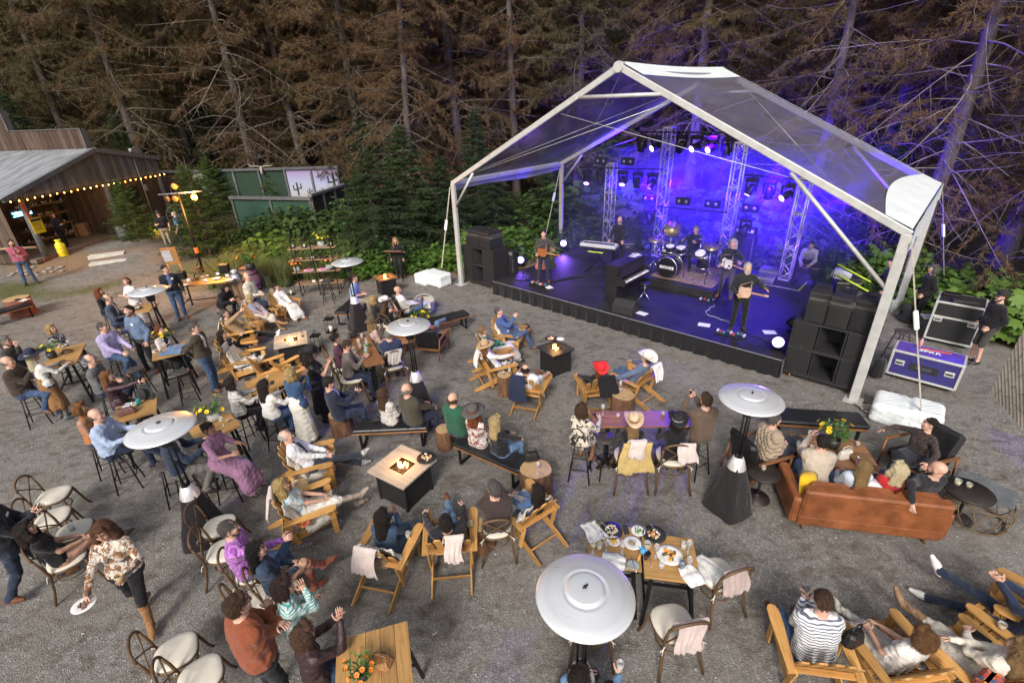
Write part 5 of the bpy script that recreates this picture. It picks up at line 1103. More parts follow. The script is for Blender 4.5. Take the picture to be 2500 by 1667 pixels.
MB().grid(lambda u, v: Vector((TW+.09+.03*math.sin(u*26)*v, -.02+(TD+.04)*u, TH+.13-.42*v+.03*math.sin(u*19)*v)),50,5).build('eave_valance', VWHITE, tent)
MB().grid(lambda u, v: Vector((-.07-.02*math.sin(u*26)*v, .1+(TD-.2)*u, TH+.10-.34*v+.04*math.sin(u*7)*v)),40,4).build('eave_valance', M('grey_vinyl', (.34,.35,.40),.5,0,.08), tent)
for s in (-1,1): MB().grid(lambda u, v: slope(s, u, TD-.0)+Vector((0,.06*v-.0,.015)),12,2).build('roof_edge', VWHITE, tent)
for a, b in (((.5,.1, TH+.25),(TW*.62,.1, TR_-.7)),((TW*.36,.05, TR_-.95),(TW*.86,.05, TH+.75)),((TW/2,.1, TR_-.1),(1., TD-.1, TH+.4)),((TW/2, TD-.1, TR_-.1),(1., .2, TH+.45)),
   ((TW/2+.4, TD-.1, TR_-.1),(TW-.9,.1, TH+.35)),((.6, TD, TH+.2),(TW*.6, TD, TR_-.75))): MB().tube([a, b], .008,5).build('tension_cable', M('steel_cable', (.62,.62,.62),.4,.5), tent)
STRAP = M('tan_webbing', (.42,.38,.32),.8); BAL = []
def strap(a, b, nm='guy_strap'):
 a, b = Vector(a), Vector(b); d = b-a; MB().box((a+b)/2,(.045, d.length, .006), frame(d)).build(nm, STRAP, tent)
 m = a+d*.45; MB().box(m, (.11,.36,.05), frame(d),.015).build('ratchet_cover', VWHITE, tent)
strap((-.05,-.1, TH-.1),(-0.48,-0.45,0.64)); strap((TW+.1,-.1, TH-.1),(13.27,-0.45,0.44)); strap((TW+.12, TD, TH-.1),(TW+.75, TD+.3,1.2)); strap((-.06, TD, TH-.1),(-0.17,5.20,0.81))
def tarp(loc, pieces, label):
 pr = []
 for (cx, cy, sx, sy, sz) in pieces:
  r_ = .07
  for ix in (-1,1):
   for zz in (r_, sz-r_): pr.append(('c', (cx+ix*(sx/2-r_), cy-sy/2+r_, zz),(cx+ix*(sx/2-r_), cy+sy/2-r_, zz), r_, r_, .04,1))
  for k in range(11):
   for zz in (r_, sz*.3, sz*.5, sz*.7, sz-r_): x = cx-sx/2+r_+(sx-2*r_)*k/10; pr.append(('c', (x, cy-sy/2+r_, zz),(x, cy+sy/2-r_, zz), r_*1.02, r_*1.02,.05,1))
 V, Q, ow = nets(pr, .026,.006,(1,)); o = new_obj('ballast_block', mesh_np('ballast_block', V, Q, None, True, [VWHITE]), None, loc, YS+R(2)); return tag(o, label, 'ballast', 'white wrapped ballast blocks')
tarp(SW(-.75,-.6), [(0,.1,.95,.6,.45),(-.45,.0,.6,.7,.38)], 'white tarp wrapped ballast blocks beside the left speaker stack')
tarp(SW(*(13.08,-0.27)), [(-.26,0,.54,.68,.40),(.27,.05,.52,.64,.42)], 'white tarp wrapped ballast blocks behind the black bench'); tarp(SW(.35,6.3), [(0,0,.8,.6,.45)], 'white tarp wrapped ballast behind the stage stairs'); tarp(SW(13.4,6.2), [(0,0,.7,.6,.6)], 'white tarp wrapped ballast behind the standing technician')
for k in range(7): pass
t = empty('coiled_strap', SW(*(12.52,-0.22),0)); _q = random.Random(4)
for k in range(6): MB().tube([Vector((.22*math.cos(a*.7+k)*(.5+.1*k),.16*math.sin(a*.7+k*2)*(.6+.08*k),.012+.015*k)) for a in range(10)], .018,5, flat=(1,.35)).build('loop', STRAP, t)
tag(t, 'heap of tan webbing strap on the gravel by the tent foot', 'strap')
# ------------------------------------------------------------------ stage
SX0, SX1, SD = 1.62,10.72,6.15; DECK = M('stage_deck', (.016,.015,.017),.6,0,.55,1.6,30,.12,.004); SKIRT = cloth((.012,.011,.014)); 
stg = sroot('stage', 0,0); tag(stg, 'low black stage with cloth skirt under the tent', 'stage')
nxp, nyp = 4,3
for i in range(nxp):
 for j in range(nyp):
  w = (SX1-SX0)/nxp; d = SD/nyp; MB().box((SX0+w*(i+.5), d*(j+.5), ZS-.03),(w-.006, d-.006,.06)).build('deck_panel', DECK, stg)
def skirt(a, b, n): 
 a, b = Vector(a), Vector(b); d = (b-a).normalized(); nrm = Vector((d.y, -d.x, 0))
 MB().grid(lambda u, v: a+(b-a)*u+nrm*(.012+.03*v*(math.sin(u*n)+.5*math.sin(u*n*2.3+1)))*(1)+Vector((0,0,(ZS-.004)*(1-v)+.006)),140,5).build('skirt', SKIRT, stg)
skirt((SX0,0,0),(6.35,0,0),70); skirt((6.36,0,0),(SX1,0,0),70); skirt((SX1,0,0),(SX1, SD, 0),60); skirt((SX0, SD, 0),(SX0,0,0),60)
MB().box(((SX0+SX1)/2,-.004, ZS+.001),(SX1-SX0,.012,.014)).build('edge_trim', ALU, stg)
R0x, R1x, R0y, R1y = 5.55,8.05,2.7,5.1
ris = sroot('drum_riser', (R0x+R1x)/2,(R0y+R1y)/2, ZS); MB().box((0,0,.125),(R1x-R0x, R1y-R0y, .24), None, .006).build('platform', DECK, ris); MB().box((.1,0,.252),(2.0,1.9,.012)).build('rug', cloth((.14,.06,.05), 'floral', (.25,.17,.11)), ris); tag(ris, 'low black riser with a worn rug under the drums', 'riser')
GAF = M('yellow_tape', (.55,.75,.05),.6); 
T4x, T4y = (9.25,5.53)
tp = MB().box((0,0,0),(.035,1.0,.004)).build('edge_tape', GAF); tp.matrix_world = SMX @ T4((T4x+.55, T4y-.1, ZS+.004)); tag(tp, 'strip of fluorescent tape on the deck by the outer tower', 'tape', 'tape strips on the deck')
tp = MB().box((0,0,0),(1.15,.035,.004)).build('edge_tape', M('white_tape', (.7,.7,.72),.6)); tp.matrix_world = SMX @ T4((T4x-.05, T4y-.58, ZS+.004)); tag(tp, 'strip of white tape on the deck before the outer tower', 'tape', 'tape strips on the deck')
# light towers of box truss
TRU = M('truss_aluminium', (.60,.60,.62),.35,.6,.1)
def truss(x, y, h, label):
 t = sroot('truss_tower', x, y, ZS); w = .30
 for sx in (-1,1):
  for sy in (-1,1): MB().tube([(sx*w/2, sy*w/2,.04),(sx*w/2, sy*w/2, h)], .022,7).build('chord', TRU, t)
 MB().box((0,0,.02),(.62,.62,.03)).build('base_plate', M('black_steel', (.02,)*3), t); n = int(h/.30); dg = None
 for k in range(n):
  z0 = .06+k*(h-.1)/n; z1 = .06+(k+1)*(h-.1)/n
  for f in range(4):
   q = rotz(R(90*f)); a = Vector((-w/2,-w/2, z0)); b = Vector((w/2,-w/2, z1)); 
   if k % 2: a, b = Vector((w/2,-w/2, z0)), Vector((-w/2,-w/2, z1))
   if dg is None: dg = {}
   if (k % 2) not in dg: dg[k % 2] = MB().tube([a-Vector((0,0, z0)), b-Vector((0,0, z0))], .0125,5).mesh('brace', [TRU])
   new_obj('brace', dg[k % 2], t, mtx=T4((0,0, z0), q))
 for z in (h*.34, h*.67, h-.03,.08):
  for f in range(4): MB().box((0,-w/2,0),(w, .035,.05)).build('frame_bar', TRU, t, mtx=T4((0,0, z), rotz(R(90*f))))
 return tag(t, label, 'truss tower', 'box truss light towers')
tops = [(2.56,5.75,3.72),(4.74,5.75,4.98),(7.17,5.75,4.56),(9.20,5.65,3.64)]
labs = ['short truss tower behind the keyboard player', 'tall truss tower behind the drummer with a lamp bar at its top', 'tall truss tower behind the white faced amplifier', 'outer truss tower with bright tape at its foot']
tw_ = [truss(tops[i][0], tops[i][1], tops[i][2]-ZS, labs[i]) for i in range(4)]
# lamps on bars
LENS = {}
def lens(col, es):
 k = 'lamp_lens_%.2f_%.2f_%d' % (col[0], col[1], es)
 return M(k, (.5,.5,.6),.2, emit=col if es else None, es=es)
VIO = (.045,.002,1.)
def movinghead(p, aim, label, on=0, s=1.):
 t = empty('moving_head_lamp', p, YS); MB().box((0,0,.0),(.34*s, .26*s, .12*s), None, .02).build('base', BLACKM, t)
 for sx in (-1,1): MB().box((sx*.16*s, 0,-.2*s),(.05*s, .10*s, .34*s), None, .02).build('yoke_arm', BLACKM, t)
 q = frame(Vector(aim),(0,1,0)); MB().lathe([(0,-.16*s),(.09*s, -.15*s),(.115*s, 0),(.125*s, .2*s),(.12*s, .21*s),(.10*s, .19*s)], 16).build('head', BLACKM, t, mtx=T4((0,0,-.28*s), q @ rotx(R(-90)))); MB().lathe([(0,.197*s),(.105*s, .195*s)], 16).build('lens', lens((.34,.20,1.) if on else (0,0,0),9*on if on else 0), t, mtx=T4((0,0,-.28*s), q @ rotx(R(-90))))
 MB().tube([(0,0,.05),(0,0,.16*s)], .02,6).build('clamp', BLACKM, t); return tag(t, label, 'stage lamp', 'moving head lamps')
def lampbar(a, b, label):
 a, b = SMX @ Vector(a), SMX @ Vector(b); return tag(MB().tube([a, b], .025,8).build('lamp_bar', BLACKM), label, 'pipe', 'lamp bars between the towers')
def blinder(p, label, on=.35):
 t = empty('blinder_lamp', p, YS); MB().box((0,0,0),(.52,.12,.26), None, .02).build('housing', BLACKM, t)
 for sx in (-1,1): MB().lathe([(0,.004),(.04,.004),(.042,.0),(.075,-.006),(.09,-.02)], 14).build('lens', M('blinder_lens', (.30,.30,.34),.25), t, mtx=T4((sx*.13,-.062,0), rotx(R(90))))
 return tag(t, label, 'stage lamp', 'two eyed blinder lamps')
y_ = 5.45
lampbar((3.69,5.60,4.81),(6.77,5.60,4.82), 'top lamp bar crossing the tall tower behind the drummer'); lampbar((1.21,5.60,3.51),(4.72,5.60,3.62), 'lamp bar across the short tower behind the keyboards'); lampbar((7.46,5.60,3.61),(9.34,5.60,3.56), 'lamp bar between the amplifier tower and the outer tower'); lampbar((4.27,5.60,2.34),(7.11,5.60,2.40), 'low lamp bar behind the drummer')
for (P, aim, on, nm) in (((3.88,5.50,4.67),(-.2,-.1,-1),0, 'dark lamp at the end of the top bar'),((4.41,5.50,4.66),(.33,-.9,-.4),1, 'lit violet lamp beside the tall tower top'),((5.32,5.50,4.68),(-.5,-.1,-.8),0, 'dark tilted lamp right of the tall tower top'),((5.82,5.50,4.68),(.33,-.9,-.4),1, 'lit violet lamp before the violet trunk'),((6.35,5.50,4.67),(.36,-.9,-.4),1, 'lit violet lamp under the rafter on the top bar'),((6.81,5.50,4.64),(.3,-.1,-1),0, 'dark lamp hidden by the rafter on the top bar'),
    ((1.64,5.50,3.38),(.6,-.3,-.7),.6, 'lamp seen edge on above the stage stairs'),((2.24,5.50,3.42),(0,.3,-1),0, 'dark lamp left of the short tower'),((3.21,5.50,3.45),(.6,-.3,-.7),.6, 'lamp seen edge on right of the short tower'),((3.82,5.50,3.44),(-.2,0,-1),0, 'dark lamp hung over the keyboard player'),((4.39,5.50,3.43),(.1,-.6,-1),.8, 'lit lamp hung left of the tall tower'),
    ((7.75,5.50,3.49),(.1,-.6,-1),.8, 'lit lamp right of the amplifier tower'),((8.28,5.50,3.45),(0,.1,-1),0, 'dark lamp midway to the outer tower'),((8.80,5.50,3.40),(.2,-1,-.5),1, 'bright lit lamp left of the outer tower'),((7.79,5.50,2.26),(0,-.6,-1),.8, 'low lit lamp above the white faced amplifier'),((4.44,5.50,2.20),(0,.1,-1),0, 'low dark lamp left of the drummer')):
 movinghead(SMX @ Vector(P), SMX.to_3x3() @ Vector(aim), nm, on)
for P, nm in (((2.18,5.60,3.79), 'two eyed lamp above the bar left of the short tower'),((3.31,5.60,3.82), 'two eyed lamp above the bar right of the short tower'),((4.29,5.60,2.60), 'two eyed lamp left of the drummer tower'),((5.57,5.60,2.62), 'two eyed lamp above the drummer'),((6.59,5.60,2.63), 'two eyed lamp between drummer and amplifier'),((7.81,5.60,2.62), 'two eyed lamp over the white faced amplifier')): blinder(SMX @ Vector(P), nm)
def spot(p, aim, e, size, col=VIO, r=.08, blend=.5, par=None):
 L = bpy.data.lights.new('stage_beam', 'SPOT'); L.energy = e; L.color = col; L.spot_size = R(size); L.spot_blend = blend; L.shadow_soft_size = r
 o = new_obj('stage_beam', L, None, SMX @ Vector(p)); o.rotation_euler = (SMX.to_3x3() @ Vector(aim)).to_track_quat('-Z', 'Y').to_euler(); return o
EB = 1.0
spot((4.6,5.2,4.4),(.1,-.5,-1),220*EB, 60); spot((6.2,5.2,4.4),(.15,-.62,-1),260*EB, 50); spot((7.2,5.2,4.3),(.3,-.75,-1),280*EB, 50); spot((9.0,5.2,3.2),(-.1,-.75,-.9),420*EB, 55)
spot((5.0,5.9,3.2),(-.1,1,-.35),8000*EB, 82, r=.2); spot((8.0,5.9,3.0),(.15,1,-.3),8000*EB, 84, r=.2); spot((2.4,5.9,3.0),(-.2,1,.0),9000*EB, 90, r=.2); spot((10.2,5.6,3.2),(.8,.7,.35),900*EB, 95, r=.2); spot((6.4,5.0,5.2),(.05,.55,-1),8000*EB, 40, r=.1); spot((8.6,5.0,4.2),(-.3,.5,-1),7000*EB, 45, r=.1); spot((4.2,5.0,3.4),(.3,.5,-1),5000*EB, 45, r=.1); spot((2.6,7.4,2.8),(1,.1,.05),6000*EB, 75, r=.2); spot((10.3,7.2,2.8),(-1,.1,.05),6000*EB, 75, r=.2); spot((6.5,5.8,1.0),(.1,.6,1.0),3000*EB, 50, r=.2); spot((3.2,5.8,4.2),(-.6,.5,.25),900*EB, 90, r=.2)  # the two sideways spots behind the towers are added to light the smoke
for P_, T_, e_ in (((7.0,5.3,4.2),(2.0,6.9),4500),((6.2,5.3,4.3),(-2.3,9.2),2500),((9.2,5.2,3.2),(9.4,6.3),2200),((5.0,5.3,4.2),(-3.4,14.2),1800)):
 a_ = SMX @ Vector(P_); d_ = SMX.to_3x3().transposed() @ (Vector((*T_, .4))-a_); spot(P_, d_, e_, 13, VIO, .05,.35)
def floorcan(P, aim, label, e=300):
 p = SMX @ Vector((P[0], P[1], ZS)); t = empty('floor_can_lamp', p, YS); MB().box((0,.05,.02),(.26,.2,.035)).build('bracket', BLACKM, t); q = frame(SMX.to_3x3() @ Vector(aim)); qi = rotz(-YS) @ q
 MB().lathe([(0,-.2),(.11,-.19),(.135,0),(.14,.13),(.125,.12)], 18).build('housing', BLACKM, t, mtx=T4((0,0,.22), qi @ rotx(R(-90)))); MB().lathe([(0,.105),(.125,.10)], 18).build('lens', lens((.34,.20,1.),4), t, mtx=T4((0,0,.22), qi @ rotx(R(-90))))
 tag(t, label, 'stage lamp', 'floor lamps on the stage'); spot((P[0]+aim[0]*.16, P[1]+aim[1]*.16, ZS+.22+aim[2]*.16), aim, e, 85,(.22,.09,1.),.06)
floorcan((10.49,0.40),(.1,-.75,.5), 'glowing floor lamp beside the right speaker stack', 160); floorcan((1.18,4.63),(.55,-.8,.35), 'glowing floor lamp at the foot of the stage stairs', 150); floorcan((1.24,0.81),(.75,-.6,.3), 'glowing floor lamp next to the left speaker stack', 40); floorcan((1.26,1.88),(.6,-.7,.3), 'glowing floor lamp beside the guitar amplifier', 40); floorcan((10.47,1.79),(-.7,.3,.3), 'glowing floor lamp behind the right speaker stack', 200); floorcan((10.30,4.88),(-.8,.2,.3), 'glowing floor lamp behind the curved loudspeakers', 160)
# ------------------------------------------------------------------ loudspeakers
CAB = M('speaker_cabinet', (.022,.021,.023),.6,0,.25,12,90,.2,.002); GRL = M('speaker_grille', (.016,.015,.017),.7,.2,.3,160,220,.5,.003)
def sub(x, y, z, w, label, wheels=False):
 t = sroot('subwoofer', x, y, z); h, d = .62,.78
 MB().box((0, d/2, h/2),(w, .03, h)).build('back', CAB, t, mtx=T4((0, d/2-.02,0)))
 for zz in (.012, h-.012): MB().box((0, d/2, zz),(w, d, .024), None, .004).build('shell', CAB, t)
 for sx in (-1,1):
  MB().box((sx*(w/2-.012), d/2, h/2),(.024, d-.004, h-.05), None, .004).build('side', CAB, t); gr_ = MB().box((sx*w*.33,.015, h/2),(w*.30,.03, h-.06), None, .004).build('grille', GRL, t)
  a = Vector((sx*w*.18,.03, h/2)); MB().box((sx*w*.125,.22, h/2),(.022,.42, h-.06), rotz(R(sx*15))).build('horn_wall', CAB, t); MB().lathe([(.022,0),(.016,-.012),(0,-.012)], 10).build('badge', M('dull_badge', (.2,.19,.18),.5), gr_, mtx=T4((sx*w*.33,-.004,.07), rotx(R(90)) @ rotz(0)))
 return tag(t, label, 'loudspeaker', 'subwoofers')
def stack(x0, y0, w, label, ntop, sm):
 cx = x0+w/2; dl = sroot('speaker_dolly', cx, y0,0); MB().box((0,.4,.13),(w, .8,.035)).build('board', CAB, dl); tag(dl, 'wheeled dolly board under the %s speaker stack' % label, 'dolly', 'speaker dollies')
 for sx in (-1,1):
  for yy in (.1,.7): MB().tube([(sx*(w/2-.15)-.02, yy, .055),(sx*(w/2-.15)+.02, yy, .055)], .052,12).build('castor', M('castor_orange', (.5,.2,.05),.5), dl)
 sub(cx, y0,.15, w, 'bottom subwoofer cabinet of the %s speaker stack' % label); sub(cx, y0,.78, w, 'second subwoofer cabinet of the %s speaker stack' % label)
 z0 = 1.41; H2 = .56 if ntop == 2 else .68; n = ntop; aw = (w*.80)/n
 for k in range(n):
  t = sroot('curved_loudspeaker', cx+(k-(n-1)/2)*aw, y0+.06+.05*abs(k-(n-1)/2), z0,-7*(k-(n-1)/2)); dp = .62; c = [(-aw/2+.004,0),(aw/2-.004,0),(aw/2-.05, dp),(-aw/2+.05, dp)]
  MB().prism(c, H2-.22).build('cabinet', CAB, t); MB().prism([(x_*.98, y_+.07 if y_ < .1 else y_) for x_, y_ in c], .16, T4((0,0, H2-.22))).build('throat', M('horn_grey', (.075,.072,.075),.5), t)
  MB().prism([(x_, y_-.05 if y_ < .1 else y_) for x_, y_ in c], .07, T4((0,0, H2-.06))).build('lid', CAB, t)
  MB().grid(lambda u, v: Vector((-aw/2+.012+u*(aw-.024),-.008-.02*math.sin(u*3.14),.03+v*(H2-.28))),8,3).build('grille', GRL, t)
  MB().box((0,.3, H2+.014),(aw*.5,.04,.012)).build('rigging_slot', BLACKM, t); tag(t, '%s curved loudspeaker on top of the %s stack' % (['first', 'second', 'third'][k], label), 'loudspeaker', 'curved top loudspeakers')
stack(-.06,.24,1.50, 'left', 2,1); stack(10.74,.17,1.52, 'right', 3,1)
# ------------------------------------------------------------------ instruments
PBLK = M('piano_black', (.02,.018,.02),.28,0,.2,3); CHR = M('chrome', (.6,.6,.62),.2,.9,.1); KW = M('ivory_key', (.78,.77,.73),.35)
PX, PY = (5.60,0.67)
pn = sroot('upright_piano', PX+.31, PY+.78, ZS); tag(pn, 'black upright piano standing end on to the yard', 'piano'); pl, pd, ph = 1.48,.58,1.12
MB().box((-.10,0, ph/2),(.36, pl, ph), None, .01).build('case', PBLK, pn); MB().box((-.09,0, ph+.012),(.42, pl+.05,.028), None, .006).build('lid', PBLK, pn)
for sy in (-1,1): MB().prism([(-.28,0),(.30,0),(.30,.08),(.10,.10),(.10,.58),(.36,.60),(.36,.74),(.10,.86),(.08, ph),(-.28, ph)], .04, Matrix(((1,0,0,0),(0,0,1, sy*(pl/2)-.02+sy*.022),(0,1,0,0),(0,0,0,1)))).build('side', PBLK, pn)
kbd = MB().box((.22,0,.66),(.28, pl-.06,.06), None, .005).build('key_bed', PBLK, pn); MB().box((.20,0,.74),(.02, pl-.1,.02)).build('key_slip', PBLK, pn)
for k in range(36): MB().box((.27,-pl/2+.09+k*(pl-.18)/35,.70),(.15,.034,.022)).build('white_key', KW, kbd)
for k in range(35):
 if k % 7 in (2,6): continue
 MB().box((.235,-pl/2+.09+(k+.5)*(pl-.18)/35,.717),(.09,.018,.018)).build('black_key', PBLK, kbd)
MB().box((.10,0,.88),(.02, pl-.1,.26), roty(R(-8))).build('music_desk', PBLK, pn)
for k, (x, y) in enumerate(((0,.45),(.02,.6))): o = MB().box((0,0,.004),(.21,.29,.004)).build('sheet', PORC, None, pn.matrix_basis @ Vector((-.08, y, ph+.028+.004*k)), YS+k); tag(o, 'loose white sheet on top of the upright piano', 'paper', 'sheets on the piano')
def throne(P, label, h=.55):
 t = sroot('piano_stool', P[0], P[1], ZS); MB().lathe([(0, h-.06),(.15, h-.06),(.165, h-.03),(.15, h),(0, h+.005)], 20).build('seat', BLKVIN, t); MB().tube([(0,0,.2),(0,0, h-.05)], .02,8).build('column', CHR, t)
 for a in range(3): MB().tube([(0,0,.28),(.22*math.cos(a*2.09),.22*math.sin(a*2.09),0)], .012,6).build('leg', CHR, t)
 return tag(t, label, 'stool')
throne((6.49,1.47), 'round black stool on chrome tripod beside the piano')
wx, wy = (6.48,0.32)
wg = sroot('wedge_monitor', wx, wy+.1, ZS, 6); MB().prism([(-.24,0),(.24,0),(.24,.16),(-.02,.36),(-.24,.22)], .62, Matrix(((0,0,1,-.31),(1,0,0,0),(0,1,0,0),(0,0,0,1)))).build('cabinet', CAB, wg); MB().box((0,.125,.275),(.56,.32,.012), rotx(R(-37.5))).build('grille', GRL, wg); tag(wg, 'black wedge monitor loudspeaker at the stage edge by the piano', 'loudspeaker')
# keyboard on a stand
kx, ky = (3.91,2.96); kb = sroot('keyboard', kx, ky, 0,12); tag(kb, 'silver stage keyboard on a black cross stand', 'keyboard')
kbb = MB().box((0,0,1.40),(1.28,.36,.10), None, .015).build('body', M('silver_plastic', (.55,.55,.57),.4,.2,.06), kb); MB().box((0,.03,1.46),(1.1,.10,.02)).build('panel', BLACKM, kb)
for k in range(30): MB().box((-.57+k*.0393,.13,1.455),(.036,.13,.012)).build('key', KW, kbb)
for s in (-1,1):
 MB().box((0, s*.12,.90),(1.15,.03,.03), roty(R(s*48))).build('stand_leg', BLACKM, kb); MB().box((s*.36,0,1.33),(.04,.42,.03)).build('stand_arm', BLACKM, kb); MB().box((s*.38,0, ZS+.03),(.04,.5,.03)).build('stand_foot', BLACKM, kb)
MB().box((-.05,-.19,1.20),(.55,.012,.03)).build('tape_strip', GAF, kb)
# drum kit
dk = sroot('drum_kit', 6.55,3.75, ZS+.255); tag(dk, 'black drum kit with chrome stands and lettered bass drum', 'drum kit')
def drum(x, y, z, r, h, tilt=0, nm='tom', axis=None):
 m = T4((x, y, z), rotx(R(tilt))) if axis is None else T4((x, y, z), axis); d = MB().lathe([(r*.98, h),(r, h-.005),(r, 0),(r*.98,0)], 26).build(nm, PBLK, dk, mtx=m)
 MB().lathe([(0, h-.008),(r*.96, h-.006)], 26).build('drum_head', M('drum_skin', (.7,.7,.72),.5), d); MB().lathe([(r*1.0, h-.03),(r*1.035, h-.028),(r*1.035, h+.008),(r*.99, h+.01)], 26).build('hoop', CHR, d); MB().lathe([(r*1.0,.0),(r*1.035,.0),(r*1.035,.03),(r*1., .03)], 26).build('hoop', CHR, d); return d
bd = drum(-.15,-.30,.34,.33,.44,0, 'bass_drum', rotx(R(90))); [bpy.data.objects.remove(c) for c in list(bd.children) if c.name.startswith('drum_head')]
MB().lathe([(0,.436),(.322,.434)], 30).build('front_head', M('black_drum_head', (.012,.012,.013),.3), bd)
b = MB().box((0,0,.441),(.50,.13,.004)).build('name_panel', M('panel_dark', (.03,.03,.032),.4), bd); tm = text_mesh('SIXWIRE', .125, M('white_print', (.85,.85,.85),.5),.002, True); new_obj('lettering', tm, bd, mtx=T4((0,0,.446)))
drum(-.32,-.22,.72,.14,.2,14, 'rack_tom'); drum(.04,-.22,.72,.15,.21,14, 'rack_tom'); drum(.62,.25,.22,.20,.38,0, 'floor_tom'); drum(-.62,.15,.48,.17,.13,0, 'snare'); drum(.70,-.30,.78,.16,.10,30, 'timbale')
for x, y, z, r, tl in ((-.95,-.05,.98,.24,10),(-.62,.40,1.28,.27,55),(.35,.5,1.05,.22,-10),(.85,.1,1.0,.26,14),(-.78,.2,.86,.17,0)):
 MB().lathe([(0,.03),(.03,.028),(.05,.012),(r, 0),(r, -.003),(.05,.008)], 28).build('cymbal', M('bronze_cymbal', (.55,.45,.25),.3,.9), dk, mtx=T4((x, y, z), rotx(R(tl)) @ roty(R(tl*.4)))); MB().tube([(x, y, 0),(x, y, z)], .011,6).build('stand', CHR, dk)
 for a in range(3): MB().tube([(x, y, .25),(x+.2*math.cos(a*2.09), y+.2*math.sin(a*2.09),0)], .009,5).build('stand_leg', CHR, dk)
# amplifier stack, small amp, cases
def amp(x, y, w, h, d, label, face=(.6,.6,.6)):
 t = sroot('amplifier_stack', x, y, ZS); MB().box((0,0, h/2),(w, d, h), None, .012).build('cabinet', CAB, t); MB().box((0,-d/2-.004, h/2),(w-.08,.012, h-.08)).build('grille', GRL, t); MB().box((0,0, h+.14),(w*.86, d*.8,.26), None, .012).build('head', CAB, t); MB().box((0,-d*.4-.006, h+.19),(w*.80,.012,.10)).build('panel', M('amp_panel_%.1f' % face[0], face, .5), t)
 for k in range(7): MB().tube([(-w*.3+k*w*.08,-d*.4-.012, h+.19),(-w*.3+k*w*.08,-d*.4-.03, h+.19)], .014,8).build('knob', BLACKM, t)
 for sx in (-1,1): MB().box((sx*w*.47,-d/2+.0, h/2),(.02,.03, h-.02)).build('edge', CHR, t)
 return tag(t, label, 'amplifier')
AX, AY = (7.62,6.03); amp(AX+.1, AY-.1,.68,1.2,.42, 'tall bass amplifier stack with a white control panel', (.72,.72,.70)); gx_, gy_ = (1.37,1.18); amp(gx_, gy_, .55,.5,.28, 'grey guitar amplifier beside the guitarist', (.2,.2,.2))
ROADB = M('roadcase_blue', (.035,.03,.16),.5,0,.15,4); ROADK = M('roadcase_black', (.018,.018,.02),.55,0,.2,5); 
def roadcase(A, yaw, w, d, h, label, mat, topm=None, text=None, bands=1, z=.12):
 t = empty('road_case', (A[0], A[1], 0), yaw); MB().box((0,0, z+h/2),(w, d, h), None, .004).build('box', [mat], t)
 for sx in (-1,1):
  for sy in (-1,1): MB().box((sx*w/2, sy*d/2, z+h/2),(.05,.05, h+.02), None, .008).build('edge', ALU, t); MB().tube([(sx*(w/2-.12)-.02, sy*(d/2-.1),.06),(sx*(w/2-.12)+.02, sy*(d/2-.1),.06)], .055,10).build('castor', BLACKM, t)
 for zz in [z, z+h]+[z+h*k/(bands+1)*1.0+.12 for k in range(1, bands+1)]:
  for sy in (-1,1): MB().box((0, sy*d/2, zz),(w, .045,.045), None, .006).build('edge', ALU, t)
  for sx in (-1,1): MB().box((sx*w/2,0, zz),(.045, d, .045), None, .006).build('edge', ALU, t)
 for sx in (-1,1): MB().box((sx*w*.36,-d/2-.008, z+h*.55),(.17,.02,.12), None, .01).build('recessed_handle', ALU, t); MB().box((sx*w*.36,-d/2-.02, z+h*.55),(.12,.02,.03)).build('grip', BLACKM, t)
 lp_ = MB().box((0,0, z+h+.026),(w-.05, d-.05,.008)).build('lid_panel', topm, t) if topm else t
 if text: new_obj('lettering', text_mesh(text, .17, M('white_print', (.85,.85,.85),.5),.002, True), lp_, mtx=T4((0,-.02, z+h+.033)))
 return tag(t, label, 'road case', 'road cases')
CA, CB = Vector((8.48,9.45)), Vector((9.33,8.62)); cy_ = math.atan2((CB-CA).y, (CB-CA).x); cL = (CB-CA).length; cm = (CA+CB)/2+Vector((-math.sin(cy_), math.cos(cy_)))*.29
rc = roadcase(cm, cy_, cL, .58,.56, 'blue road case with silver edges lettered on its lid', ROADB, M('roadcase_violet', (.10,.06,.38),.45), 'SPKR', 0)
MB().box((0,-.295,.40),(.50,.008,.17)).build('stencilled_mark', blk, rc); new_obj('lettering', text_mesh('STAGE', .09, M('dull_print', (.10,.10,.16),.6),.002, True), rc, mtx=T4((0,-.301,.40), rotx(R(90)))); MB().box((.1,.12,.72),(.5,.03,.02),.15).build('red_bar', M('red_enamel', (.65,.10,.04),.4), rc)
DA, DB = Vector((10.65,11.06)), Vector((11.23,10.50)); dy_ = math.atan2((DB-DA).y, (DB-DA).x); dm = (DA+DB)/2+Vector((-math.sin(dy_), math.cos(dy_)))*.42
roadcase(dm, dy_, (DB-DA).length*1.12,.8,.98, 'tall black road case beside the man in a cap', ROADK, ROADK, None, 1); P = loc_of(rc, (-.2,.1,.74)); o = MB().lathe([(0,0),(.035,0),(.035,.14),(.015,.17),(.018,.2),(0,.2)], 12).build('drink_bottle', M('pink_bottle', (.75,.3,.3),.3), None, P); tag(o, 'pink bottle with orange cap on the blue road case', 'bottle')
for k, (P, s) in enumerate((((11.00,11.24),(.34,.24,.08)),((10.96,10.79),(.5,.22,.06)),((10.79,11.32),(.42,.3,.05)))): tag(MB().box((0,0, s[2]/2), s, None, .01).build('equipment_box', [BLACKM, CAB, VWHITE][k], None, (P[0]+.15, P[1]+.1, [1.13,1.13,.0][k]+(.0 if k < 2 else .5)), dy_+.2*k), ['small silver and black mixer on the tall road case', 'flat black tool tray on the tall road case', 'grey cloth bundle beside the tall road case'][k], 'equipment')
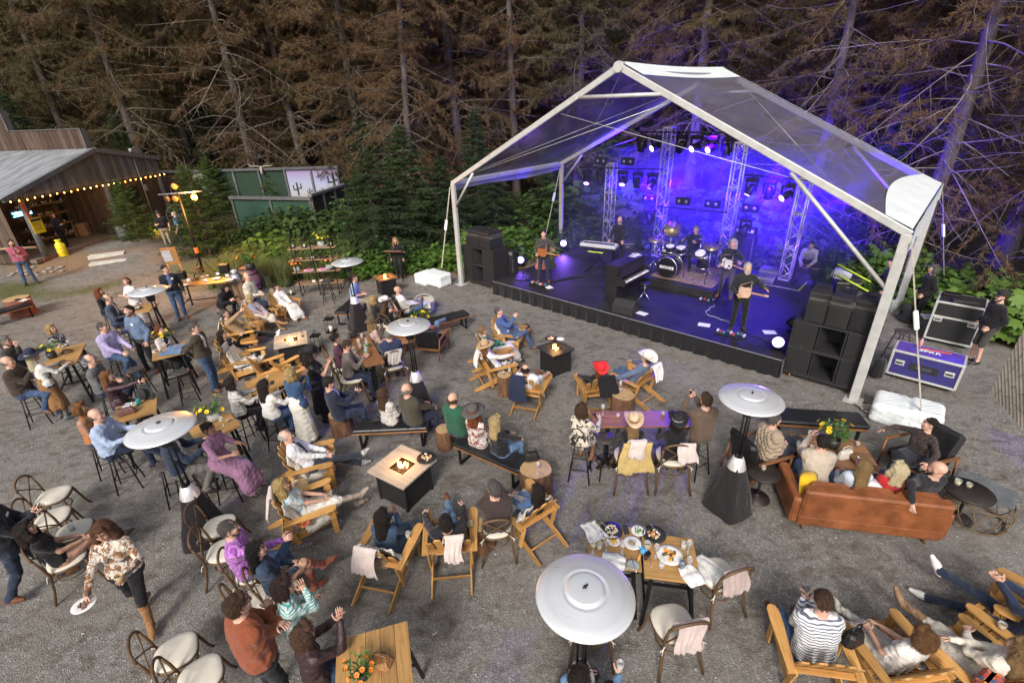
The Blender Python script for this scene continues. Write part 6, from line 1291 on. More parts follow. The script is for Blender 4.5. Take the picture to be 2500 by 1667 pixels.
for k, (P, w, d, h, nm) in enumerate((((8.72,5.84),.6,.45,.28, 'grey flight case at the drum riser corner'),((8.75,5.24),.5,.35,.2, 'low grey case near the outer tower'),((9.57,6.94),.55,.4,.3, 'black rack case by the outer tower foot'),((10.85,5.73),.6,.5,.45, 'black rack behind the curved loudspeakers'),((3.26,6.09),.5,.4,.35, 'black case behind the keyboard player'))):
 t = sroot('flight_case', P[0], P[1], ZS, 8*k); MB().box((0,0, h/2),(w, d, h), None, .015).build('box', [M('case_grey', (.12,.12,.14),.5), CAB][k > 1], t); MB().box((0,0, h*.7),(w+.012, d+.012,.02)).build('lid_edge', ALU, t); MB().box((0,-d/2-.01, h*.4),(.12,.016,.05)).build('handle', CHR, t); tag(t, nm, 'case', 'cases on the stage')
o = tarp(SW(*(10.71,5.53),.9), [(0,0,.45,.35,.22)], 'crumpled white cloth on the black rack behind the stage speakers')
def micstand(P, h, label, boom=(0,.3,.1), yaw=0):
 t = sroot('microphone_stand', P[0], P[1], ZS, yaw); MB().tube([(0,0,.2),(0,0, h)], .01,6).build('tube', BLACKM, t)
 for a in range(3): MB().tube([(0,0,.22),(.26*math.cos(a*2.09+.5),.26*math.sin(a*2.09+.5),.005)], .008,5).build('leg', BLACKM, t)
 e = Vector((0,0, h))+Vector(boom); MB().tube([Vector((0,0, h))-Vector(boom)*.3, e], .008,5).build('boom', BLACKM, t); MB().lathe([(0,-.03),(.014,-.03),(.018,.02),(.026,.05),(.02,.085),(0,.09)], 10).build('microphone', BLACKM, t, mtx=T4(e, rotx(R(60)))); return tag(t, label, 'mic stand', 'microphone stands')
micstand((2.53,0.55),1.25, 'microphone stand before the guitarist in the dark jacket', (.35,.25,.28)); micstand((8.37,2.28),1.35, 'microphone stand before the grey haired singer', (.15,.3,.2)); micstand((5.89,1.54),1.2, 'microphone boom stand over the piano', (.3,.2,.25)); micstand((7.62,3.11),1.4, 'microphone stand before the bass player', (.1,.25,.1)); micstand((6.82,3.39),1.45, 'tall microphone stand before the drummer', (.0,.3,.1)); micstand((10.32,6.61),1.5, 'spare microphone stand beyond the outer tower', (0,0,.1)); micstand((11.30,7.17),1.5, 'spare microphone stand beside the stage stairs rail', (0,0,.1)); micstand((8.31,2.54),1.0, 'low stand with pale cable at the singer left', (.1,.1,.1))
def pedals(P, label, n=7, w=.6):
 t = sroot('pedal_board', P[0], P[1], ZS, 8); MB().box((0,0,.02),(w, .32,.035), None, .006).build('board', BLACKM, t); q = random.Random(n)
 for k in range(n): MB().box((-w*.42+k*w*.84/(n-1), q.uniform(-.06,.08),.055),(.06,.11,.04), q.uniform(-.1,.1),.006).build('pedal', M('pedal_%d' % (k % 4), [(.5,.5,.5),(.35,.05,.04),(.05,.2,.25),(.1,.1,.1)][k % 4], .4), t)
 return tag(t, label, 'pedal board', 'effects pedal boards')
pedals((3.11,0.68), 'effects pedal board at the feet of the guitarist'); pedals((9.34,0.67), 'effects pedal board at the feet of the singer', 9,.75); pedals((7.97,2.52), 'small pedal board at the feet of the bass player', 4,.4)
for k, (P, nm) in enumerate((((3.51,0.67), 'white set list sheet near the guitarist'),((6.94,0.54), 'white set list sheet beside the wedge monitor'),((8.59,0.83), 'white set list sheet near the singer'),((10.05,1.38), 'white paper beside the right floor lamp'))):
 tag(MB().box((0,0,.004),(.22,.30,.003), R(20*k)).build('set_list', PORC, None, SW(P[0], P[1], ZS), YS+R(65)), nm, 'paper', 'set lists on the stage')
b = MB(); CABLE = M('cable_black', (.012,.012,.013),.6); q = random.Random(8)
for k, (x0, y0, n, m) in enumerate(((3.3,.8,14,0),(9.0,.8,16,0),(8.2,2.4,14,1),(9.6,.6,14,0),(4.6,1.6,12,0),(2.2,1.4,16,0))):
 p = Vector((x0, y0, ZS+.008)); pts = [SMX @ p]; a = q.uniform(0,6)
 for j in range(n): a += q.uniform(-.9,.9); p = p+Vector((.12*math.cos(a),.12*math.sin(a),0)); p.x = min(max(p.x, SX0+.1), SX1-.1); p.y = min(max(p.y, .1),5.9); pts.append(SMX @ p)
 o = MB().tube(pts, .008,5).build('cable', CABLE if not m else M('cable_white', (.5,.5,.5),.6)); tag(o, ['black cable trailing by the guitarist pedals', 'black cable trailing by the singer pedals', 'white cable tangled by the bass player', 'black cable near the right floor lamp', 'black cable crossing the deck before the keyboards', 'black cable behind the left floor lamps'][k], 'cable', 'cables on the stage')
# stairs and rails at both stage ends
def stairs(x, y, yaw, label, tape=False):
 t = sroot('stage_stairs', x, y, 0, yaw)
 for k in range(3): MB().box((0,-.28*(k+.5), ZS-.12*(k+1)+.0),(1.0,.27,.03)).build('tread', DECK, t)
 for sx in (-1,1):
  MB().tube([(sx*.5,.1, ZS),(sx*.5,.1, ZS+.95),(sx*.5,-.85,1.0),(sx*.5,-.98,.85),(sx*.5,-.9,0)], .02,6).build('hand_rail', BLACKM, t); MB().tube([(sx*.5,-.4, ZS-.1),(sx*.5,-.4,1.2)], .015,6).build('baluster', BLACKM, t)
  if tape: MB().tube([(sx*.5,.05, ZS+.975),(sx*.5,-.83,1.03)], .022,6).build('tape_strip', GAF, t)
 return tag(t, label, 'stairs', 'stage stairs')
stairs(10.75,4.5,100, 'black stage stairs with fluorescent taped hand rails', True); stairs(1.5,5.2,-95, 'black stage stairs behind the left floor lamp'); 
o = MB().tube([SMX @ Vector(p) for p in ((3.0,6.3,1.45),(2.1,6.3,1.2),(.8,6.35,.9),(.75,6.35,.0))], .02,6).build('ramp_rail', BLACKM); tag(o, 'sloping black hand rail behind the keyboard', 'rail')
# smoke over the back of the stage; blue lamplight is tinted into its colour
smk = bpy.data.materials.new('stage_smoke'); smk.use_nodes = True; n_ = smk.node_tree.nodes; n_.remove(n_['Principled BSDF']); pv = n_.new('ShaderNodeVolumePrincipled'); pv.inputs['Color'].default_value = (.6,.58,.9,1); pv.inputs['Density'].default_value = .05; pv.inputs['Anisotropy'].default_value = .25; smk.node_tree.links.new(pv.outputs[0], n_['Material Output'].inputs['Volume'])
o = MB().box((0,0,0),(8.6,6.5,3.6)).build('stage_smoke', smk); o.matrix_world = SMX @ T4((6.4,5.9, ZS+1.95)); tag(o, 'thin smoke hanging over the back of the stage', 'smoke', kind='stuff')

# ------------------------------------------------------------------ who sits and stands where
DEN = cloth((.045,.078,.155), 'denim'); DENL = cloth((.10,.17,.30), 'denim'); DEND = cloth((.016,.024,.05), 'denim'); BLK = cloth((.013,.012,.014)); NAVY = cloth((.018,.025,.055)); WHT = cloth((.72,.71,.69)); GREYC = cloth((.12,.12,.125)); KHAKI = cloth((.30,.25,.18)); TAN = cloth((.36,.24,.13)); BRN = cloth((.065,.042,.03)); CRM = cloth((.58,.53,.45)); LBLUE = cloth((.36,.44,.62)); CHAR = cloth((.04,.04,.043))
BTAN = cloth((.33,.25,.17), 'leather'); BBRN = cloth((.16,.075,.035), 'leather'); BBLK = cloth((.015,.014,.015), 'leather'); SWHT = M('white_shoe', (.72,.7,.66),.5); SBRN = M('brown_shoe', (.15,.06,.028),.4); SUEDE = cloth((.26,.13,.055)); SSUEDE = M('suede_shoe', (.25,.11,.05),.8)
BLOND = (.42,.29,.12); DBLOND = (.24,.15,.065); BROWN = (.065,.034,.018); DARK = (.022,.014,.011); GREYH = (.20,.19,.18); WHITEH = (.48,.46,.43); RED = (.17,.045,.016); GINGER = (.20,.085,.03); SALT = (.10,.09,.085)
STAGE = (4.6,14.0)
def toward(P, T=STAGE): return math.degrees(math.atan2(-(T[0]-P[0]), T[1]-P[1]))
def pose(kind, legs, hands, lean=None):
 d = {}
 if kind == 'adir': p = .40; d['lean'] = -26
 elif kind == 'stool': p = .835
 elif kind in ('bist', 'bench', 'stump', 'sofa'): p = {'bist': .575, 'bench': .565, 'stump': .56, 'sofa': .52}[kind]; d['lean'] = -6 if kind != 'sofa' else -16
 elif kind == 'bar': p = .66
 elif kind == 'lounge': p = .46; d['lean'] = -20
 else: p = .95
 if lean is not None: d['lean'] = lean
 d['pel'] = p
 L = dict(stand=((-.10,0,.075),(.10,.02,.075)), wide=((-.16,-.02,.075),(.16,.05,.075)), step=((-.09,.26,.08),(.10,-.26,.13)), norm=((-.13,.44,.075),(.13,.44,.075)), rung=((-.11,.26,.36),(.11,.24,.36)), rungx=((-.10,.34,.10),(.11,.24,.36)), low=((-.13,.66,.075),(.13,.64,.075)), out=((-.10,.98,.085),(.09,1.0,.085)), near=((-.14,.34,.075),(.14,.38,.075)))
 if legs == 'ankle': d.update(lf=(-.12,.50 if kind != 'adir' else .62,.075), rf=(-.03,.50, p+.14), rk=(1,.45,.25), rtoe=(-.75,.45,.35))
 elif legs == 'knee': d.update(lf=(-.08,.46 if kind != 'adir' else .66,.075 if kind != 'stool' else .36), rf=(-.10,.66 if kind != 'adir' else .92, p*.62), rk=(-.1,1,1.2), rtoe=(-.1,1,.25))
 elif legs == 'kick': d.update(lf=(-.14,.78,.075), rf=(.04,1.0,.40), rk=(0,.8,1), rtoe=(.15,.7,.75))
 elif legs == 'crossed': d.update(lf=(-.02,.95,.085), rf=(-.10,.97,.15), lk=(-.3,.6,1), rk=(.3,.6,1), ltoe=(0,.5,.8), rtoe=(-.2,.5,.8))
 else: d['lf'], d['rf'] = L[legs]
 Hs = dict(lap=((-.09,.27, p+.14),(.08,.29, p+.15)), arms=((-.33,.30,.62),(.33,.30,.62)), table=((-.16,.40, p+.28),(.16,.42, p+.28)), drink=((-.12,.26, p+.14),(.12,.36, p+.32)), clap=((-.04,.33, p+.42),(.04,.33, p+.43)), phone=((-.04,.38, p+.33),(.04,.38, p+.33)), photo=((-.10,.34, p+.52),(.02,.34, p+.54)), chin=((-.10,.26, p+.16),(.03,.19, p+.52)), down=((-.27,.05, p-.06),(.27,.06, p-.06)), pocket=((-.21,.10, p+.02),(.21,.10, p+.02)), fold=((.10,.24, p+.26),(-.12,.26, p+.24)), knee=((-.14,.40, p+.10),(.14,.40, p+.10)), point=((-.30,.06, p-.02),(.20,.62, p+.52)), behind=((-.12,-.2, p+.05),(.12,-.2, p+.05)), one=((-.27,.05, p-.06),(.13,.30, p+.22)), mouth=((-.13,.25, p+.20),(.04,.20, p+.54)))
 d['lh'], d['rh'] = Hs[hands]
 if hands == 'arms': d['le'] = (-.8,-.5,-.2); d['re'] = (.8,-.5,-.2)
 if hands == 'clap': d['curl'] = .1; d['lhu'] = (-1,0,.2); d['rhu'] = (1,0,.2)
 if hands in ('fold',): d['le'] = (-.8,.1,-.6); d['re'] = (.8,.1,-.6)
 return d
N_CH = {}
def who(d, rest, P, yaw, seat, legs, hands, sex='m', chair=None, lean=None, clab=None, **kw):
 """d: who it is; rest: what they do; seat: kind of seat under them"""
 yaw = toward(P) if yaw is None else yaw
 a = pose(seat, legs, hands, lean); a.update(kw)
 o, j = person((d+' '+rest).strip(), P, yaw, sex, **a)
 ch = chair if chair is not None else seat; yw = R(yaw); fx, fy = -math.sin(yw), math.cos(yw); z0 = a.get('z', 0)
 cl = clab or d
 if ch == 'adir': o = ADIR.put((P[0]+fx*.03, P[1]+fy*.03), yaw, 'cedar plank garden chair seating the '+cl, 'chair', 'cedar garden chairs', sc=.93)
 elif ch == 'stool': o = STOOL.put((P[0]+fx*.02, P[1]+fy*.02), yaw+20, 'black bar stool seating the '+cl, 'stool', 'black bar stools')
 elif ch == 'bist': o = BIST.put((P[0]+fx*.04, P[1]+fy*.04), yaw, 'bentwood cross back chair seating the '+cl, 'chair', 'bentwood cross back chairs')
 elif ch == 'bar': o = BIST.put((P[0]+fx*.04, P[1]+fy*.04), yaw, 'tall cross back chair seating the '+cl, 'chair', 'tall cross back chairs', sc=1.16)
 j['chair'] = o; j['yaw'] = yaw; j['P'] = P
 return j
def throw(j, label, mat=None, w=.30, kind='adir', dx=0., seed=0, front=.16, back=.34):
 yw = R(j['yaw']); off = {'adir': -.40, 'bist': -.265, 'bar': -.30}[kind]; z = {'adir': .87, 'bist': .905, 'bar': 1.045}[kind]; x = j['P'][0]-math.sin(yw)*off+math.cos(yw)*dx; y = j['P'][1]+math.cos(yw)*off+math.sin(yw)*dx
 return drape('blanket', label, mat or PINKT, (x, y), j['yaw'], w, front, back, z, .06 if kind == 'adir' else .045, seed, slope=.25 if kind == 'adir' else .1)
def fleece(j, label, seed=0, mat=None):
 q = random.Random(seed); a = q.uniform(0,6)
 def f(u, v):
  x = (u-.5)*.62*(1+.12*math.sin(v*9+a)); s = v
  if s < .5: y, z = .40-s*1.0,.40-.11*s*2
  else: t = (s-.5)*1.6; y, z = -.06-.34*t, .31+.62*t
  return Vector((x, y+.012*math.sin(u*30+v*17), z+.012+.015*math.sin(u*23+a)*math.sin(v*31)-(.10 if abs(u-.5) > .46 else 0)))
 o = MB().grid(f, 26,34).build('sheepskin', mat or FUR, None, (*j['chair'].location.xy, 0), R(j['yaw'])); o.scale = (.93,)*3; m = o.modifiers.new('pile', 'SOLIDIFY'); m.thickness = .02
 return tag(o, label, 'sheepskin', 'sheepskins on the chairs')
def held(j, side, fn, *a, dz=.0, fwd=.07): 
 p = j[side+'w']+j[side+'d']*fwd+Vector((0,0, dz)); return fn(p, *a)
def phone_in(j, label, side='r', up=False, twist=0):
 p = j[side+'w']+j[side+'d']*.085; hd = (j['hd']-p).normalized(); q = frame(Vector((0,0,1)) if up else (Vector((0,0,1))-hd*hd.z), hd); return phone(None, 0, label, mtx=T4(p+hd*.012, q @ rotz(R(twist))))
# ---- left cluster -------------------------------------------------------------
TH1 = 1.0
high_table((-10.35,10.09),-60+90,.62,1.25, 'high wooden table with black bowl planter and slate plates', TH1)
high_table((-10.58,12.99),12,.78,.62, 'high wooden table beside the woman in a white lace dress', TH1); high_table((-7.96,10.14),32,.66,.66, 'high wooden table with yellow flowers and a denim jacket on it', TH1)
high_table((-7.07,7.69),32,.66,.66, 'high wooden table crowded with a snakeskin purse and dark hat', TH1); high_table((-5.25,7.03),45,.68,.62, 'high wooden table with yellow flowers and a wine glass', TH1); high_table((-5.00,8.52),38,.66,.66, 'high wooden table before the two women in pale jackets', TH1)
j = who('blonde woman in navy floral dress', 'sitting sideways at a high table', (-11.01,10.73),-95, 'stool', 'knee', 'lap', 'f', hair='bob', hc=BLOND, top=cloth((.55,.55,.56), 'floral', (.02,.025,.06), s=.8), bot=cloth((.55,.55,.56), 'floral', (.02,.025,.06), s=.8), skirt='sit', boots=BTAN)
who('grey haired man in dark shirt and glasses', 'sitting behind the bald man', (-11.30,9.90),-80, 'stool', 'rung', 'chin', hair='pony', hc=GREYH, top=cloth((.05,.045,.05)), glasses=1, beard='stubble', bc=GREYH)
who('bald man in brown corduroy jacket', 'sitting at the planter table', (-10.28,8.85),-75, 'stool', 'rungx', 'clap', g=1.15, hair='ring', hc=GREYH, top=cloth((.055,.038,.03), 'knit'), bot=DEN, shoe=SBRN)
j = who('woman in navy wide brim hat and fringed white blouse', 'standing with her back turned', (-9.88,8.99),-25, None, 'stand', 'table', 'f', hair='long', hc=(.5,.42,.28), hat='wide', hatc=(.015,.02,.05), band=(.01,.01,.02), top=cloth((.66,.64,.60), 'knit'), skirt=.32, skirtm=SUEDE, boots=cloth((.12,.13,.13), 'leather'), h=1.72)
who('man in lavender shirt and jeans', 'perched on a bar stool looking away', (-9.56,10.48),-100, 'stool', 'rungx', 'knee', hair='crop', hc=SALT, top=cloth((.42,.36,.60)), bot=DEN, shoe=SBRN, g=1.08, head=(20,0))
j = who('smiling man in blue denim shirt', 'standing with a bottle in his hand', (-9.26,11.06),160, None, 'wide', 'one', hair='short', hc=DARK, beard='stubble', bc=SALT, top=cloth((.13,.18,.29)), bot=CHAR, shoe=SBRN, g=1.12, h=1.86, tagc=1, head=(10,8)); held(j, 'r', lambda p: tag(MB().lathe([(0,-.1),(.03,-.1),(.03,.02),(.012,.06),(.012,.12),(0,.12)], 12).build('beer_bottle', M('amber_glass', (.30,.14,.03),.15), None, p), 'amber beer bottle held by the man in a denim shirt', 'bottle'))
who('woman with red bob and pale pink cardigan', 'sitting at the flower table', (-8.20,10.40),-110, 'stool', 'rung', 'lap', 'f', hair='bob', hc=RED, top=cloth((.60,.52,.50)), vee=BLK, bot=BLK, head=(10,0), skin='p')
who('man in brown blazer and jeans', 'standing in profile facing the stage', (-7.09,9.98),-85, None, 'stand', 'behind', hair='short', hc=SALT, top=cloth((.06,.045,.032)), vee=WHT, bot=DEN, shoe=SBRN, g=1.08, glasses=1)
who('woman in black with long brown curls', 'sitting behind the man in grey blazer', (-11.83,13.35),-80, 'stool', 'rung', 'lap', 'f', hair='wavy', hc=RED, top=BLK)
who('man in grey blue blazer and glasses', 'sitting beside the far high table', (-10.89,12.46),-70, 'stool', 'rung', 'lap', hair='thin', hc=SALT, top=cloth((.055,.07,.11)), vee=WHT, bot=NAVY, glasses=1)
who('woman in white lace dress', 'standing behind the far high table', (-11.38,13.93),165, None, 'stand', 'fold', 'f', hair='pony', hc=RED, top=cloth((.70,.64,.64), 'lace', (.62,.56,.56)), sleeve='short', skirt=.16, skirtm=cloth((.70,.64,.64), 'lace', (.62,.56,.56)), head=(20,12), skin='p')
who('man in black blazer and jeans', 'standing beside the buffet table', (-10.58,14.55),-140, None, 'stand', 'one', hair='short', hc=DARK, top=cloth((.018,.018,.024)), vee=cloth((.10,.14,.28)), bot=DEN, shoe=SBRN, tagc=1, h=1.84, head=(25,0))
j = who('woman in maroon leather coat with long hair', 'reaching out a phone over the table', (-7.86,8.26),-70, 'stool', 'rung', 'point', 'f', hair='long', hc=GINGER, top=cloth((.055,.022,.032), 'leather'), bot=BLK); phone_in(j, 'phone held up by the woman in a maroon coat', 'r', True)
who('balding man in grey shirt', 'sitting behind the maroon coat', (-8.56,8.80),-75, 'stool', 'rung', 'lap', hair='thin', hc=GREYH, top=GREYC, bot=DEND, glasses=1)
who('auburn woman with bare shoulders', 'sitting behind the bald man in light blue', (-7.51,7.14),-75, 'stool', 'rung', 'lap', 'f', hair='curly', hc=GINGER, top=cloth((.4,.16,.06)), sleeve='bare', skin='t', neck='bare')
who('bald man in light blue shirt', 'sitting at the table with the snakeskin purse', (-6.89,6.74),-80, 'stool', 'knee', 'table', hair='ring', hc=SALT, top=LBLUE, bot=NAVY, shoe=M('shoe_dark', (.03,.02,.018),.45), g=1.1, tagc=1)
who('man in navy blazer and grey trousers', 'sitting under the big heater reflector', (-5.39,6.16),-60, 'stool', 'rung', 'table', hair='short', hc=SALT, top=cloth((.022,.034,.065)), vee=WHT, bot=cloth((.14,.13,.12)), h=1.84)
who('woman in long mauve dress', 'sitting at the table with yellow flowers', (-4.88,6.39),-100, 'stool', 'rung', 'table', 'f', hair='bun', hc=DARK, top=cloth((.29,.15,.25)), sleeve='elbow', skirt='sit', skirtm=cloth((.29,.15,.25)), skin='t', neck='bare', lf=(-.12,.5,.25), rf=(.12,.5,.25))
who('woman in white plaid jacket', 'sitting on a stool with dark bob', (-5.25,7.83),-50, 'stool', 'rung', 'table', 'f', hair='bob', hc=DARK, top=cloth((.58,.56,.53), 'plaid', (.25,.23,.22)), bot=BLK, boots=BBLK)
who('woman in white knit jacket with dark hair', 'sitting with her back turned', (-4.57,7.68),-30, 'stool', 'rung', 'table', 'f', hair='long', hc=DARK, top=cloth((.68,.66,.63), 'knit'), bot=DEN)
for P, nm in (((-9.69,9.91), 'empty black bar stool beside the planter table'),((-8.58,9.76), 'empty black bar stool between the lavender shirt and the flower table'),((-7.42,9.56), 'empty black bar stool before the flower table'),((-10.02,12.27), 'empty black bar stool behind the denim shirted man'),((-5.75,6.37), 'empty black bar stool behind the big heater'),((-10.05,12.32), 'empty black bar stool under the far heater')): STOOL.put(P, 30, nm, 'stool', 'black bar stools')
HEAT.put((-8.90,11.41),0, 'silver patio heater standing by the buffet table', 'heater', 'patio heaters'); HEAT.put((-4.86,5.53),15, 'silver patio heater with black cover beside the mauve dress', 'heater', 'patio heaters')
HEAT.put((-4.52,13.24),40, 'silver patio heater beside the dessert shelves', 'heater', 'patio heaters'); HEAT.put((-2.01,8.68),10, 'silver patio heater behind the people on the black bench', 'heater', 'patio heaters'); HEAT.put((3.33,5.71),25, 'silver patio heater beside the leather sofa', 'heater', 'patio heaters'); HEAT.put((0.55,2.80),0, 'silver patio heater close beside the dinner table', 'heater', 'patio heaters')
bouquet((*(-10.55,10.01),1.0), 'yellow flowers in a black bowl on the long high table', 1.25, 'black', 1); plate((*(-10.84,10.60),1.0),.12, 'white plate near the floral dress', PORC, [(.2,.05,.03),(.6,.5,.3)], 1); plate((*(-9.98,9.65),1.0),.13, 'black slate plate at the corner of the long high table', BLKP, [(.4,.2,.1)], 2); bag((*(-10.42,10.26),1.0),20, 'brown clutch lying on the long high table', (.10,.05,.03),.22,.06,.12); tumbler((*(-10.76,10.73),1.0), 'clear tumbler at the end of the long high table')
plate((*(-10.62,12.97),1.0),.14, 'black plate on the far high table', BLKP, [(.7,.7,.68)], 3); plate((*(-10.81,13.29),1.0),.10, 'small white dish on the far high table', PORC, [(.1,.05,.03)], 4); phone((*(-10.71,12.79),1.0),70, 'black phone lying on the far high table'); tumbler((*(-10.97,13.07),1.0), 'small candle glass on the far high table', (.6,.35,.1),.03,.06)
bouquet((*(-8.17,10.41),1.0), 'yellow flowers beside the folded denim jacket', 1.3, 'white', 5); napkin((*(-7.86,10.18),1.0),10, 'folded blue denim jacket on the flower table', .42,3, DENL); plate((*(-8.23,10.11),1.0),.09, 'white dish of berries on the flower table', PORC, [(.25,.02,.03)], 5); drape('dark_coat', 'dark coat hanging off the corner of the flower table', NAVY, (-7.66,10.16),-60,.4,.5,.12,1.01,.05,5, 'coat', 'coats')
bag((*(-7.12,7.54),1.0),35, 'snakeskin purse on the crowded high table', (.16,.07,.06),.32,.13,.12); tumbler((*(-7.13,7.78),1.0), 'ribbed green candle jar on the crowded high table', (.3,.35,.15),.04,.09); tag(MB().box((0,0,.06),(.07,.05,.12), None, .008).build('drink_can', M('teal_can', (.03,.35,.38),.35,.4), None, (*(-7.11,7.86),1.0)), 'teal drinks carton on the crowded high table', 'can'); tag(hat_mesh('fedora').build('felt_hat', [M('hat_felt_blk', (.02,.02,.022),.85), M('hat_band_x', (.05,.05,.05),.6)], None, mtx=T4((*(-7.11,8.07),1.1), rotx(R(60)) @ rotz(.5))), 'black felt hat propped on the crowded high table', 'hat'); bag((*(-7.55,7.92),1.0),10, 'small dark bag with chain on the crowded high table', (.05,.03,.03),.16,.10,.08); napkin((*(-7.29,7.81),1.0),20, 'striped napkin on the crowded high table', .16,2)
bouquet((*(-5.35,7.22),1.0), 'yellow flowers between the mauve dress and the wine glass', 1.3, 'glass', 9); wineglass((*(-5.09,7.03),1.0), 'white wine glass on the mauve dress table', (.65,.5,.15)); tumbler((*(-5.08,7.17),1.0), 'small white votive on the mauve dress table', (.7,.7,.7),.025,.05); phone((*(-5.07,6.84),1.0),30, 'phone lying before the mauve dress')
phone((*(-4.86,8.48),1.0),20, 'phone lying before the white knit jacket'); plate((*(-5.42,8.63),1.0),.06, 'sunglasses dish at the corner of the pale jackets table', BLKP); tumbler((*(-5.05,8.71),1.0), 'small glass on the pale jackets table', None, .025,.05)
# ---- around the far fire pit ---------------------------------------------------
firepit((-5.70,11.34),-68-90+90,.80, 'light topped fire pit between the cedar chairs', 'light', seed=3)
tag(MB().box((0,0,.015),(.34,.24,.03), R(8)).build('magazine', M('magazine_grey', (.35,.33,.31),.5), None, (*(-5.81,11.03),.62), R(15)), 'grey magazine lying on the light fire pit', 'magazine'); tag(MB().tube([(0,0,0),(0,.01,.26)], .006,5).lathe([(0,0),(.04,0),(.04,.008),(0,.01)], 12).build('bottle_opener_stand', BLACKM, None, (*(-5.44,11.49),.62)), 'thin black stand on the light fire pit', 'stand')
who('waiter in black', 'crouching beside the tan jacket', (-9.26,14.69),-110, None, 'near', 'drink', hair='curly', hc=DARK, top=BLK, bot=BLK, pel=.42, lean=35, lf=(-.12,.25,.075), rf=(.12,-.12,.10), rh=(.15,.55,.62), lh=(-.12,.42,.55))
who('bald man in cream blazer and jeans', 'sitting upright by the violet lit barrel', (-7.79,13.89),-95, 'stool', 'rungx', 'lap', hair=None, top=CRM, vee=WHT, bot=DEND, g=1.12, h=1.82, head=(-15,0))
j = who('dark haired woman in white blouse and skirt', 'reclining beside the dessert shelves', (-7.14,14.40),-124, 'adir', 'low', 'lap', 'f', hair='bun', hc=DARK, top=WHT, bot=WHT, skirt='sit', boots=SUEDE, head=(25,0)); throw(j, 'pale blanket over the chair of the woman in white', PINKT, .3, seed=1)
j = who('blonde woman in paisley blouse and cream skirt', 'lounging with tan boots stretched out', (-7.52,13.54),-114, 'adir', 'knee', 'lap', 'f', hair='bob', hc=(.52,.40,.2), top=cloth((.30,.28,.38), 'floral', (.45,.22,.16),(.15,.25,.4)), bot=CRM, skirt='knee', skirtm=CRM, boots=cloth((.30,.16,.07), 'leather'), head=(45,0), skin='p'); throw(j, 'cream blanket over the chair of the paisley blouse', CREAM, .3, seed=2)
j = who('man in tan jacket, black trousers and white sneakers', 'leaning back raising a hand', (-7.51,12.38),-78, 'adir', 'crossed', 'drink', hair='short', hc=SALT, top=TAN, bot=BLK, shoe=SWHT, rh=(.25,.25,1.15), lean=-32, head=(10,15)); throw(j, 'cream blanket over the chair of the tan jacket', CREAM, .34, seed=3)
j = who('dark haired woman in black top and dotted skirt', 'reclining next to the fire pit', (-6.98,11.08),-80, 'adir', 'low', 'chin', 'f', hair='long', hc=DARK, top=BLK, bot=cloth((.02,.02,.02), 'dots', (.7,.7,.7)), skirt='knee', skirtm=cloth((.02,.02,.02), 'dots', (.7,.7,.7)), tagc=1)
jj = {'chair': ADIR.put((-6.58,10.68),-82, 'empty cedar garden chair piled with white blankets', 'chair', 'cedar garden chairs', sc=.93), 'yaw': -82, 'P': (-6.58,10.68)}
fleece(jj, 'white sheepskin on the empty cedar chair near the fire pit', 3); throw(jj, 'white blanket over the empty cedar chair', WHITEC, .34, seed=4); napkin((*jj['chair'].location.xy, .40),30, 'crumpled white blanket on the empty cedar chair', .5,8)
j2 = ADIR.put((-5.74,10.16),-55, 'cedar garden chair behind the pale jackets table', 'chair', 'cedar garden chairs', sc=.93); ADIR.put((-5.17,10.06),-35, 'cedar garden chair hidden behind the denim jacket', 'chair', 'cedar garden chairs', sc=.93); napkin((*(-5.29,9.78),.42),0, 'red and white blanket heaped on the cedar chair', .4,9, cloth((.65,.62,.6), 'plaid', (.6,.05,.03)))
who('blonde woman in denim jacket and long white skirt', 'standing with her back turned', (-4.10,7.82),-20, None, 'stand', 'clap', 'f', hair='bob', hc=(.45,.31,.13), top=cloth((.03,.065,.14), 'denim'), skirt=.10, skirtm=cloth((.70,.67,.60)), boots=BBLK, h=1.74)
who('woman in black hat and black dress', 'standing and clapping', (-4.01,8.56),-75, None, 'stand', 'clap', 'f', hair='wavy', hc=DARK, hat='cowboy', hatc=(.012,.012,.014), top=cloth((.014,.012,.014), 'leather'), sleeve='short', skirt=.25, skirtm=BLK, boots=BBLK, skin='m', h=1.74, head=(0,-12))
# ---- communal table by the heater ----------------------------------------------
high_table((-3.34,9.92),27+90,1.70,.42, 'long narrow walnut table with bottles beside the heater', .97,3, OAKD, 'X')
j = who('man in navy blazer', 'sitting on a log stump with his phone', (-3.45,7.97),-60, 'stump', 'norm', 'phone', hair='short', hc=DARK, top=cloth((.016,.022,.04)), vee=WHT, bot=DEND, chair='x', h=1.84, head=(0,-25)); phone_in(j, 'phone in the hands of the man in navy blazer'); stump((-3.50,8.11),.21,.46, 'log stump under the man in navy blazer', 4)
who('young man in grey tweed blazer and glasses', 'sitting at the walnut table', (-3.62,9.37),-75, 'bar', 'norm', 'phone', hair='short', hc=BROWN, top=cloth((.15,.125,.11)), bot=NAVY, shoe=SBRN, glasses=1, lean=6, head=(0,-28))
who('woman in maroon top with hair tied back', 'sitting at the walnut table', (-3.99,9.94),-70, 'bar', 'norm', 'table', 'f', hair='bun', hc=DARK, top=cloth((.09,.03,.055)), sleeve='short', bot=BRN)
j = who('man in navy sweater with grey hair', 'sitting with his back turned at the walnut table', (-2.76,9.88),25, 'bar', 'norm', 'table', hair='short', hc=GREYH, top=cloth((.025,.033,.07)), bot=NAVY, g=1.1); throw(j, 'grey blanket over the tall chair of the navy sweater', cloth((.42,.39,.36)),.34, 'bar', 0,5,.1,.3)
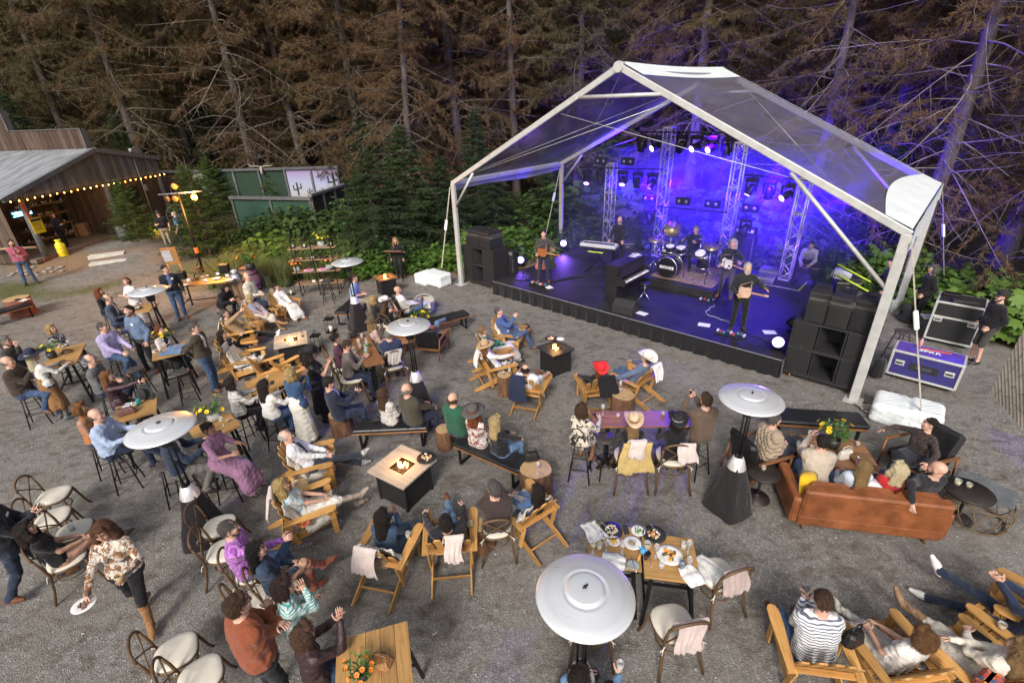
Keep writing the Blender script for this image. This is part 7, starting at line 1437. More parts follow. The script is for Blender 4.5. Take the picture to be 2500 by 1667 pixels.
who('woman in brown fedora and pink fringed coat', 'sitting at the walnut table end', (-3.36,10.77),-55, 'bar', 'norm', 'lap', 'f', hair='wavy', hc=DBLOND, hat='fedora', hatc=(.085,.06,.04), top=cloth((.42,.27,.24), 'floral', (.55,.42,.36)), bot=CRM)
who('woman in white hat and black top', 'sitting near the white shirted man', (-3.36,12.36),-30, 'bist', 'norm', 'mouth', 'f', hair='long', hc=BROWN, hat='cowboy', hatc=(.72,.70,.66), band=(.3,.12,.05), top=BLK, sleeve='bare', bot=BLK, skin='m', head=(0,-15))
who('blonde woman in black jacket', 'sitting behind the white hat', (-3.73,12.57),-60, 'bist', 'norm', 'lap', 'f', hair='bob', hc=BLOND, top=BLK, bot=BLK, head=(15,0))
who('bald man in white shirt and jeans', 'sitting cross legged in a black armchair', (-3.10,13.48),-60, 'lounge', 'ankle', 'lap', top=WHT, bot=DEN, shoe=SBRN, beard='stubble', bc=GREYH, chair='x', tagc=1)
who('man in light blue shirt and khaki trousers', 'sitting on a bench behind the heater', (-4.86,14.31),-90, 'bench', 'norm', 'lap', hair='short', hc=BROWN, top=cloth((.30,.40,.58)), sleeve='elbow', bot=KHAKI, chair='x', lean=8); BENCH.put((-4.98,14.16),80, 'black padded bench behind the patio heater cover', 'bench', 'black padded benches')
who('man in rust shirt and jeans', 'lying back in a low armchair with legs up', (-2.13,11.53),-15, 'lounge', 'knee', 'lap', hair='short', hc=BROWN, top=cloth((.25,.07,.055)), bot=DENL, chair='x', rf=(.1,.75,.62), lean=-35)
def lounge(P, yaw, label):
 t = empty('low_armchair', (P[0], P[1], 0), R(yaw)); wn = wood('teak_frame', (.22,.095,.04),.6,1)
 MB().box((0,.02,.34),(.6,.60,.13), rotx(R(6)),.04).build('seat_cushion', BLKVIN, t); MB().box((0,-.33,.60),(.6,.13,.58), rotx(R(16)),.05).build('back_cushion', BLKVIN, t)
 for sx in (-1,1):
  MB().box((sx*.36,.0,.56),(.06,.68,.03), rotx(R(3)),.01).build('armrest', wn, t); MB().tube([(sx*.36,.30,.55),(sx*.34,.33,0)], [.022,.014], 7).build('front_leg', wn, t); MB().tube([(sx*.36,-.30,.55),(sx*.34,-.42,0)], [.022,.014], 7).build('back_leg', wn, t); MB().box((sx*.33,0,.27),(.03,.62,.05), rotx(R(6))).build('side_rail', wn, t)
 MB().box((0,.29,.29),(.64,.03,.05)).build('front_rail', wn, t); MB().box((0,-.30,.24),(.64,.03,.05)).build('back_rail', wn, t); return tag(t, label, 'armchair', 'low teak armchairs')
lounge((-3.15,13.67),-60, 'low black armchair under the man in white shirt'); lounge((-2.11,11.50),-15, 'low teak armchair with red clothed man lying back')
BENCH.put((-1.90,12.79),30, 'empty black bench with a round tray near the basket', 'bench', 'black padded benches')
t = empty('wicker_basket', (*(-2.74,14.49),0)); WIC = M('white_wicker', (.55,.50,.43),.85,0,.2,30,60,.6,.01)
for k in range(9): MB().tube([(.27*(1+.02*k)*math.cos(a*.3927),.27*(1+.02*k)*math.sin(a*.3927),.03+.038*k) for a in range(17)], .021,5, cap=False).build('weave', WIC, t)
MB().tube([(.3*math.cos(a),0,.34+.22*math.sin(a)) for a in [k*.314 for k in range(11)]], .014,6).build('handle', WIC, t); tag(t, 'white wicker basket beside the empty black bench', 'basket'); napkin((*(-2.69,14.05),.34),0, 'white blankets heaped in the wicker basket', .45,4)
tag(MB().box((0,0,.004),(1.5,1.1,.006),0).build('kilim_rug', cloth((.20,.09,.07), 'floral', (.35,.2,.14)), None, (*(-2.42,13.34),.0), R(-20)), 'reddish patterned rug under the low armchairs', 'rug')
tag(MB().lathe([(0,.40),(.40,.40),(.41,.415),(.40,.43),(0,.43)], 28).tube([(0,0,0),(0,0,.41)], .05,8).build('coffee_table', OAKD, None, (*(-2.84,11.64),0)), 'round brown low table under the heater reflector', 'table'); bouquet((*(-2.71,13.22),.02), 'yellow flowers in a pot near the wicker basket', 1.7, 'black', 12)
for k, P in enumerate(((-3.58,10.21),(-3.57,10.49),(-3.47,9.93))): tumbler((*P, .97), 'clear glass of water among the bottles on the walnut table', None, .036,.12)
for k, P in enumerate(((-3.23,9.56),(-3.31,9.95))): o = MB().lathe([(0,0),(.04,0),(.042,.03),(.042,.16),(.018,.22),(.018,.28),(0,.28)], 14).build('water_bottle', GLASS, None, (*P, .97)); MB().lathe([(.0425,.06),(.0435,.06),(.0435,.13),(.0425,.13)], 14).build('label_band', M('green_label', (.05,.25,.10),.5), o); tag(o, ['tall clear bottle at the near end of the walnut table', 'green labelled water bottle on the walnut table'][k], 'bottle')
bag((*(-3.81,10.55),.97),40, 'black handbag at the far end of the walnut table', (.02,.02,.02),.26,.12,.12)
lantern((*(-5.32,13.09),0),.62, 'tall black lantern behind the maroon top'); lantern((*(-5.35,12.02),0),.58, 'black lantern between the fire pit and the black hat'); lantern((*(-7.82,16.46),0),.5, 'black lantern beside the dessert shelves'); lantern((*(0.41,12.13),0),.5, 'black lantern at the feet of the man in blue vest')
firepit((-4.31,16.18),-56-90+90,.66, 'brown slat topped fire pit before the lectern', 'slat', seed=5)
# lectern with attendant
P = (-4.17,17.83); t = empty('lectern', (P[0]-.05, P[1]-.18,0), R(172)); wn = wood('lectern_wood', (.22,.10,.055),.6,0)
for sx in (-1,1):
 for sy in (-1,1): MB().tube([(sx*.2, sy*.14,1.0),(sx*.25, sy*.2,0)], .016,6).build('leg', BLACKM, t)
for z in (.3,.62): MB().box((0,.17, z),(.48,.02,.03)).build('rung', BLACKM, t); MB().box((0,-.17, z),(.48,.02,.03)).build('rung', BLACKM, t)
MB().box((0,.02,1.08),(.66,.42,.03), rotx(R(24)),.006).build('desk', wn, t); MB().box((0,-.18,1.02),(.66,.03,.06), rotx(R(24))).build('ledge', wn, t); tag(t, 'wooden topped lectern on black legs before the shrubs', 'lectern')
who('young woman in black with long hair', 'standing behind the wooden lectern', (-4.17,17.83),170, None, 'stand', 'down', 'f', hair='wavy', hc=DBLOND, top=BLK, bot=BLK, shoe=M('shoe_dark', (.03,.02,.018),.45), h=1.64, head=(20,0))
# ---- middle: bench people and fire pit ------------------------------------------
bx = BENCH.put((-2.37,7.69),-89+90, 'black padded bench with two people and a white phone', 'bench', 'black padded benches'); phone((*(-3.02,7.81),.475),40, 'white phone lying on the end of the black bench'); bag((*(-2.67,7.75),.475),15, 'small black purse on the black bench', (.02,.02,.02),.2,.08,.06)
who('woman with long brown hair and dotted grey top', 'sitting on the black bench', (-2.39,7.71),-35, 'bench', 'norm', 'lap', 'f', hair='long', hc=BROWN, top=cloth((.55,.53,.52), 'dots', (.1,.09,.1), s=1.6), bot=BLK, chair='x')
who('bald man in olive jacket', 'sitting on the black bench', (-1.93,7.68),-40, 'bench', 'norm', 'knee', hair='ring', hc=GREYH, top=cloth((.055,.048,.035)), bot=NAVY, shoe=SBRN, chair='x', g=1.12)
BENCH.put((-0.45,6.78),-125+90, 'black padded bench with three people on it', 'bench', 'black padded benches')
who('bald man in green quilted jacket', 'sitting at the bench end', (-1.05,7.31),-30, 'bench', 'norm', 'lap', hair='ring', hc=BROWN, top=cloth((.018,.085,.05), 'plain'), bot=NAVY, chair='x', g=1.12)
who('woman in grey hat and floral blouse', 'sitting on the bench with her back turned', (-0.67,6.96),-35, 'bench', 'norm', 'lap', 'f', hair='wavy', hc=RED, hat='wide', hatc=(.085,.075,.07), top=cloth((.60,.56,.52), 'floral', (.22,.05,.045),(.12,.09,.14)), bot=CRM, chair='x')
j = who('blonde woman in black jacket with denim sleeve', 'sitting at the near end of the bench', (-0.28,6.70),-45, 'bench', 'norm', 'knee', 'f', hair='long', hc=(.45,.33,.16), top=BLK, bot=DENL, chair='x')
stump((-1.36,7.52),.16,.42, 'pale topped log stump between the two benches', 6); tag(MB().lathe([(0,0),(.05,0),(.05,.02),(0,.03)], 12).build('sunglasses_case', BLACKM, None, (*(-1.37,7.85),.423)), 'dark glasses lying on the log stump by the green jacket', 'glasses')
firepit((-1.88,6.29),-33-90+90,.80, 'light topped fire pit with marshmallow slate in the middle', 'light', seed=8)
o = plate((*(-1.50,6.41),.625),.16, 'round slate of square sweets on the middle fire pit', BLKP, [(.55,.32,.14),(.7,.62,.5),(.12,.05,.03)], 11); o['category'] = 'slate'
stump((0.31,6.22),.26,.5, 'wide log stump holding a black handbag', 7); bag((*(0.26,6.43),.50),10, 'black structured handbag on the wide log stump', (.015,.015,.016),.27,.17,.13); wineglass((*(0.34,6.12),.50), 'red drink glass on the wide log stump', (.2,.02,.03))
j = who('man in white shirt and navy vest', 'leaning back with crossed legs', (-3.59,6.70),-75, 'adir', 'kick', 'lap', hair='thin', hc=WHITEH, top=cloth((.66,.66,.70)), vee=NAVY, bot=cloth((.025,.03,.045)), shoe=cloth((.45,.43,.42), 'floral', (.2,.2,.22)), skin='p'); fleece(j, 'sheepskin under the man in white shirt and vest', 5); phone((*(-3.36,6.30),.535),-70, 'phone lying on the armrest beside the navy vest')
j = who('blonde woman in floral blouse and white skirt', 'stretching out in grey boots', (-3.26,5.63),-66, 'adir', 'kick', 'lap', 'f', hair='wavy', hc=BLOND, top=cloth((.55,.58,.57), 'floral', (.25,.42,.48),(.6,.5,.4), s=1.2), sleeve='short', bot=CRM, skirt='knee', skirtm=cloth((.66,.63,.57)), boots=cloth((.27,.22,.18), 'leather'), head=(-20,0)); throw(j, 'pale pink blanket over the chair of the blonde in grey boots', PINKT, .34, seed=8); fleece(j, 'long haired sheepskin under the blonde in grey boots', 6); plate((*(-3.17,5.32),.40),.09, 'red patterned pouch beside the blonde in boots', cloth((.5,.03,.04), 'floral', (.6,.4,.1)))
stump((-3.54,6.10),.15,.46, 'small log stump between two cedar chairs', 9); tumbler((*(-3.59,6.09),.465), 'amber drink on the small log stump', (.35,.15,.03),.03,.08)
j = who('dark haired woman in denim dress', 'sitting forward clapping', (-1.83,4.78),-14, 'adir', 'low', 'clap', 'f', hair='long', hc=DARK, top=cloth((.032,.06,.11), 'denim'), bot=cloth((.032,.06,.11), 'denim'), skirt='knee', skirtm=cloth((.032,.06,.11), 'denim'), lean=3, shoe=BBLK, skin='t')
throw(j, 'pale pink blanket over the chair of the denim dress', PINKT, .36, seed=9, dx=-.05); fleece(j, 'white sheepskin under the woman in denim dress', 7); o = tag(MB().lathe([(0,-.09),(.07,-.085),(.10,0),(.07,.085),(0,.09)], 14, sx=2.6).build('fur_cushion', M('brown_fur', (.33,.23,.15),1,0,.3,20,50,1., .03), None, (*(-1.96,4.55),.46), R(-14)), 'brown fur cushion behind the woman in denim dress', 'cushion'); tumbler((*(-1.54,4.86),.535), 'drink glass on the armrest of the denim dress chair', (.45,.40,.2))
j = who('man in dark suit and light jeans', 'reclining with one foot up', (-0.97,4.94),4, 'adir', 'knee', 'drink', hair='short', hc=DARK, top=cloth((.018,.018,.024)), bot=DENL, shoe=SBRN, lean=-30, rh=(.20,.34,.66), lh=(-.36,.28,.62)); throw(j, 'pale pink blanket over the chair of the dark suit', PINKT, .26, seed=10, dx=.08); phone((*(-1.23,4.82),.535),5, 'phone lying on the armrest beside the dark suit'); tumbler((*(-0.68,5.03),.535), 'short drink on the other armrest of the dark suit chair', (.6,.5,.3),.035,.08)
who('grey haired man in dark brown jacket and glasses', 'sitting in a cross back chair', (-0.32,5.04),5, 'bist', 'norm', 'lap', hair='short', hc=SALT, top=cloth((.045,.030,.028)), bot=NAVY, glasses=1, head=(30,0))
j = who('woman in denim jacket and white skirt', 'reclining with brown cowboy boots', (0.13,5.40),36, 'adir', 'out', 'lap', 'f', hair='long', hc=DARK, top=cloth((.05,.10,.20), 'denim'), bot=WHT, skirt='knee', skirtm=WHT, boots=BBRN)
fleece(j, 'white sheepskin under the woman in denim jacket', 8); phone((*(-0.03,5.24),.535),-30, 'phone lying on the armrest of the denim jacket chair')
stump((-0.56,5.17),.20,.48, 'pale log stump beside the dark suit chair', 10); tumbler((*(-0.57,5.30),.487), 'empty tumbler on the pale log stump', None, .035,.09)
# ---- front left ------------------------------------------------------------------
for P, yw, nm in (((-7.49,6.06),-70, 'empty cross back chair at the head of the left row'),((-7.11,5.58),-62, 'empty cross back chair second in the left row'),((-6.56,5.30),-65, 'empty cross back chair holding a tumbler with a straw'),((-4.41,5.28),-75, 'empty cross back chair beside the black heater cover'),((-4.10,4.84),-75, 'cross back chair partly behind the purple shirt'),((-3.93,3.44),-58, 'empty cross back chair behind the walking woman'),((-3.50,3.17),-55, 'empty cross back chair at the corner near the rust shirt'),((-3.28,4.05),-50, 'cross back chair behind the striped blouse')): BIST.put(P, yw, nm, 'chair', 'bentwood cross back chairs')
tumbler((*(-6.55,5.28),.492), 'tumbler with a straw on the empty chair cushion', (.6,.62,.55),.04,.12)
j = who('man in black shirt', 'standing and reading his phone', (-6.71,4.66),-62, None, 'step', 'phone', hair='crop', hc=DARK, top=cloth((.016,.017,.024)), bot=DEND, shoe=SBRN, g=1.12, tagc=1, head=(0,-35)); phone_in(j, 'phone read by the standing man in black shirt')
who('woman in black dress with dark hair', 'sitting with bare legs crossed', (-6.29,4.77),-45, 'bist', 'knee', 'lap', 'f', hair='wavy', hc=DARK, top=BLK, sleeve='short', bot=skin_mat('m'), skin='m', neck='bare', head=(-15,0), lean=-16)
j = who('woman in printed blouse with suede fringe', 'walking with a plate and a mug', (-4.87,4.20),-160, None, 'step', 'table', 'f', hair='wavy', hc=(.12,.05,.025), top=cloth((.58,.53,.46), 'floral', (.25,.11,.05),(.1,.08,.07)), bot=BLK, boots=SUEDE, lh=(-.22,.40,1.22), rh=(.30,.28,.98), head=(0,-20), h=1.74)
plate(j['rw']+j['rd']*.12,.12, 'plate of sweets carried by the walking woman', PORC, [(.2,.1,.05)], 15); o = tag(MB().lathe([(0,0),(.038,0),(.045,.09),(.04,.09),(.034,.01),(0,.01)], 16).build('mug', M('tan_mug', (.45,.32,.18),.5), None, j['lw']+j['ld']*.1), 'tan mug in the hand of the walking woman', 'mug')
who('man in purple floral shirt', 'sitting with one arm stretched out', (-3.57,4.48),-68, 'bist', 'ankle', 'point', hair='crop', hc=SALT, beard='stubble', bc=GREYH, top=cloth((.27,.07,.36), 'floral', (.48,.22,.52), s=1.6), bot=DEN, shoe=SBRN, rh=(.2,.55,1.0), g=1.1)
who('woman with very long black hair and denim', 'sitting next to the purple shirt', (-3.13,4.22),-55, 'bist', 'knee', 'lap', 'f', hair='long', hc=(.008,.007,.008), top=cloth((.02,.035,.07), 'denim'), bot=skin_mat('m'), boots=cloth((.20,.08,.045), 'floral', (.3,.06,.05)), head=(-20,0))
who('woman in teal striped blouse', 'standing with a hand at her chin', (-2.45,3.39),-60, None, 'stand', 'mouth', 'f', hair='curly', hc=(.035,.018,.014), top=cloth((.60,.68,.66), 'stripe', (.06,.30,.30), s=1.1), bot=DEND, head=(-10,0))
who('man in rust brown shirt', 'standing with his back to the camera', (-2.72,3.09),-40, None, 'wide', 'fold', hair='short', hc=BROWN, top=cloth((.24,.065,.03)), bot=BLK, g=1.22, h=1.86, glasses=1)
who('woman in dark leather jacket with brown curls', 'sitting and clapping', (-2.10,2.95),-45, 'stool', 'rung', 'clap', 'f', hair='curly', hc=(.10,.05,.03), top=cloth((.04,.02,.022), 'leather'), bot=DEN, lh=(-.04,.36,1.36), rh=(.04,.36,1.36))
high_table((-1.47,2.87),-75-90+90,.78,.72, 'high wooden table with a tan purse and orange flowers', 1.0,5)
bag((*(-1.41,2.91),1.0),-15, 'tan leather purse on the near high table', (.30,.15,.06),.24,.09,.15); bouquet((*(-1.55,2.79),.99), 'orange flowers at the corner of the near high table', .85, 'black', 21, M('orange_petal', (.75,.20,.02),.6,0,.15))
# ---- fire pit before the stage ----------------------------------------------------
firepit((1.03,10.30),-57-90+90,.66, 'black slatted fire pit nearest the stage', 'dark', seed=12); plate((*(0.96,10.76),.622),.15, 'black plate of sweets on the black fire pit', BLKP, [(.5,.2,.15),(.7,.62,.5)], 17); plate((*(1.19,10.72),.622),.10, 'small white plate on the black fire pit')
j = who('man in navy vest and blue shirt', 'reclining with ankle on knee', (-0.09,11.60),-112, 'adir', 'ankle', 'chin', hair='crop', hc=SALT, top=cloth((.06,.10,.24)), vee=NAVY, bot=DEN, shoe=BBRN, head=(10,0)); fleece(j, 'white sheepskin under the man in navy vest', 9); tumbler((*(-0.09,11.42),.535), 'amber drink on the armrest beside the navy vest man', (.5,.25,.05),.03,.07)
j = who('woman with braided hair and green lettered top', 'reclining under a white blanket', (-0.47,10.76),-75, 'adir', 'low', 'lap', 'f', hair='bun', hc=DBLOND, top=cloth((.015,.03,.025), 'floral', (.03,.18,.11), s=.7), bot=CRM, skirt='sit', skirtm=cloth((.55,.53,.52))); fleece(j, 'white sheepskin behind the braided woman', 10)
j = who('woman in tan hat and white blouse', 'reclining beside the log table', (-0.38,9.91),-72, 'adir', 'low', 'drink', 'f', hair='long', hc=GINGER, hat='wide', hatc=(.42,.29,.16), band=(.25,.16,.08), top=WHT, bot=cloth((.55,.55,.54), 'floral', (.02,.02,.02), s=.8), boots=BBLK); throw(j, 'white blanket over the chair of the tan hat', WHITEC, .3, seed=12); fleece(j, 'brown fur rug under the woman in tan hat', 11, M('brown_fur_rug', (.10,.055,.035),1,0,.4,20,50,1., .03))
stump((-0.21,9.32),.16,.50, 'tall reddish log stump beside the white tee shirt', 14); tumbler((*(-0.22,9.33),.503), 'dark drink on the tall reddish stump', (.12,.04,.03),.035,.08); tumbler((*(-0.08,9.38),.503), 'beer glass on the tall reddish stump', (.6,.35,.06),.035,.12)
j = who('man in white tee shirt and jeans', 'lying back with crossed boots', (0.36,8.92),-20, 'adir', 'crossed', 'arms', hair='thin', hc=DARK, top=cloth((.70,.70,.74)), sleeve='short', bot=DEN, shoe=SBRN, lean=-32, g=1.1); fleece(j, 'sheepskin under the man in white tee shirt', 12); throw(j, 'navy jacket over the chair of the white tee shirt', NAVY, .34, seed=13, dx=-.12, back=.5)
j = who('woman in red cowboy hat and black', 'reclining in a cedar chair', (1.74,8.82),8, 'adir', 'low', 'arms', 'f', hair='long', hc=RED, hat='cowboy', hatc=(.72,.02,.025), band=(.5,.02,.02), top=BLK, bot=BLK); throw(j, 'black coat over the chair of the red hat', BLK, .36, seed=14, dx=.10, back=.4)
j = who('man in white cowboy hat and denim shirt', 'reclining with knees up', (2.63,9.05),40, 'adir', 'low', 'arms', hair='crop', hc=BROWN, hat='cowboy', hatc=(.70,.67,.58), band=(.45,.4,.32), top=cloth((.10,.13,.2), 'denim'), bot=DEN, lh=(-.6,.12,.62), lf=(-.13,.55,.075), rf=(.13,.52,.075)); throw(j, 'white blanket over the chair of the white hat', WHITEC, .28, seed=15, dx=.16)
stump((2.21,8.32),.24,.52, 'wide bark log stump between the two hats', 16)
for k, (P, dr) in enumerate((((2.12,8.60), None),((2.17,8.41),(.15,.03,.03)),((2.22,8.62), None))): tumbler((*P, .523), ['tall water glass on the wide bark stump', 'short dark drink on the wide bark stump', 'clear tumbler behind the others on the bark stump'][k], dr, .036,.13 if k != 1 else .08)
# ---- long table with hats ----------------------------------------------------------
high_table((2.21,6.84),-93+90,1.78,.46, 'long narrow walnut table lit violet with candle jars', .97,3, OAKD, 'X')
who('woman in black and cream floral dress', 'sitting on a stool at the long table', (1.08,6.52),-35, 'stool', 'rung', 'table', 'f', hair='bob', hc=BROWN, top=cloth((.55,.48,.40), 'floral', (.02,.018,.018), s=.6), bot=cloth((.55,.48,.40), 'floral', (.02,.018,.018), s=.6), skirt='knee', skirtm=cloth((.55,.48,.40), 'floral', (.02,.018,.018), s=.6), boots=BBRN)
j = who('blonde woman in tan cowboy hat', 'sitting with her back turned at the long table', (1.89,6.36),-3, 'bar', 'norm', 'table', 'f', hair='long', hc=DBLOND, hat='cowboy', hatc=(.55,.40,.27), band=(.35,.12,.05), top=BLK, bot=BLK); drape('fringed_coat', 'tan fringed suede coat over the chair of the tan cowboy hat', cloth((.50,.36,.14)),(j['P'][0], j['P'][1]-.31),0,.52,.08,.55,1.05,.06,3, 'coat', 'coats'); drape('blanket', 'pale pink blanket on top of the fringed coat', PINKT, (j['P'][0], j['P'][1]-.31),0,.28,.1,.26,1.075,.12,17)
j = who('woman in black cowboy hat and black jacket', 'sitting at the long table', (2.58,6.32),-5, 'bar', 'norm', 'table', 'f', hair='bob', hc=DARK, hat='cowboy', hatc=(.012,.012,.013), band=(.35,.35,.35), top=BLK, bot=BLK); throw(j, 'pale pink blanket over the chair of the black cowboy hat', PINKT, .28, 'bar', .12,18,.1,.32)
j = who('man in brown tweed blazer', 'sitting on a stool and filming with his phone', (3.08,6.52),10, 'stool', 'rung', 'photo', hair='short', hc=BROWN, top=cloth((.11,.075,.055)), bot=cloth((.06,.045,.04)), g=1.08); phone_in(j, 'phone raised by the man in tweed blazer', 'l', True)
for k, P in enumerate(((1.78,6.92),(2.56,6.92))): tumbler((*P, .97), 'glowing candle jar on the long violet lit table', (.8,.5,.2),.032,.06)
wineglass((*(1.53,7.00),.97), 'red wine glass at the end of the long table', (.12,.01,.02)); phone((*(1.41,6.97),.97),20, 'phone lying at the end of the long table')
STOOL.put((1.52,6.63),20, 'empty bar stool behind the long violet lit table', 'stool', 'black bar stools')
# ---- sofa group ----------------------------------------------------------------------
BENCH.put((5.54,7.31),-100+90, 'long empty black bench behind the coffee table', 'bench', 'black padded benches', sc=1.15)
SA_, SB_ = Vector((4.14,5.20)), Vector((5.91,4.81)); sang = math.atan2((SB_-SA_).y, (SB_-SA_).x); sl_ = (SB_-SA_).length+.04; smid = (SA_+SB_)/2+Vector((-math.sin(sang), math.cos(sang)))*.42
LEA = M('tan_leather', (.215,.072,.026),.42,0,.38,4,9,.5,.02); so = empty('leather_sofa', (smid.x, smid.y, 0), sang); tag(so, 'tan leather sofa with four people seen from behind', 'sofa')
MB().box((0,0,.23),(sl_, .86,.18), None, .02).build('base', LEA, so); MB().box((0,-.36,.50),(sl_, .16,.62), rotx(R(4)),.035).build('backrest', LEA, so)
for sx in (-1,1): MB().box((sx*(sl_/2+.02),.04,.36),(.15,.84,.46), None, .03).build('arm', LEA, so)
for k in range(3): MB().box(((k-1)*(sl_-.2)/3,.07,.385),((sl_-.2)/3-.01,.64,.15), None, .04).build('seat_cushion', LEA, so); MB().box(((k-1)*(sl_-.2)/3,-.22,.60),((sl_-.2)/3-.012,.16,.40), rotx(R(10)),.05).build('back_cushion', LEA, so)
for sx in (-1,1):
 for yy in (-.33,.33): MB().tube([(sx*(sl_/2-.15), yy, .16),(sx*(sl_/2-.12), yy*1.05,0)], [.03,.018], 8).build('leg', OAKD, so)
def onsofa(x, y=.02): v = loc_of(so, (x, y, 0)); return (v.x, v.y)
sy_ = math.degrees(sang)
j = who('man in beige sweater', 'sitting on the sofa raising a hand', onsofa(-.60,.16), sy_-5, 'sofa', 'norm', 'drink', hair='crop', hc=DARK, top=cloth((.44,.37,.30)), bot=DENL, chair='x', lean=8, lh=(-.05,.45,1.0))
who('woman in pale denim shirt with straight hair', 'sitting on the sofa', onsofa(-.17), sy_, 'sofa', 'norm', 'lap', 'f', hair='long', hc=DBLOND, top=cloth((.38,.42,.48), 'denim'), bot=DENL, chair='x', head=(10,0))
who('blonde woman in red top', 'leaning back on the sofa', onsofa(.28), sy_, 'sofa', 'norm', 'lap', 'f', hair='wavy', hc=(.62,.52,.32), top=cloth((.42,.02,.025)), bot=DEND, chair='x', head=(20,5))
who('bald man in black jacket with lace cuffs', 'sprawling with an arm over the sofa back', onsofa(.68,.08), sy_+15, 'sofa', 'knee', 'lap', hair=None, top=cloth((.02,.02,.024)), vee=cloth((.10,.05,.04), 'lace', (.2,.1,.07)), bot=DEND, boots=BBRN, chair='x', lh=(-.42,-.42,.80), le=(-.6,-.1,.8), head=(25,-10), lean=-22, rf=(-.30,.95,.50), beard='stubble', bc=SALT)
CA_ = (5.35,6.45); ct = empty('coffee_table', (*CA_, 0), R(-104+90)); tag(ct, 'low plank coffee table before the leather sofa', 'table')
for k in range(5): MB().box((0,-.32+.16*k, .41),(1.15,.156,.04), None, .005).build('top_plank', wood('rustic_plank', (.25,.125,.06),.5,0,.6), ct)
for sx in (-1,1):
 for sy in (-1,1): MB().box((sx*.46, sy*.28,.195),(.07,.07,.39)).build('leg', wood('rustic_plank', (.25,.125,.06),.5,0,.6), ct)
bouquet((*(5.40,6.57),.43), 'tall yellow flowers on the plank coffee table', 1.5, 'black', 31); wineglass((*(5.11,6.77),.43), 'white wine glass on the coffee table', (.6,.45,.1)); tumbler((*(4.82,6.58),.43), 'tall drink with lemon on the coffee table', (.75,.75,.6),.035,.13); tumbler((*(5.03,6.53),.43), 'amber candle jar on the coffee table', (.5,.25,.05),.035,.07); tumbler((*(5.58,6.40),.43), 'second amber candle jar near the white purse', (.5,.25,.05),.035,.07); tumbler((*(5.83,6.56),.43), 'dark drink at the far side of the coffee table', (.12,.03,.02),.035,.08); bag((*(5.42,6.26),.43),10, 'white leather purse on the coffee table', (.68,.64,.56),.28,.17,.10); tag(MB().lathe([(0,0),(.033,0),(.042,.11),(.038,.11),(0,.01)], 14).build('paper_cup', PORC, None, (*(5.55,6.14),.43)), 'white paper cup at the corner of the coffee table', 'cup'); tag(MB().box((0,0,.008),(.36,.26,.016)).build('placemat', cloth((.03,.03,.035)), None, (*(4.88,6.74),.432),.3), 'dark placemat on the coffee table', 'placemat')
for P, rot, c, nm in ((onsofa(-.78,-.12),.5,(.72,.42,.02), 'mustard yellow cushion in the sofa corner'),(onsofa(.06,-.14),-.2,(.62,.63,.66), 'pale silver cushion between the two women on the sofa')):
 o = MB().lathe([(0,-.07),(.10,-.06),(.21,0),(.10,.06),(0,.07)], 20, f=lambda v, a: Vector((v.x*(abs(math.cos(a))**4+abs(math.sin(a))**4)**-.25*.9, v.y*(abs(math.cos(a))**4+abs(math.sin(a))**4)**-.25*.9, v.z))).build('cushion', cloth(c)); o.location = (P[0], P[1], .66); o.rotation_euler = (R(68),.2, sang+rot); tag(o, nm, 'cushion', 'sofa cushions')
j = who('man in quilted beige vest', 'sitting under the heater with his back turned', (4.19,6.44),-75, 'lounge', 'norm', 'lap', hair='crop', hc=SALT, top=cloth((.36,.28,.20), 'quilt'), bot=cloth((.05,.055,.07)), chair='x', g=1.12, lean=2); lounge((4.11,6.46),-75, 'low armchair seating the man in quilted vest')
j = who('laughing woman in black lace dress', 'sitting with one leg crossed', (6.56,6.25),105, 'lounge', 'knee', 'arms', 'f', hair='crop', hc=DARK, top=cloth((.02,.018,.02), 'lace', (.07,.045,.04)), bot=skin_mat('l'), skirt='knee', skirtm=cloth((.02,.018,.02)), boots=BBLK, chair='x', head=(-35,0), lean=-8, rh=(.42,.30,.82), lh=(-.42,.34,.72)); lounge((6.69,6.30),105, 'low armchair seating the laughing woman in lace')
def pedestal(P, r, h, label, col=None):
 t = empty('pedestal_table', (P[0], P[1], 0)); m = M('bronze_metal', (.045,.035,.032),.5,.5,.3,8); MB().lathe([(0, h-.03),(r, h-.03),(r+.005, h-.012),(r, h),(0, h)], 32).build('top', m, t); MB().tube([(0,0,.02),(0,0, h-.03)], .022,10).build('column', m, t); MB().lathe([(.20,0),(.195,.018),(.06,.05),(.02,.09)], 28).build('base', m, t); return tag(t, label, 'table', 'round pedestal tables')
pedestal((3.88,5.90),.26,.55, 'round bronze pedestal table beside the sofa arm'); tumbler((*(3.90,5.93),.552), 'amber candle jar on the round table by the sofa', (.5,.28,.05),.035,.07)
pedestal((6.65,5.33),.30,.55, 'round bronze pedestal table with two glasses at the far sofa end'); tumbler((*(6.57,5.46),.552), 'white wine tumbler on the far round table', (.55,.5,.12),.045,.09); tumbler((*(6.69,5.40),.552), 'amber candle jar on the far round table', (.5,.28,.05),.04,.07)
t = empty('rattan_drum', (*(6.90,5.32),0)); RAT = M('rattan', (.13,.085,.045),.7)
for z in (.03,.40): MB().tube([(.36*math.cos(a*.2618),.36*math.sin(a*.2618), z) for a in range(25)], .014,6, cap=False).build('ring', RAT, t)
for k in range(12):
 for s in (-1,1): MB().tube([(.36*math.cos(k*.5236),.36*math.sin(k*.5236),.03),(.40*math.cos((k+s*.5)*.5236),.40*math.sin((k+s*.5)*.5236),.2),(.36*math.cos((k+s)*.5236),.36*math.sin((k+s)*.5236),.40)], .008,5).build('cane', RAT, t)
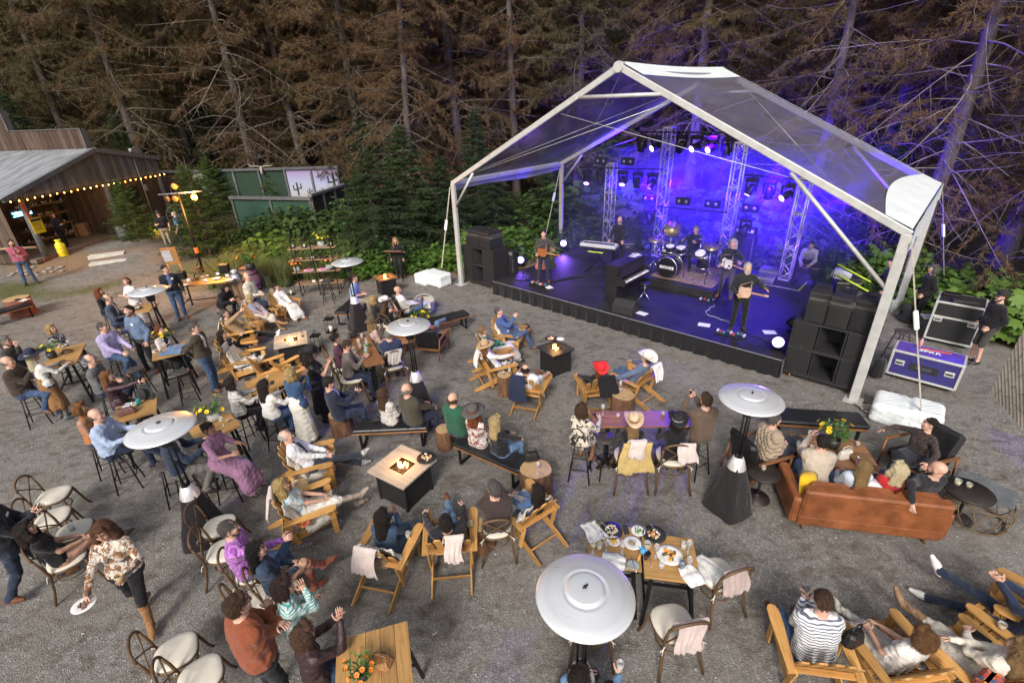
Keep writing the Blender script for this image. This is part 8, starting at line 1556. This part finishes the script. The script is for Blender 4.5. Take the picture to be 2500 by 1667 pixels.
tag(t, 'round rattan cane basket table behind the pedestal table', 'basket table'); napkin((*(7.04,5.47),.42),40, 'grey knit blanket heaped on the rattan table', .55,6, cloth((.10,.11,.12), 'knit'))
# ---- dinner table in front -------------------------------------------------------------
DT = .82; dyw = -101-90+180
for k in range(2):
 P = [(1.20,4.36),(1.84,4.16)][k]; high_table(P, dyw+90-90,.64,.66, ['high wooden table half under the big heater with used plates', 'high wooden table with a white plate of squash and napkins'][k], DT, 4)
plate((1.20,4.58,0.82),.15, 'black plate with crumbs beside the tall napkin', BLKP, [(.6,.5,.35),(.55,.45,.3)], 41); plate((1.74,4.49,0.82),.15, 'black plate with leftovers behind the amber jar', BLKP, [(.6,.5,.35),(.5,.2,.05)], 42); plate((1.20,4.41,0.82),.085, 'small square bowl of golden potatoes', PORC, [(.75,.40,.03)], 43, 'bowl'); plate((1.43,4.37,0.82),.11, 'white oval dish of mushrooms', PORC, [(.42,.34,.28),(.25,.19,.15)], 44, 'dish', 1.0); plate((1.55,4.56,0.82),.09, 'white dish of green beans', PORC, [(.10,.25,.04)], 45, 'dish'); plate((1.84,4.17,0.82),.155, 'big white plate of orange squash', PORC, [(.75,.28,.02),(.08,.07,.02)], 46); plate((1.36,4.05,0.82),.075, 'small grey plate with a knife', M('grey_stoneware', (.35,.38,.36),.4)); 
napkin((0.97,4.58,0.82),20, 'tall white napkin at the table corner', .24,21); napkin((1.14,4.12,0.82),70, 'folded white napkin beside the heater reflector', .22,22); napkin((2.01,3.88,0.82),15, 'white napkin hanging off the table corner', .22,23); napkin((1.54,4.25,0.82),5, 'crumpled blue napkin in the middle of the dinner table', .09,24, cloth((.10,.42,.75)))
for P, dr, r, h, nm in (((1.04,4.47,0.82), None, .036,.12, 'water glass beside the tall napkin'),((1.00,4.31,0.82),(.6,.58,.4),.036,.12, 'glass with lemon water beside the potatoes'),((1.69,4.00,0.82), None, .036,.12, 'water glass below the squash plate'),((2.04,4.26,0.82), None, .036,.12, 'water glass above the squash plate'),((1.59,4.28,0.82),(.35,.2,.04),.045,.12, 'amber candle jar in the middle of the dinner table')): tumbler(P, nm, dr, r, h)
for P, dr, nm in (((1.08,4.27,0.82),(.08,.01,.02), 'red wine glass by the bowl of potatoes'),((1.67,4.17,0.82),(.08,.01,.02), 'red wine glass in front of the black plate'),((0.91,4.26,0.82),(.6,.48,.2), 'champagne glass by the napkin'),((2.00,3.97,0.82),(.12,.01,.03), 'red wine glass by the drinks can'),((2.08,4.21,0.82),(.03,.01,.01), 'dark wine glass above the squash plate'),((1.27,4.24,0.82), None, 'empty wine glass by the mushrooms')): wineglass(P, nm, dr)
o = MB().lathe([(0,0),(.028,0),(.033,.008),(.033,.11),(.027,.122),(0,.12)], 16).build('drinks_can', M('blue_can', (.20,.24,.32),.3,.5,.4,18), None, (1.93,3.99,0.82)); tag(o, 'blue and silver drinks can on the dinner table', 'can'); phone((1.40,4.60,0.82),0, 'black phone between the plates of the dinner table'); tag(MB().tube([(-.07,0,.012),(-.03,.01,.035),(.03,-.01,.035),(.07,0,.012)], [.012,.02,.02,.012], 6, flat=(1.6,.7)).build('sunglasses', BLACKM, None, (1.57,4.18,0.82),1.), 'dark sunglasses by the blue napkin', 'sunglasses'); tag(MB().tube([(0,-.09,.01),(.01,0,.02),(0,.09,.012)], [.012,.018,.006], 6).build('bread_stick', M('bread', (.55,.28,.08),.7), None, (1.47,4.19,0.82),-.4), 'brown bread twist by the oval dish', 'bread')
for k, (P, yw) in enumerate((((1.26,4.10,0.82),5),((1.29,4.09,0.82),0),((1.58,4.09,0.82),-5),((1.13,4.65,0.85),40),((1.75,4.58,0.85),20),((1.65,4.54,0.85),10),((1.37,4.04,0.83),3))):
 o = MB().tube([(0,-.10,.008),(0,.0,.008),(0,.05,.010),(0,.10,.006)], [.006,.004,.009,.006], 6, flat=(1,.5)).build('cutlery', CHR, None, (P[0], P[1], P[2]+.01), R(yw)); tag(o, ['fork beside the folded napkin', 'knife beside the folded napkin', 'knife in the middle of the dinner table', 'fork resting on the crumb plate', 'fork resting on the leftover plate', 'spoon resting on the leftover plate', 'knife resting on the grey plate'][k], 'cutlery', 'cutlery')
j = {'P': (2.47,4.14), 'yaw': 15}; j['chair'] = BIST.put(j['P'], 15, 'cross back chair with a white napkin at the dinner table end', 'chair', 'bentwood cross back chairs', sc=1.08); napkin((*(2.35,4.18),.535),30, 'white napkin on the chair cushion at the dinner table', .3,31); throw(j, 'mauve pink blanket over the chair at the dinner table end', cloth((.42,.33,.32)),.32, 'bist', -.02,32,.1,.36)
j = {'P': (1.72,3.53), 'yaw': 8}; j['chair'] = BIST.put(j['P'], 8, 'cross back chair with a knotted blanket before the dinner table', 'chair', 'bentwood cross back chairs', sc=1.08); throw(j, 'pale pink blanket knotted on the chair before the dinner table', cloth((.52,.42,.40)),.36, 'bist', .03,33,.12,.42)
BIST.put((0.79,3.62),-5, 'cross back chair hidden under the big heater reflector', 'chair', 'bentwood cross back chairs', sc=1.05)
j = who('dark haired woman in denim', 'holding up a drink with a lemon slice', (0.54,2.66),-40, 'bist', 'norm', 'drink', 'f', hair='bob', hc=DARK, top=cloth((.09,.17,.30), 'denim'), bot=BLK, rh=(.22,.36,.92)); held(j, 'r', lambda p: tumbler(p, 'drink with lemon slice held by the woman in denim', (.5,.45,.4),.036,.12), dz=-.03)
# ---- bottom right row --------------------------------------------------------------------
j = who('man in striped shirt', 'leaning over his phone in a cedar chair', (3.16,3.21),-10, 'adir', 'low', 'phone', hair='crop', hc=BROWN, top=cloth((.70,.70,.72), 'stripe', (.11,.12,.16), s=.9), bot=DEN, shoe=SBRN, lean=12, head=(-5,-30), g=1.1, lk=(-.5,1,.6), rk=(.5,1,.6)); phone_in(j, 'phone in the hands of the striped shirt')
j = who('woman in white eyelet blouse', 'reclining in white boots', (3.97,3.11),8, 'adir', 'out', 'lap', 'f', hair='curly', hc=(.16,.075,.03), top=cloth((.72,.70,.67), 'lace', (.62,.6,.57)), sleeve='short', bot=cloth((.55,.52,.48)), skirt='knee', skirtm=cloth((.55,.52,.48)), boots=cloth((.66,.62,.55), 'leather'), lean=-16); bag((*(3.54,3.21),.535),20, 'black patent handbag on the cedar armrest', (.012,.012,.013),.26,.2,.14)
j = who('blonde woman in cream blouse and linen skirt', 'reclining with tan boots', (4.76,2.98),18, 'adir', 'kick', 'fold', 'f', hair='long', hc=DBLOND, top=cloth((.64,.59,.50)), bot=cloth((.50,.46,.40)), skirt='knee', skirtm=cloth((.50,.46,.40)), boots=cloth((.23,.14,.08), 'leather'), lean=-18); o = MB().box((0,0,0),(.42,.16,.36), None, .06).build('patterned_cushion', cloth((.45,.06,.03), 'floral', (.05,.10,.2),(.6,.3,.05), s=1.2), None, (*(4.64,2.78),.50), R(28)); tag(o, 'red patterned cushion behind the blonde in cream blouse', 'cushion'); phone((*(4.97,3.22),.535),25, 'dotted phone case on the cedar armrest')
j = who('man in dark jeans and white sneakers', 'stretching his legs at the end of the row', (5.59,3.33),22, 'adir', 'kick', 'clap', hair='short', hc=BROWN, top=cloth((.02,.03,.06)), bot=cloth((.018,.026,.05), 'denim'), shoe=SWHT, lean=-22); tumbler((*(5.25,3.31),.535), 'glass of beer on the cedar armrest at the row end', (.5,.28,.06),.04,.08)
ADIR.put((5.92,3.52),45, 'cedar garden chair at the far end of the row', 'chair', 'cedar garden chairs', sc=.93)
# ---- barn people ----------------------------------------------------------------------------
who('man in pink blazer and jeans', 'standing with a hand at his mouth', (-19.19,18.83),-135, None, 'wide', 'mouth', hair='short', hc=DARK, beard='beard', top=cloth((.36,.09,.14)), vee=cloth((.5,.52,.6)), bot=DEN, tagc=1, h=1.86)
who('barmaid in navy shirt', 'standing on the bar deck with a cup', (-21.41,23.48),-95, None, 'stand', 'one', 'f', hair='bob', hc=RED, top=cloth((.012,.018,.035)), bot=BLK, z=.3, h=1.74); who('barmaid with long fair hair', 'standing inside the bar', (-24.68,26.35),-60, None, 'stand', 'fold', 'f', hair='long', hc=DBLOND, top=BLK, sleeve='short', bot=GREYC, z=.3)
who('man in black tee shirt and cap', 'talking beside the young spruce', (-16.56,23.63),-160, None, 'stand', 'one', hair='crop', hc=BROWN, hat='cap', hatc=(.02,.02,.02), top=BLK, sleeve='short', bot=KHAKI, z=.1, g=1.1); who('white haired man in blue shirt', 'talking to the man in cap', (-15.76,23.55),110, None, 'wide', 'down', hair='short', hc=WHITEH, top=cloth((.06,.17,.34)), sleeve='short', bot=NAVY, z=.05, h=1.84)
t = empty('log_table', (*(-16.70,15.67),0)); stump((-16.50,15.44),.36,.60, 'wide reddish log table standing alone on the gravel', 31, M('stained_log', (.18,.06,.035),.6,0,.4,8,20,.5,.02), True); bpy.data.objects.remove(t); napkin((*(-15.96,15.16),.605),0, 'white cloth and dark dishes on the lone log table', .2,12); plate((*(-16.26,15.24),.605),.08, 'dark dish on the lone log table', BLKP)
BENCH.put((-16.39,14.76),60, 'dark padded bench beside the lone log table', 'bench', 'black padded benches')
# ---- buffet, barrel, dessert shelves ---------------------------------------------------------
bt = high_table((-10.09,15.58),14,1.65,.68, 'long buffet table with serving dishes and name cards', .90,5, OAKD, 'A')
for P, r, m, f, nm in (((-9.87,15.79),.15, PORC, None, 'big white bowl on the buffet'),((-10.44,16.10),.12, PORC, [(.3,.1,.05)], 'white serving dish on the buffet'),((-9.33,15.57),.14, PORC, None, 'white platter at the buffet end'),((-10.60,15.20),.12, PORC, None, 'stack of white napkins on the buffet'),((-10.58,15.79),.16, BLKP, [(.15,.07,.04)], 'dark board of bread on the buffet')): plate((*P, .90), r, nm, m, f, 51)
for k, P in enumerate(((-10.74,15.65),(-10.12,15.58),(-10.07,16.23),(-9.63,16.01))): tag(MB().box((0,0,.04),(.10,.012,.07), rotx(R(-15))).build('name_card', PORC, None, (*P, .90), R(20)), 'white name card among the buffet dishes', 'card', 'buffet name cards')
t = empty('cake_stand', (*(-10.74,16.31),.90)); MB().lathe([(0,0),(.08,0),(.02,.03),(.02,.14),(.17,.15),(.17,.165),(0,.165)], 24).build('stand', OAKD, t); MB().lathe([(0,.165),(.12,.165),(.12,.21),(.02,.23),(.10,.25),(.11,.27),(0,.27)], 20).build('bread_round', M('rye', (.16,.09,.05),.8), t); tag(t, 'wooden cake stand piled with dark bread on the buffet', 'cake stand')
tag(MB().box((0,0,.15),(.30,.22,.30), None, .02).build('drinks_urn', BLACKM, None, (*(-9.92,16.47),.90),.2), 'black drinks box at the back of the buffet', 'box'); tag(MB().box((0,0,.13),(.22,.22,.26), None, .015).build('cutlery_caddy', BLACKM, None, (*(-11.09,15.93),.90),.2), 'black cutlery caddy at the buffet corner', 'caddy')
t = empty('menu_board', (*(-13.22,18.72),0), R(20)); MB().box((0,0,.95),(.5,.03,.7), rotx(R(10)),.006).build('board', CEDAR, t); MB().box((-.10,-.03,.98),(.3,.01,.45), rotx(R(10))).build('sheet', M('grey_sheet', (.45,.43,.47),.6), t)
for sx in (-1,1): MB().tube([(sx*.2,0,.65),(sx*.24,.08,0)], .018,6).build('leg', CEDAR, t)
tag(t, 'orange wood menu board with a grey sheet behind the black blazer', 'menu board')
br = empty('wine_barrel', (*(-9.47,17.05),0)); OBR = wood('barrel_oak', (.26,.15,.09),.5,2,.6)
for k in range(20):
 a0, a1 = k*.31416,(k+.96)*.31416; rr = lambda v: .27+.07*math.sin(math.pi*v)
 MB().grid(lambda u, v: Vector((rr(v)*math.cos(a0+(a1-a0)*u), rr(v)*math.sin(a0+(a1-a0)*u),.92*v)),3,9).build('stave', OBR, br)
for z in (.06,.25,.67,.86): r_ = .275+.07*math.sin(math.pi*z/.92); MB().lathe([(r_, z-.025),(r_+.004, z),(r_, z+.025)], 30).build('hoop', BLACKM, br)
MB().lathe([(0,.89),(.27,.89)], 30).build('lid', OBR, br); tag(br, 'upright oak barrel lit violet behind the cream blazer', 'barrel'); bouquet((*(-9.18,16.76),.89), 'tall orange lilies in a vase on the barrel', 2.0, 'black', 44, M('orange_petal', (.75,.20,.02),.6,0,.15)); spot_b = bpy.data.lights.new('uplight', 'SPOT'); spot_b.energy = 25; spot_b.color = (.25,.1,1); spot_b.spot_size = R(60); ub = new_obj('uplight', spot_b, br, (.9,-.9,.2)); ub.rotation_euler = Vector((-.9,.9,.3)).to_track_quat('-Z', 'Y').to_euler()
t = empty('steel_dispenser', (*(-9.28,15.89),.72)); MB().lathe([(0,0),(.16,0),(.17,.05),(.17,.26),(.12,.31),(0,.33)], 20).build('body', CHR, t); MB().lathe([(0,.33),(.10,.33),(.12,.42),(.0,.46)], 18).build('bowl', M('clear_bowl', (.5,.52,.56),.1,.3), t); tag(t, 'steel punch dispenser beside the barrel', 'dispenser'); tag(MB().box((0,0,.36),(.36,.36,.72), None, .02).build('serving_crate', OBR, None, (*(-9.28,15.89),0),.3), 'wooden crate under the steel dispenser', 'crate')
SLA, SLB = (-7.38,16.21),(-6.03,16.33); ds = empty('dessert_shelf', ((SLA[0]+SLB[0])/2,(SLA[1]+SLB[1])/2+.18,0), math.atan2(SLB[1]-SLA[1], SLB[0]-SLA[0])); tag(ds, 'black ladder shelf with plank boards of desserts', 'shelf'); dz = [.42,.86,1.28,1.68]; dw = [1.62,1.62,1.60,1.58]
for k, z in enumerate(dz): MB().box((0,0, z),(dw[k], .36,.035), None, .005).build('shelf_board', wood('shelf_plank', (.27,.17,.10),.6,0), ds)
for sx in (-.66,-.02,.64):
 MB().box((sx, -.17,1.0),(.028,.028,2.0)).build('upright', BLACKM, ds); MB().tube([(sx, -.15,.0),(sx+.25,.12,.4)], .012,5).build('brace', BLACKM, ds); MB().tube([(sx, .17,1.7),(sx, .17,0)], .014,5).build('upright', BLACKM, ds); MB().tube([(sx, -.15,1.28),(sx+.2,.15,1.66)], .010,5).build('brace', BLACKM, ds)
def onshelf(x, k, y=-.03): v = loc_of(ds, (x, y, dz[k]+.018)); return tuple(v)
PKC = [(.75,.12,.42),(.6,.08,.35)]
plate(onshelf(-.28,1),.17, 'left white plate of pink cakes on the dessert shelf', PORC, PKC, 61); plate(onshelf(.18,1),.18, 'right white plate of pink cakes on the dessert shelf', PORC, PKC, 62); plate(onshelf(-.45,2),.12, 'dark tray of cakes on the third shelf', BLKP, [(.6,.45,.3)], 63); plate(onshelf(-.05,2),.14, 'tray of white meringues on the third shelf', BLKP, [(.75,.74,.72)], 64); plate(onshelf(.3,2),.16, 'tray of chocolate squares on the third shelf', BLKP, [(.08,.035,.025)], 65); plate(onshelf(.5,1),.14, 'dark plate of brownies on the second shelf', BLKP, [(.07,.03,.02)], 66); plate(onshelf(.35,0),.13, 'dark plate on the lowest shelf', BLKP, [(.08,.04,.03)], 67)
lantern(onshelf(-.62,3),.36, 'small lantern with candle at one end of the top shelf'); lantern(onshelf(-.25,3),.34, 'small lantern with candle beside the antlers'); lantern(onshelf(.62,3),.40, 'lantern at the lamp end of the top shelf'); bouquet(onshelf(.30,3), 'yellow lilies on the top shelf', 1.5, 'glass', 52); bouquet(onshelf(.42,1), 'orange lilies between the shelf boards', 1.5, 'glass', 53, M('orange_petal', (.75,.20,.02),.6,0,.15)); bouquet(onshelf(-.68,1), 'orange poppies at the shelf end', 1.4, 'glass', 54, M('orange_petal', (.75,.20,.02),.6,0,.15))
for k, (x, s_) in enumerate(((-.02,1),(-.42,0),(.5,2))): P = onshelf(x, 3); tag(MB().tube([(P[0]-.1, P[1]-.1, P[2]+.01),(P[0], P[1]-.12, P[2]+.05),(P[0]+.12, P[1]-.1, P[2]+.03+.06*s_)], [.012,.012,.004], 5).build('antler', BONE), ['pale antler lying in the middle of the top shelf', 'pale antler beside the shelf lantern', 'curved antler under the yellow lilies'][k], 'antler')
for k, x in enumerate((-.2,.05)): P = onshelf(x, 0); tag(MB().box((0,0,.05),(.1,.012,.08)).build('name_card', PORC, None, P, ds.rotation_euler.z), 'white name card on the lowest dessert shelf', 'card', 'dessert name cards')
STOOL.put((-6.13,15.49),10, 'empty bar stool in front of the dessert shelf', 'stool', 'black bar stools')
# ---- technicians ------------------------------------------------------------------------------
o_, jt = person('man in black jacket, shorts and cap standing by the road cases', (10.91,9.92),75, 'm', 1.84,1.1, 'l', 'crop', BROWN, 'stubble', SALT, 'cap', (.015,.015,.016), top=BLK, bot=cloth((.06,.055,.05)), boots=None, legs='short', skirt='knee' if False else None, **pose(None, 'stand', 'pocket'))
who('curly haired technician in black', 'standing with hands in pockets by the tent leg', (11.09,12.02),70, None, 'stand', 'pocket', hair='curly', hc=SALT, top=BLK, bot=BLK); who('technician in dark clothes', 'standing behind the tent leg at the stage stairs', (10.49,12.67),60, None, 'stand', 'one', hair='crop', hc=DARK, top=BLK, bot=BLK)
P = (9.53,6.93); v = SW(P[0], P[1]); who('technician in pale jacket', 'crouching beyond the outer tower', (v.x, v.y),140, None, 'near', 'lap', hair='short', hc=DARK, top=cloth((.45,.42,.50)), bot=BLK, pel=.40, lean=30, z=ZS, lh=(-.14,.52,.42), rh=(.14,.52,.42))
t = empty('tall_stool', (*(9.30,10.32),0)); STOOL.put((9.22,10.20),15, 'black stool standing behind the blue road case', 'stool', 'black bar stools'); bpy.data.objects.remove(t); bag((*(8.29,9.46),0),40, 'black backpack on the gravel by the tent leg', (.015,.015,.016),.36,.46,.24, 'plain', 'backpack'); bag((*(11.04,12.34),0),80, 'dark backpack with an orange tag by the technician', (.03,.03,.034),.36,.5,.26, 'plain', 'backpack')
tag(MB().lathe([(0,0),(.16,0),(.19,.42),(.2,.43),(.185,.42),(0,.05)], 20).build('bucket', VWHITE, None, (*(11.17,13.01),0)), 'white bucket at the foot of the far tent leg', 'bucket')
# ---- musicians ------------------------------------------------------------------------------------
def guitar(j, bodycol, label, bass=False):
 M4 = j['M']; s = j['s']; t = empty('electric_bass' if bass else 'electric_guitar'); t.matrix_world = M4 @ T4((.04*s, .19*s, 1.08*s), roty(R(-12))) @ Matrix.Scale(.74,4); m = M('guitar_%.2f_%.2f' % bodycol[:2], bodycol, .3,0,.15)
 out = [(-.10,-.17),(.05,-.19),(.20,-.16),(.24,-.05),(.20,.06),(.22,.14),(.12,.19),(-.02,.15),(-.14,.18),(-.20,.10),(-.16,.0),(-.22,-.10)]
 q = Matrix(((-1,0,0,0),(0,0,-1,0),(0,1,0,0),(0,0,0,1))); MB().prism([(x, y) for x, y in out], .045, q).build('body', m, t); MB().box((-.46 if bass else -.40,-.045,.02),(.66 if bass else .54,.02,.055), None, .004).build('neck', wood('maple_neck', (.42,.24,.12),.7,0), t); MB().box((-.86 if bass else -.73,-.045,.03),(.16,.02,.08), None, .008).build('headstock', m, t); MB().box((.02,-.048,.0),(.22,.006,.14)).build('pickguard', PORC if bass else M('pickguard_dark', (.05,.04,.04),.4), t)
 MB().tube([(.22,.0,-.02),(.24,.12,.25),(.05,.17,.40),(-.12,.0,.42),(-.15,-.03,.25),(-.2,0,.1)], .012,5, flat=(2,.6)).build('strap', BTAN, t); return tag(t, label, 'guitar')
GH = dict(rh=(.20,.24,1.06), lh=(-.40,.30,1.22))
def muso(P, yaw, *a, **k): v = SW(*P); return person(*a[:1], (v.x, v.y), yaw, *a[1:], z=ZS, group='musicians on the stage', **{**pose(None, 'wide', 'down'), **k})
_, j = muso((3.12,0.92),165, 'guitarist in dark jacket singing at the left microphone', 'm', 1.82,1., 'l', 'short', DARK, top=cloth((.05,.045,.05)), bot=DEND, shoe=SBRN, **GH); guitar(j, (.30,.10,.03), 'sunburst electric guitar played by the dark jacketed guitarist')
_, j = muso((4.08,3.97),150, 'bald keyboard player in black shirt', 'm', 1.8,1., 'l', top=BLK, bot=BLK, lh=(-.28,.42,1.02), rh=(.20,.42,1.04), head=(0,-25), glasses=1)
v = SW(6.55,4.55); person('grey haired drummer in navy jacket behind the drums', (v.x, v.y),138, 'm', 1.8,1.05, 'l', 'short', GREYH, z=ZS+.255, top=cloth((.02,.03,.06)), bot=BLK, group='musicians on the stage', **{**pose('bist', 'norm', 'table'), 'lh': (-.25,.45,.98), 'rh': (.2,.45,.98)}); throne((6.55,4.55), 'round black drum stool behind the drummer', .80)
_, j = muso((8.27,3.09),135, 'long white haired bass player in dark shirt', 'm', 1.82,1., 'l', 'long', (.55,.52,.46), top=cloth((.03,.03,.035)), bot=cloth((.06,.06,.065)), shoe=SBRN, **GH); guitar(j, (.68,.64,.52), 'cream electric bass played by the white haired man', True)
_, j = muso((9.35,1.01),170, 'grey haired singer in dark jacket with a beard', 'm', 1.84,1.05, 'l', 'short', WHITEH, 'beard', WHITEH, top=cloth((.02,.02,.026)), bot=BLK, **GH); guitar(j, (.55,.36,.28), 'pale electric guitar played by the grey haired singer')
for k, (x, y) in enumerate(((2.35,1.7),(2.65,1.9))):
 t = sroot('guitar_on_stand', x, y, ZS, 30+20*k); MB().tube([(0,.1,0),(0,0,.6)], .012,5).build('stand', BLACKM, t); MB().prism([(-.16,.08),(.16,.08),(.19,.2),(.12,.34),(.15,.46),(-.15,.46),(-.12,.34),(-.19,.2)], .05, T4((0,-.06,.05), rotx(R(76)))).build('body', M('guitar_red_%d' % k, [(.35,.06,.03),(.02,.02,.022)][k], .3), t); MB().box((0,.06,.78),(.05,.02,.62), rotx(R(-14))).build('neck', OAKD, t); tag(t, ['red guitar resting on its stand behind the guitarist', 'black guitar resting on its stand behind the guitarist'][k], 'guitar')
# shingled corner of the house the camera stands in, just inside the yard edge
_A, _B, _C = Vector((3.88,3.30,3.65)), Vector((3.58,3.00,4.68)), Vector((4.12,2.90,3.29)); hw = empty('house_corner', _A); tag(hw, 'weathered shingled corner of a house at the yard edge', 'house corner'); SHG = wood('cedar_shingle', (.33,.295,.26),.85,2,.9,.1,1.)
_n3 = (_B-_A).cross(_C-_A).normalized(); _n3 = _n3 if _n3.y < 0 else -_n3; MB().add([Vector(), _B-_A, _C-_A, -_n3*.12, _B-_A-_n3*.12, _C-_A-_n3*.12], [(0,1,2),(5,4,3),(0,3,4,1),(1,4,5,2),(2,5,3,0)]).build('sheathing', SHG, hw)
for k in range(16):
 u0, u1 = k/16,(k+1.12)/16; e = lambda a, b: (_B-_A)*a*(1-b)+(_C-_A)*a*b
 for m in range(1+k//2):
  b0, b1 = m/(1+k//2),(m+.96)/(1+k//2); MB().add([e(u0, b0)+_n3*.012, e(u0, b1)+_n3*.012, e(min(u1,1), b1)+_n3*.004, e(min(u1,1), b0)+_n3*.004, e(u0, b0), e(u0, b1)], [(0,1,2,3),(0,4,5,1)]).build('shingle', SHG, hw)
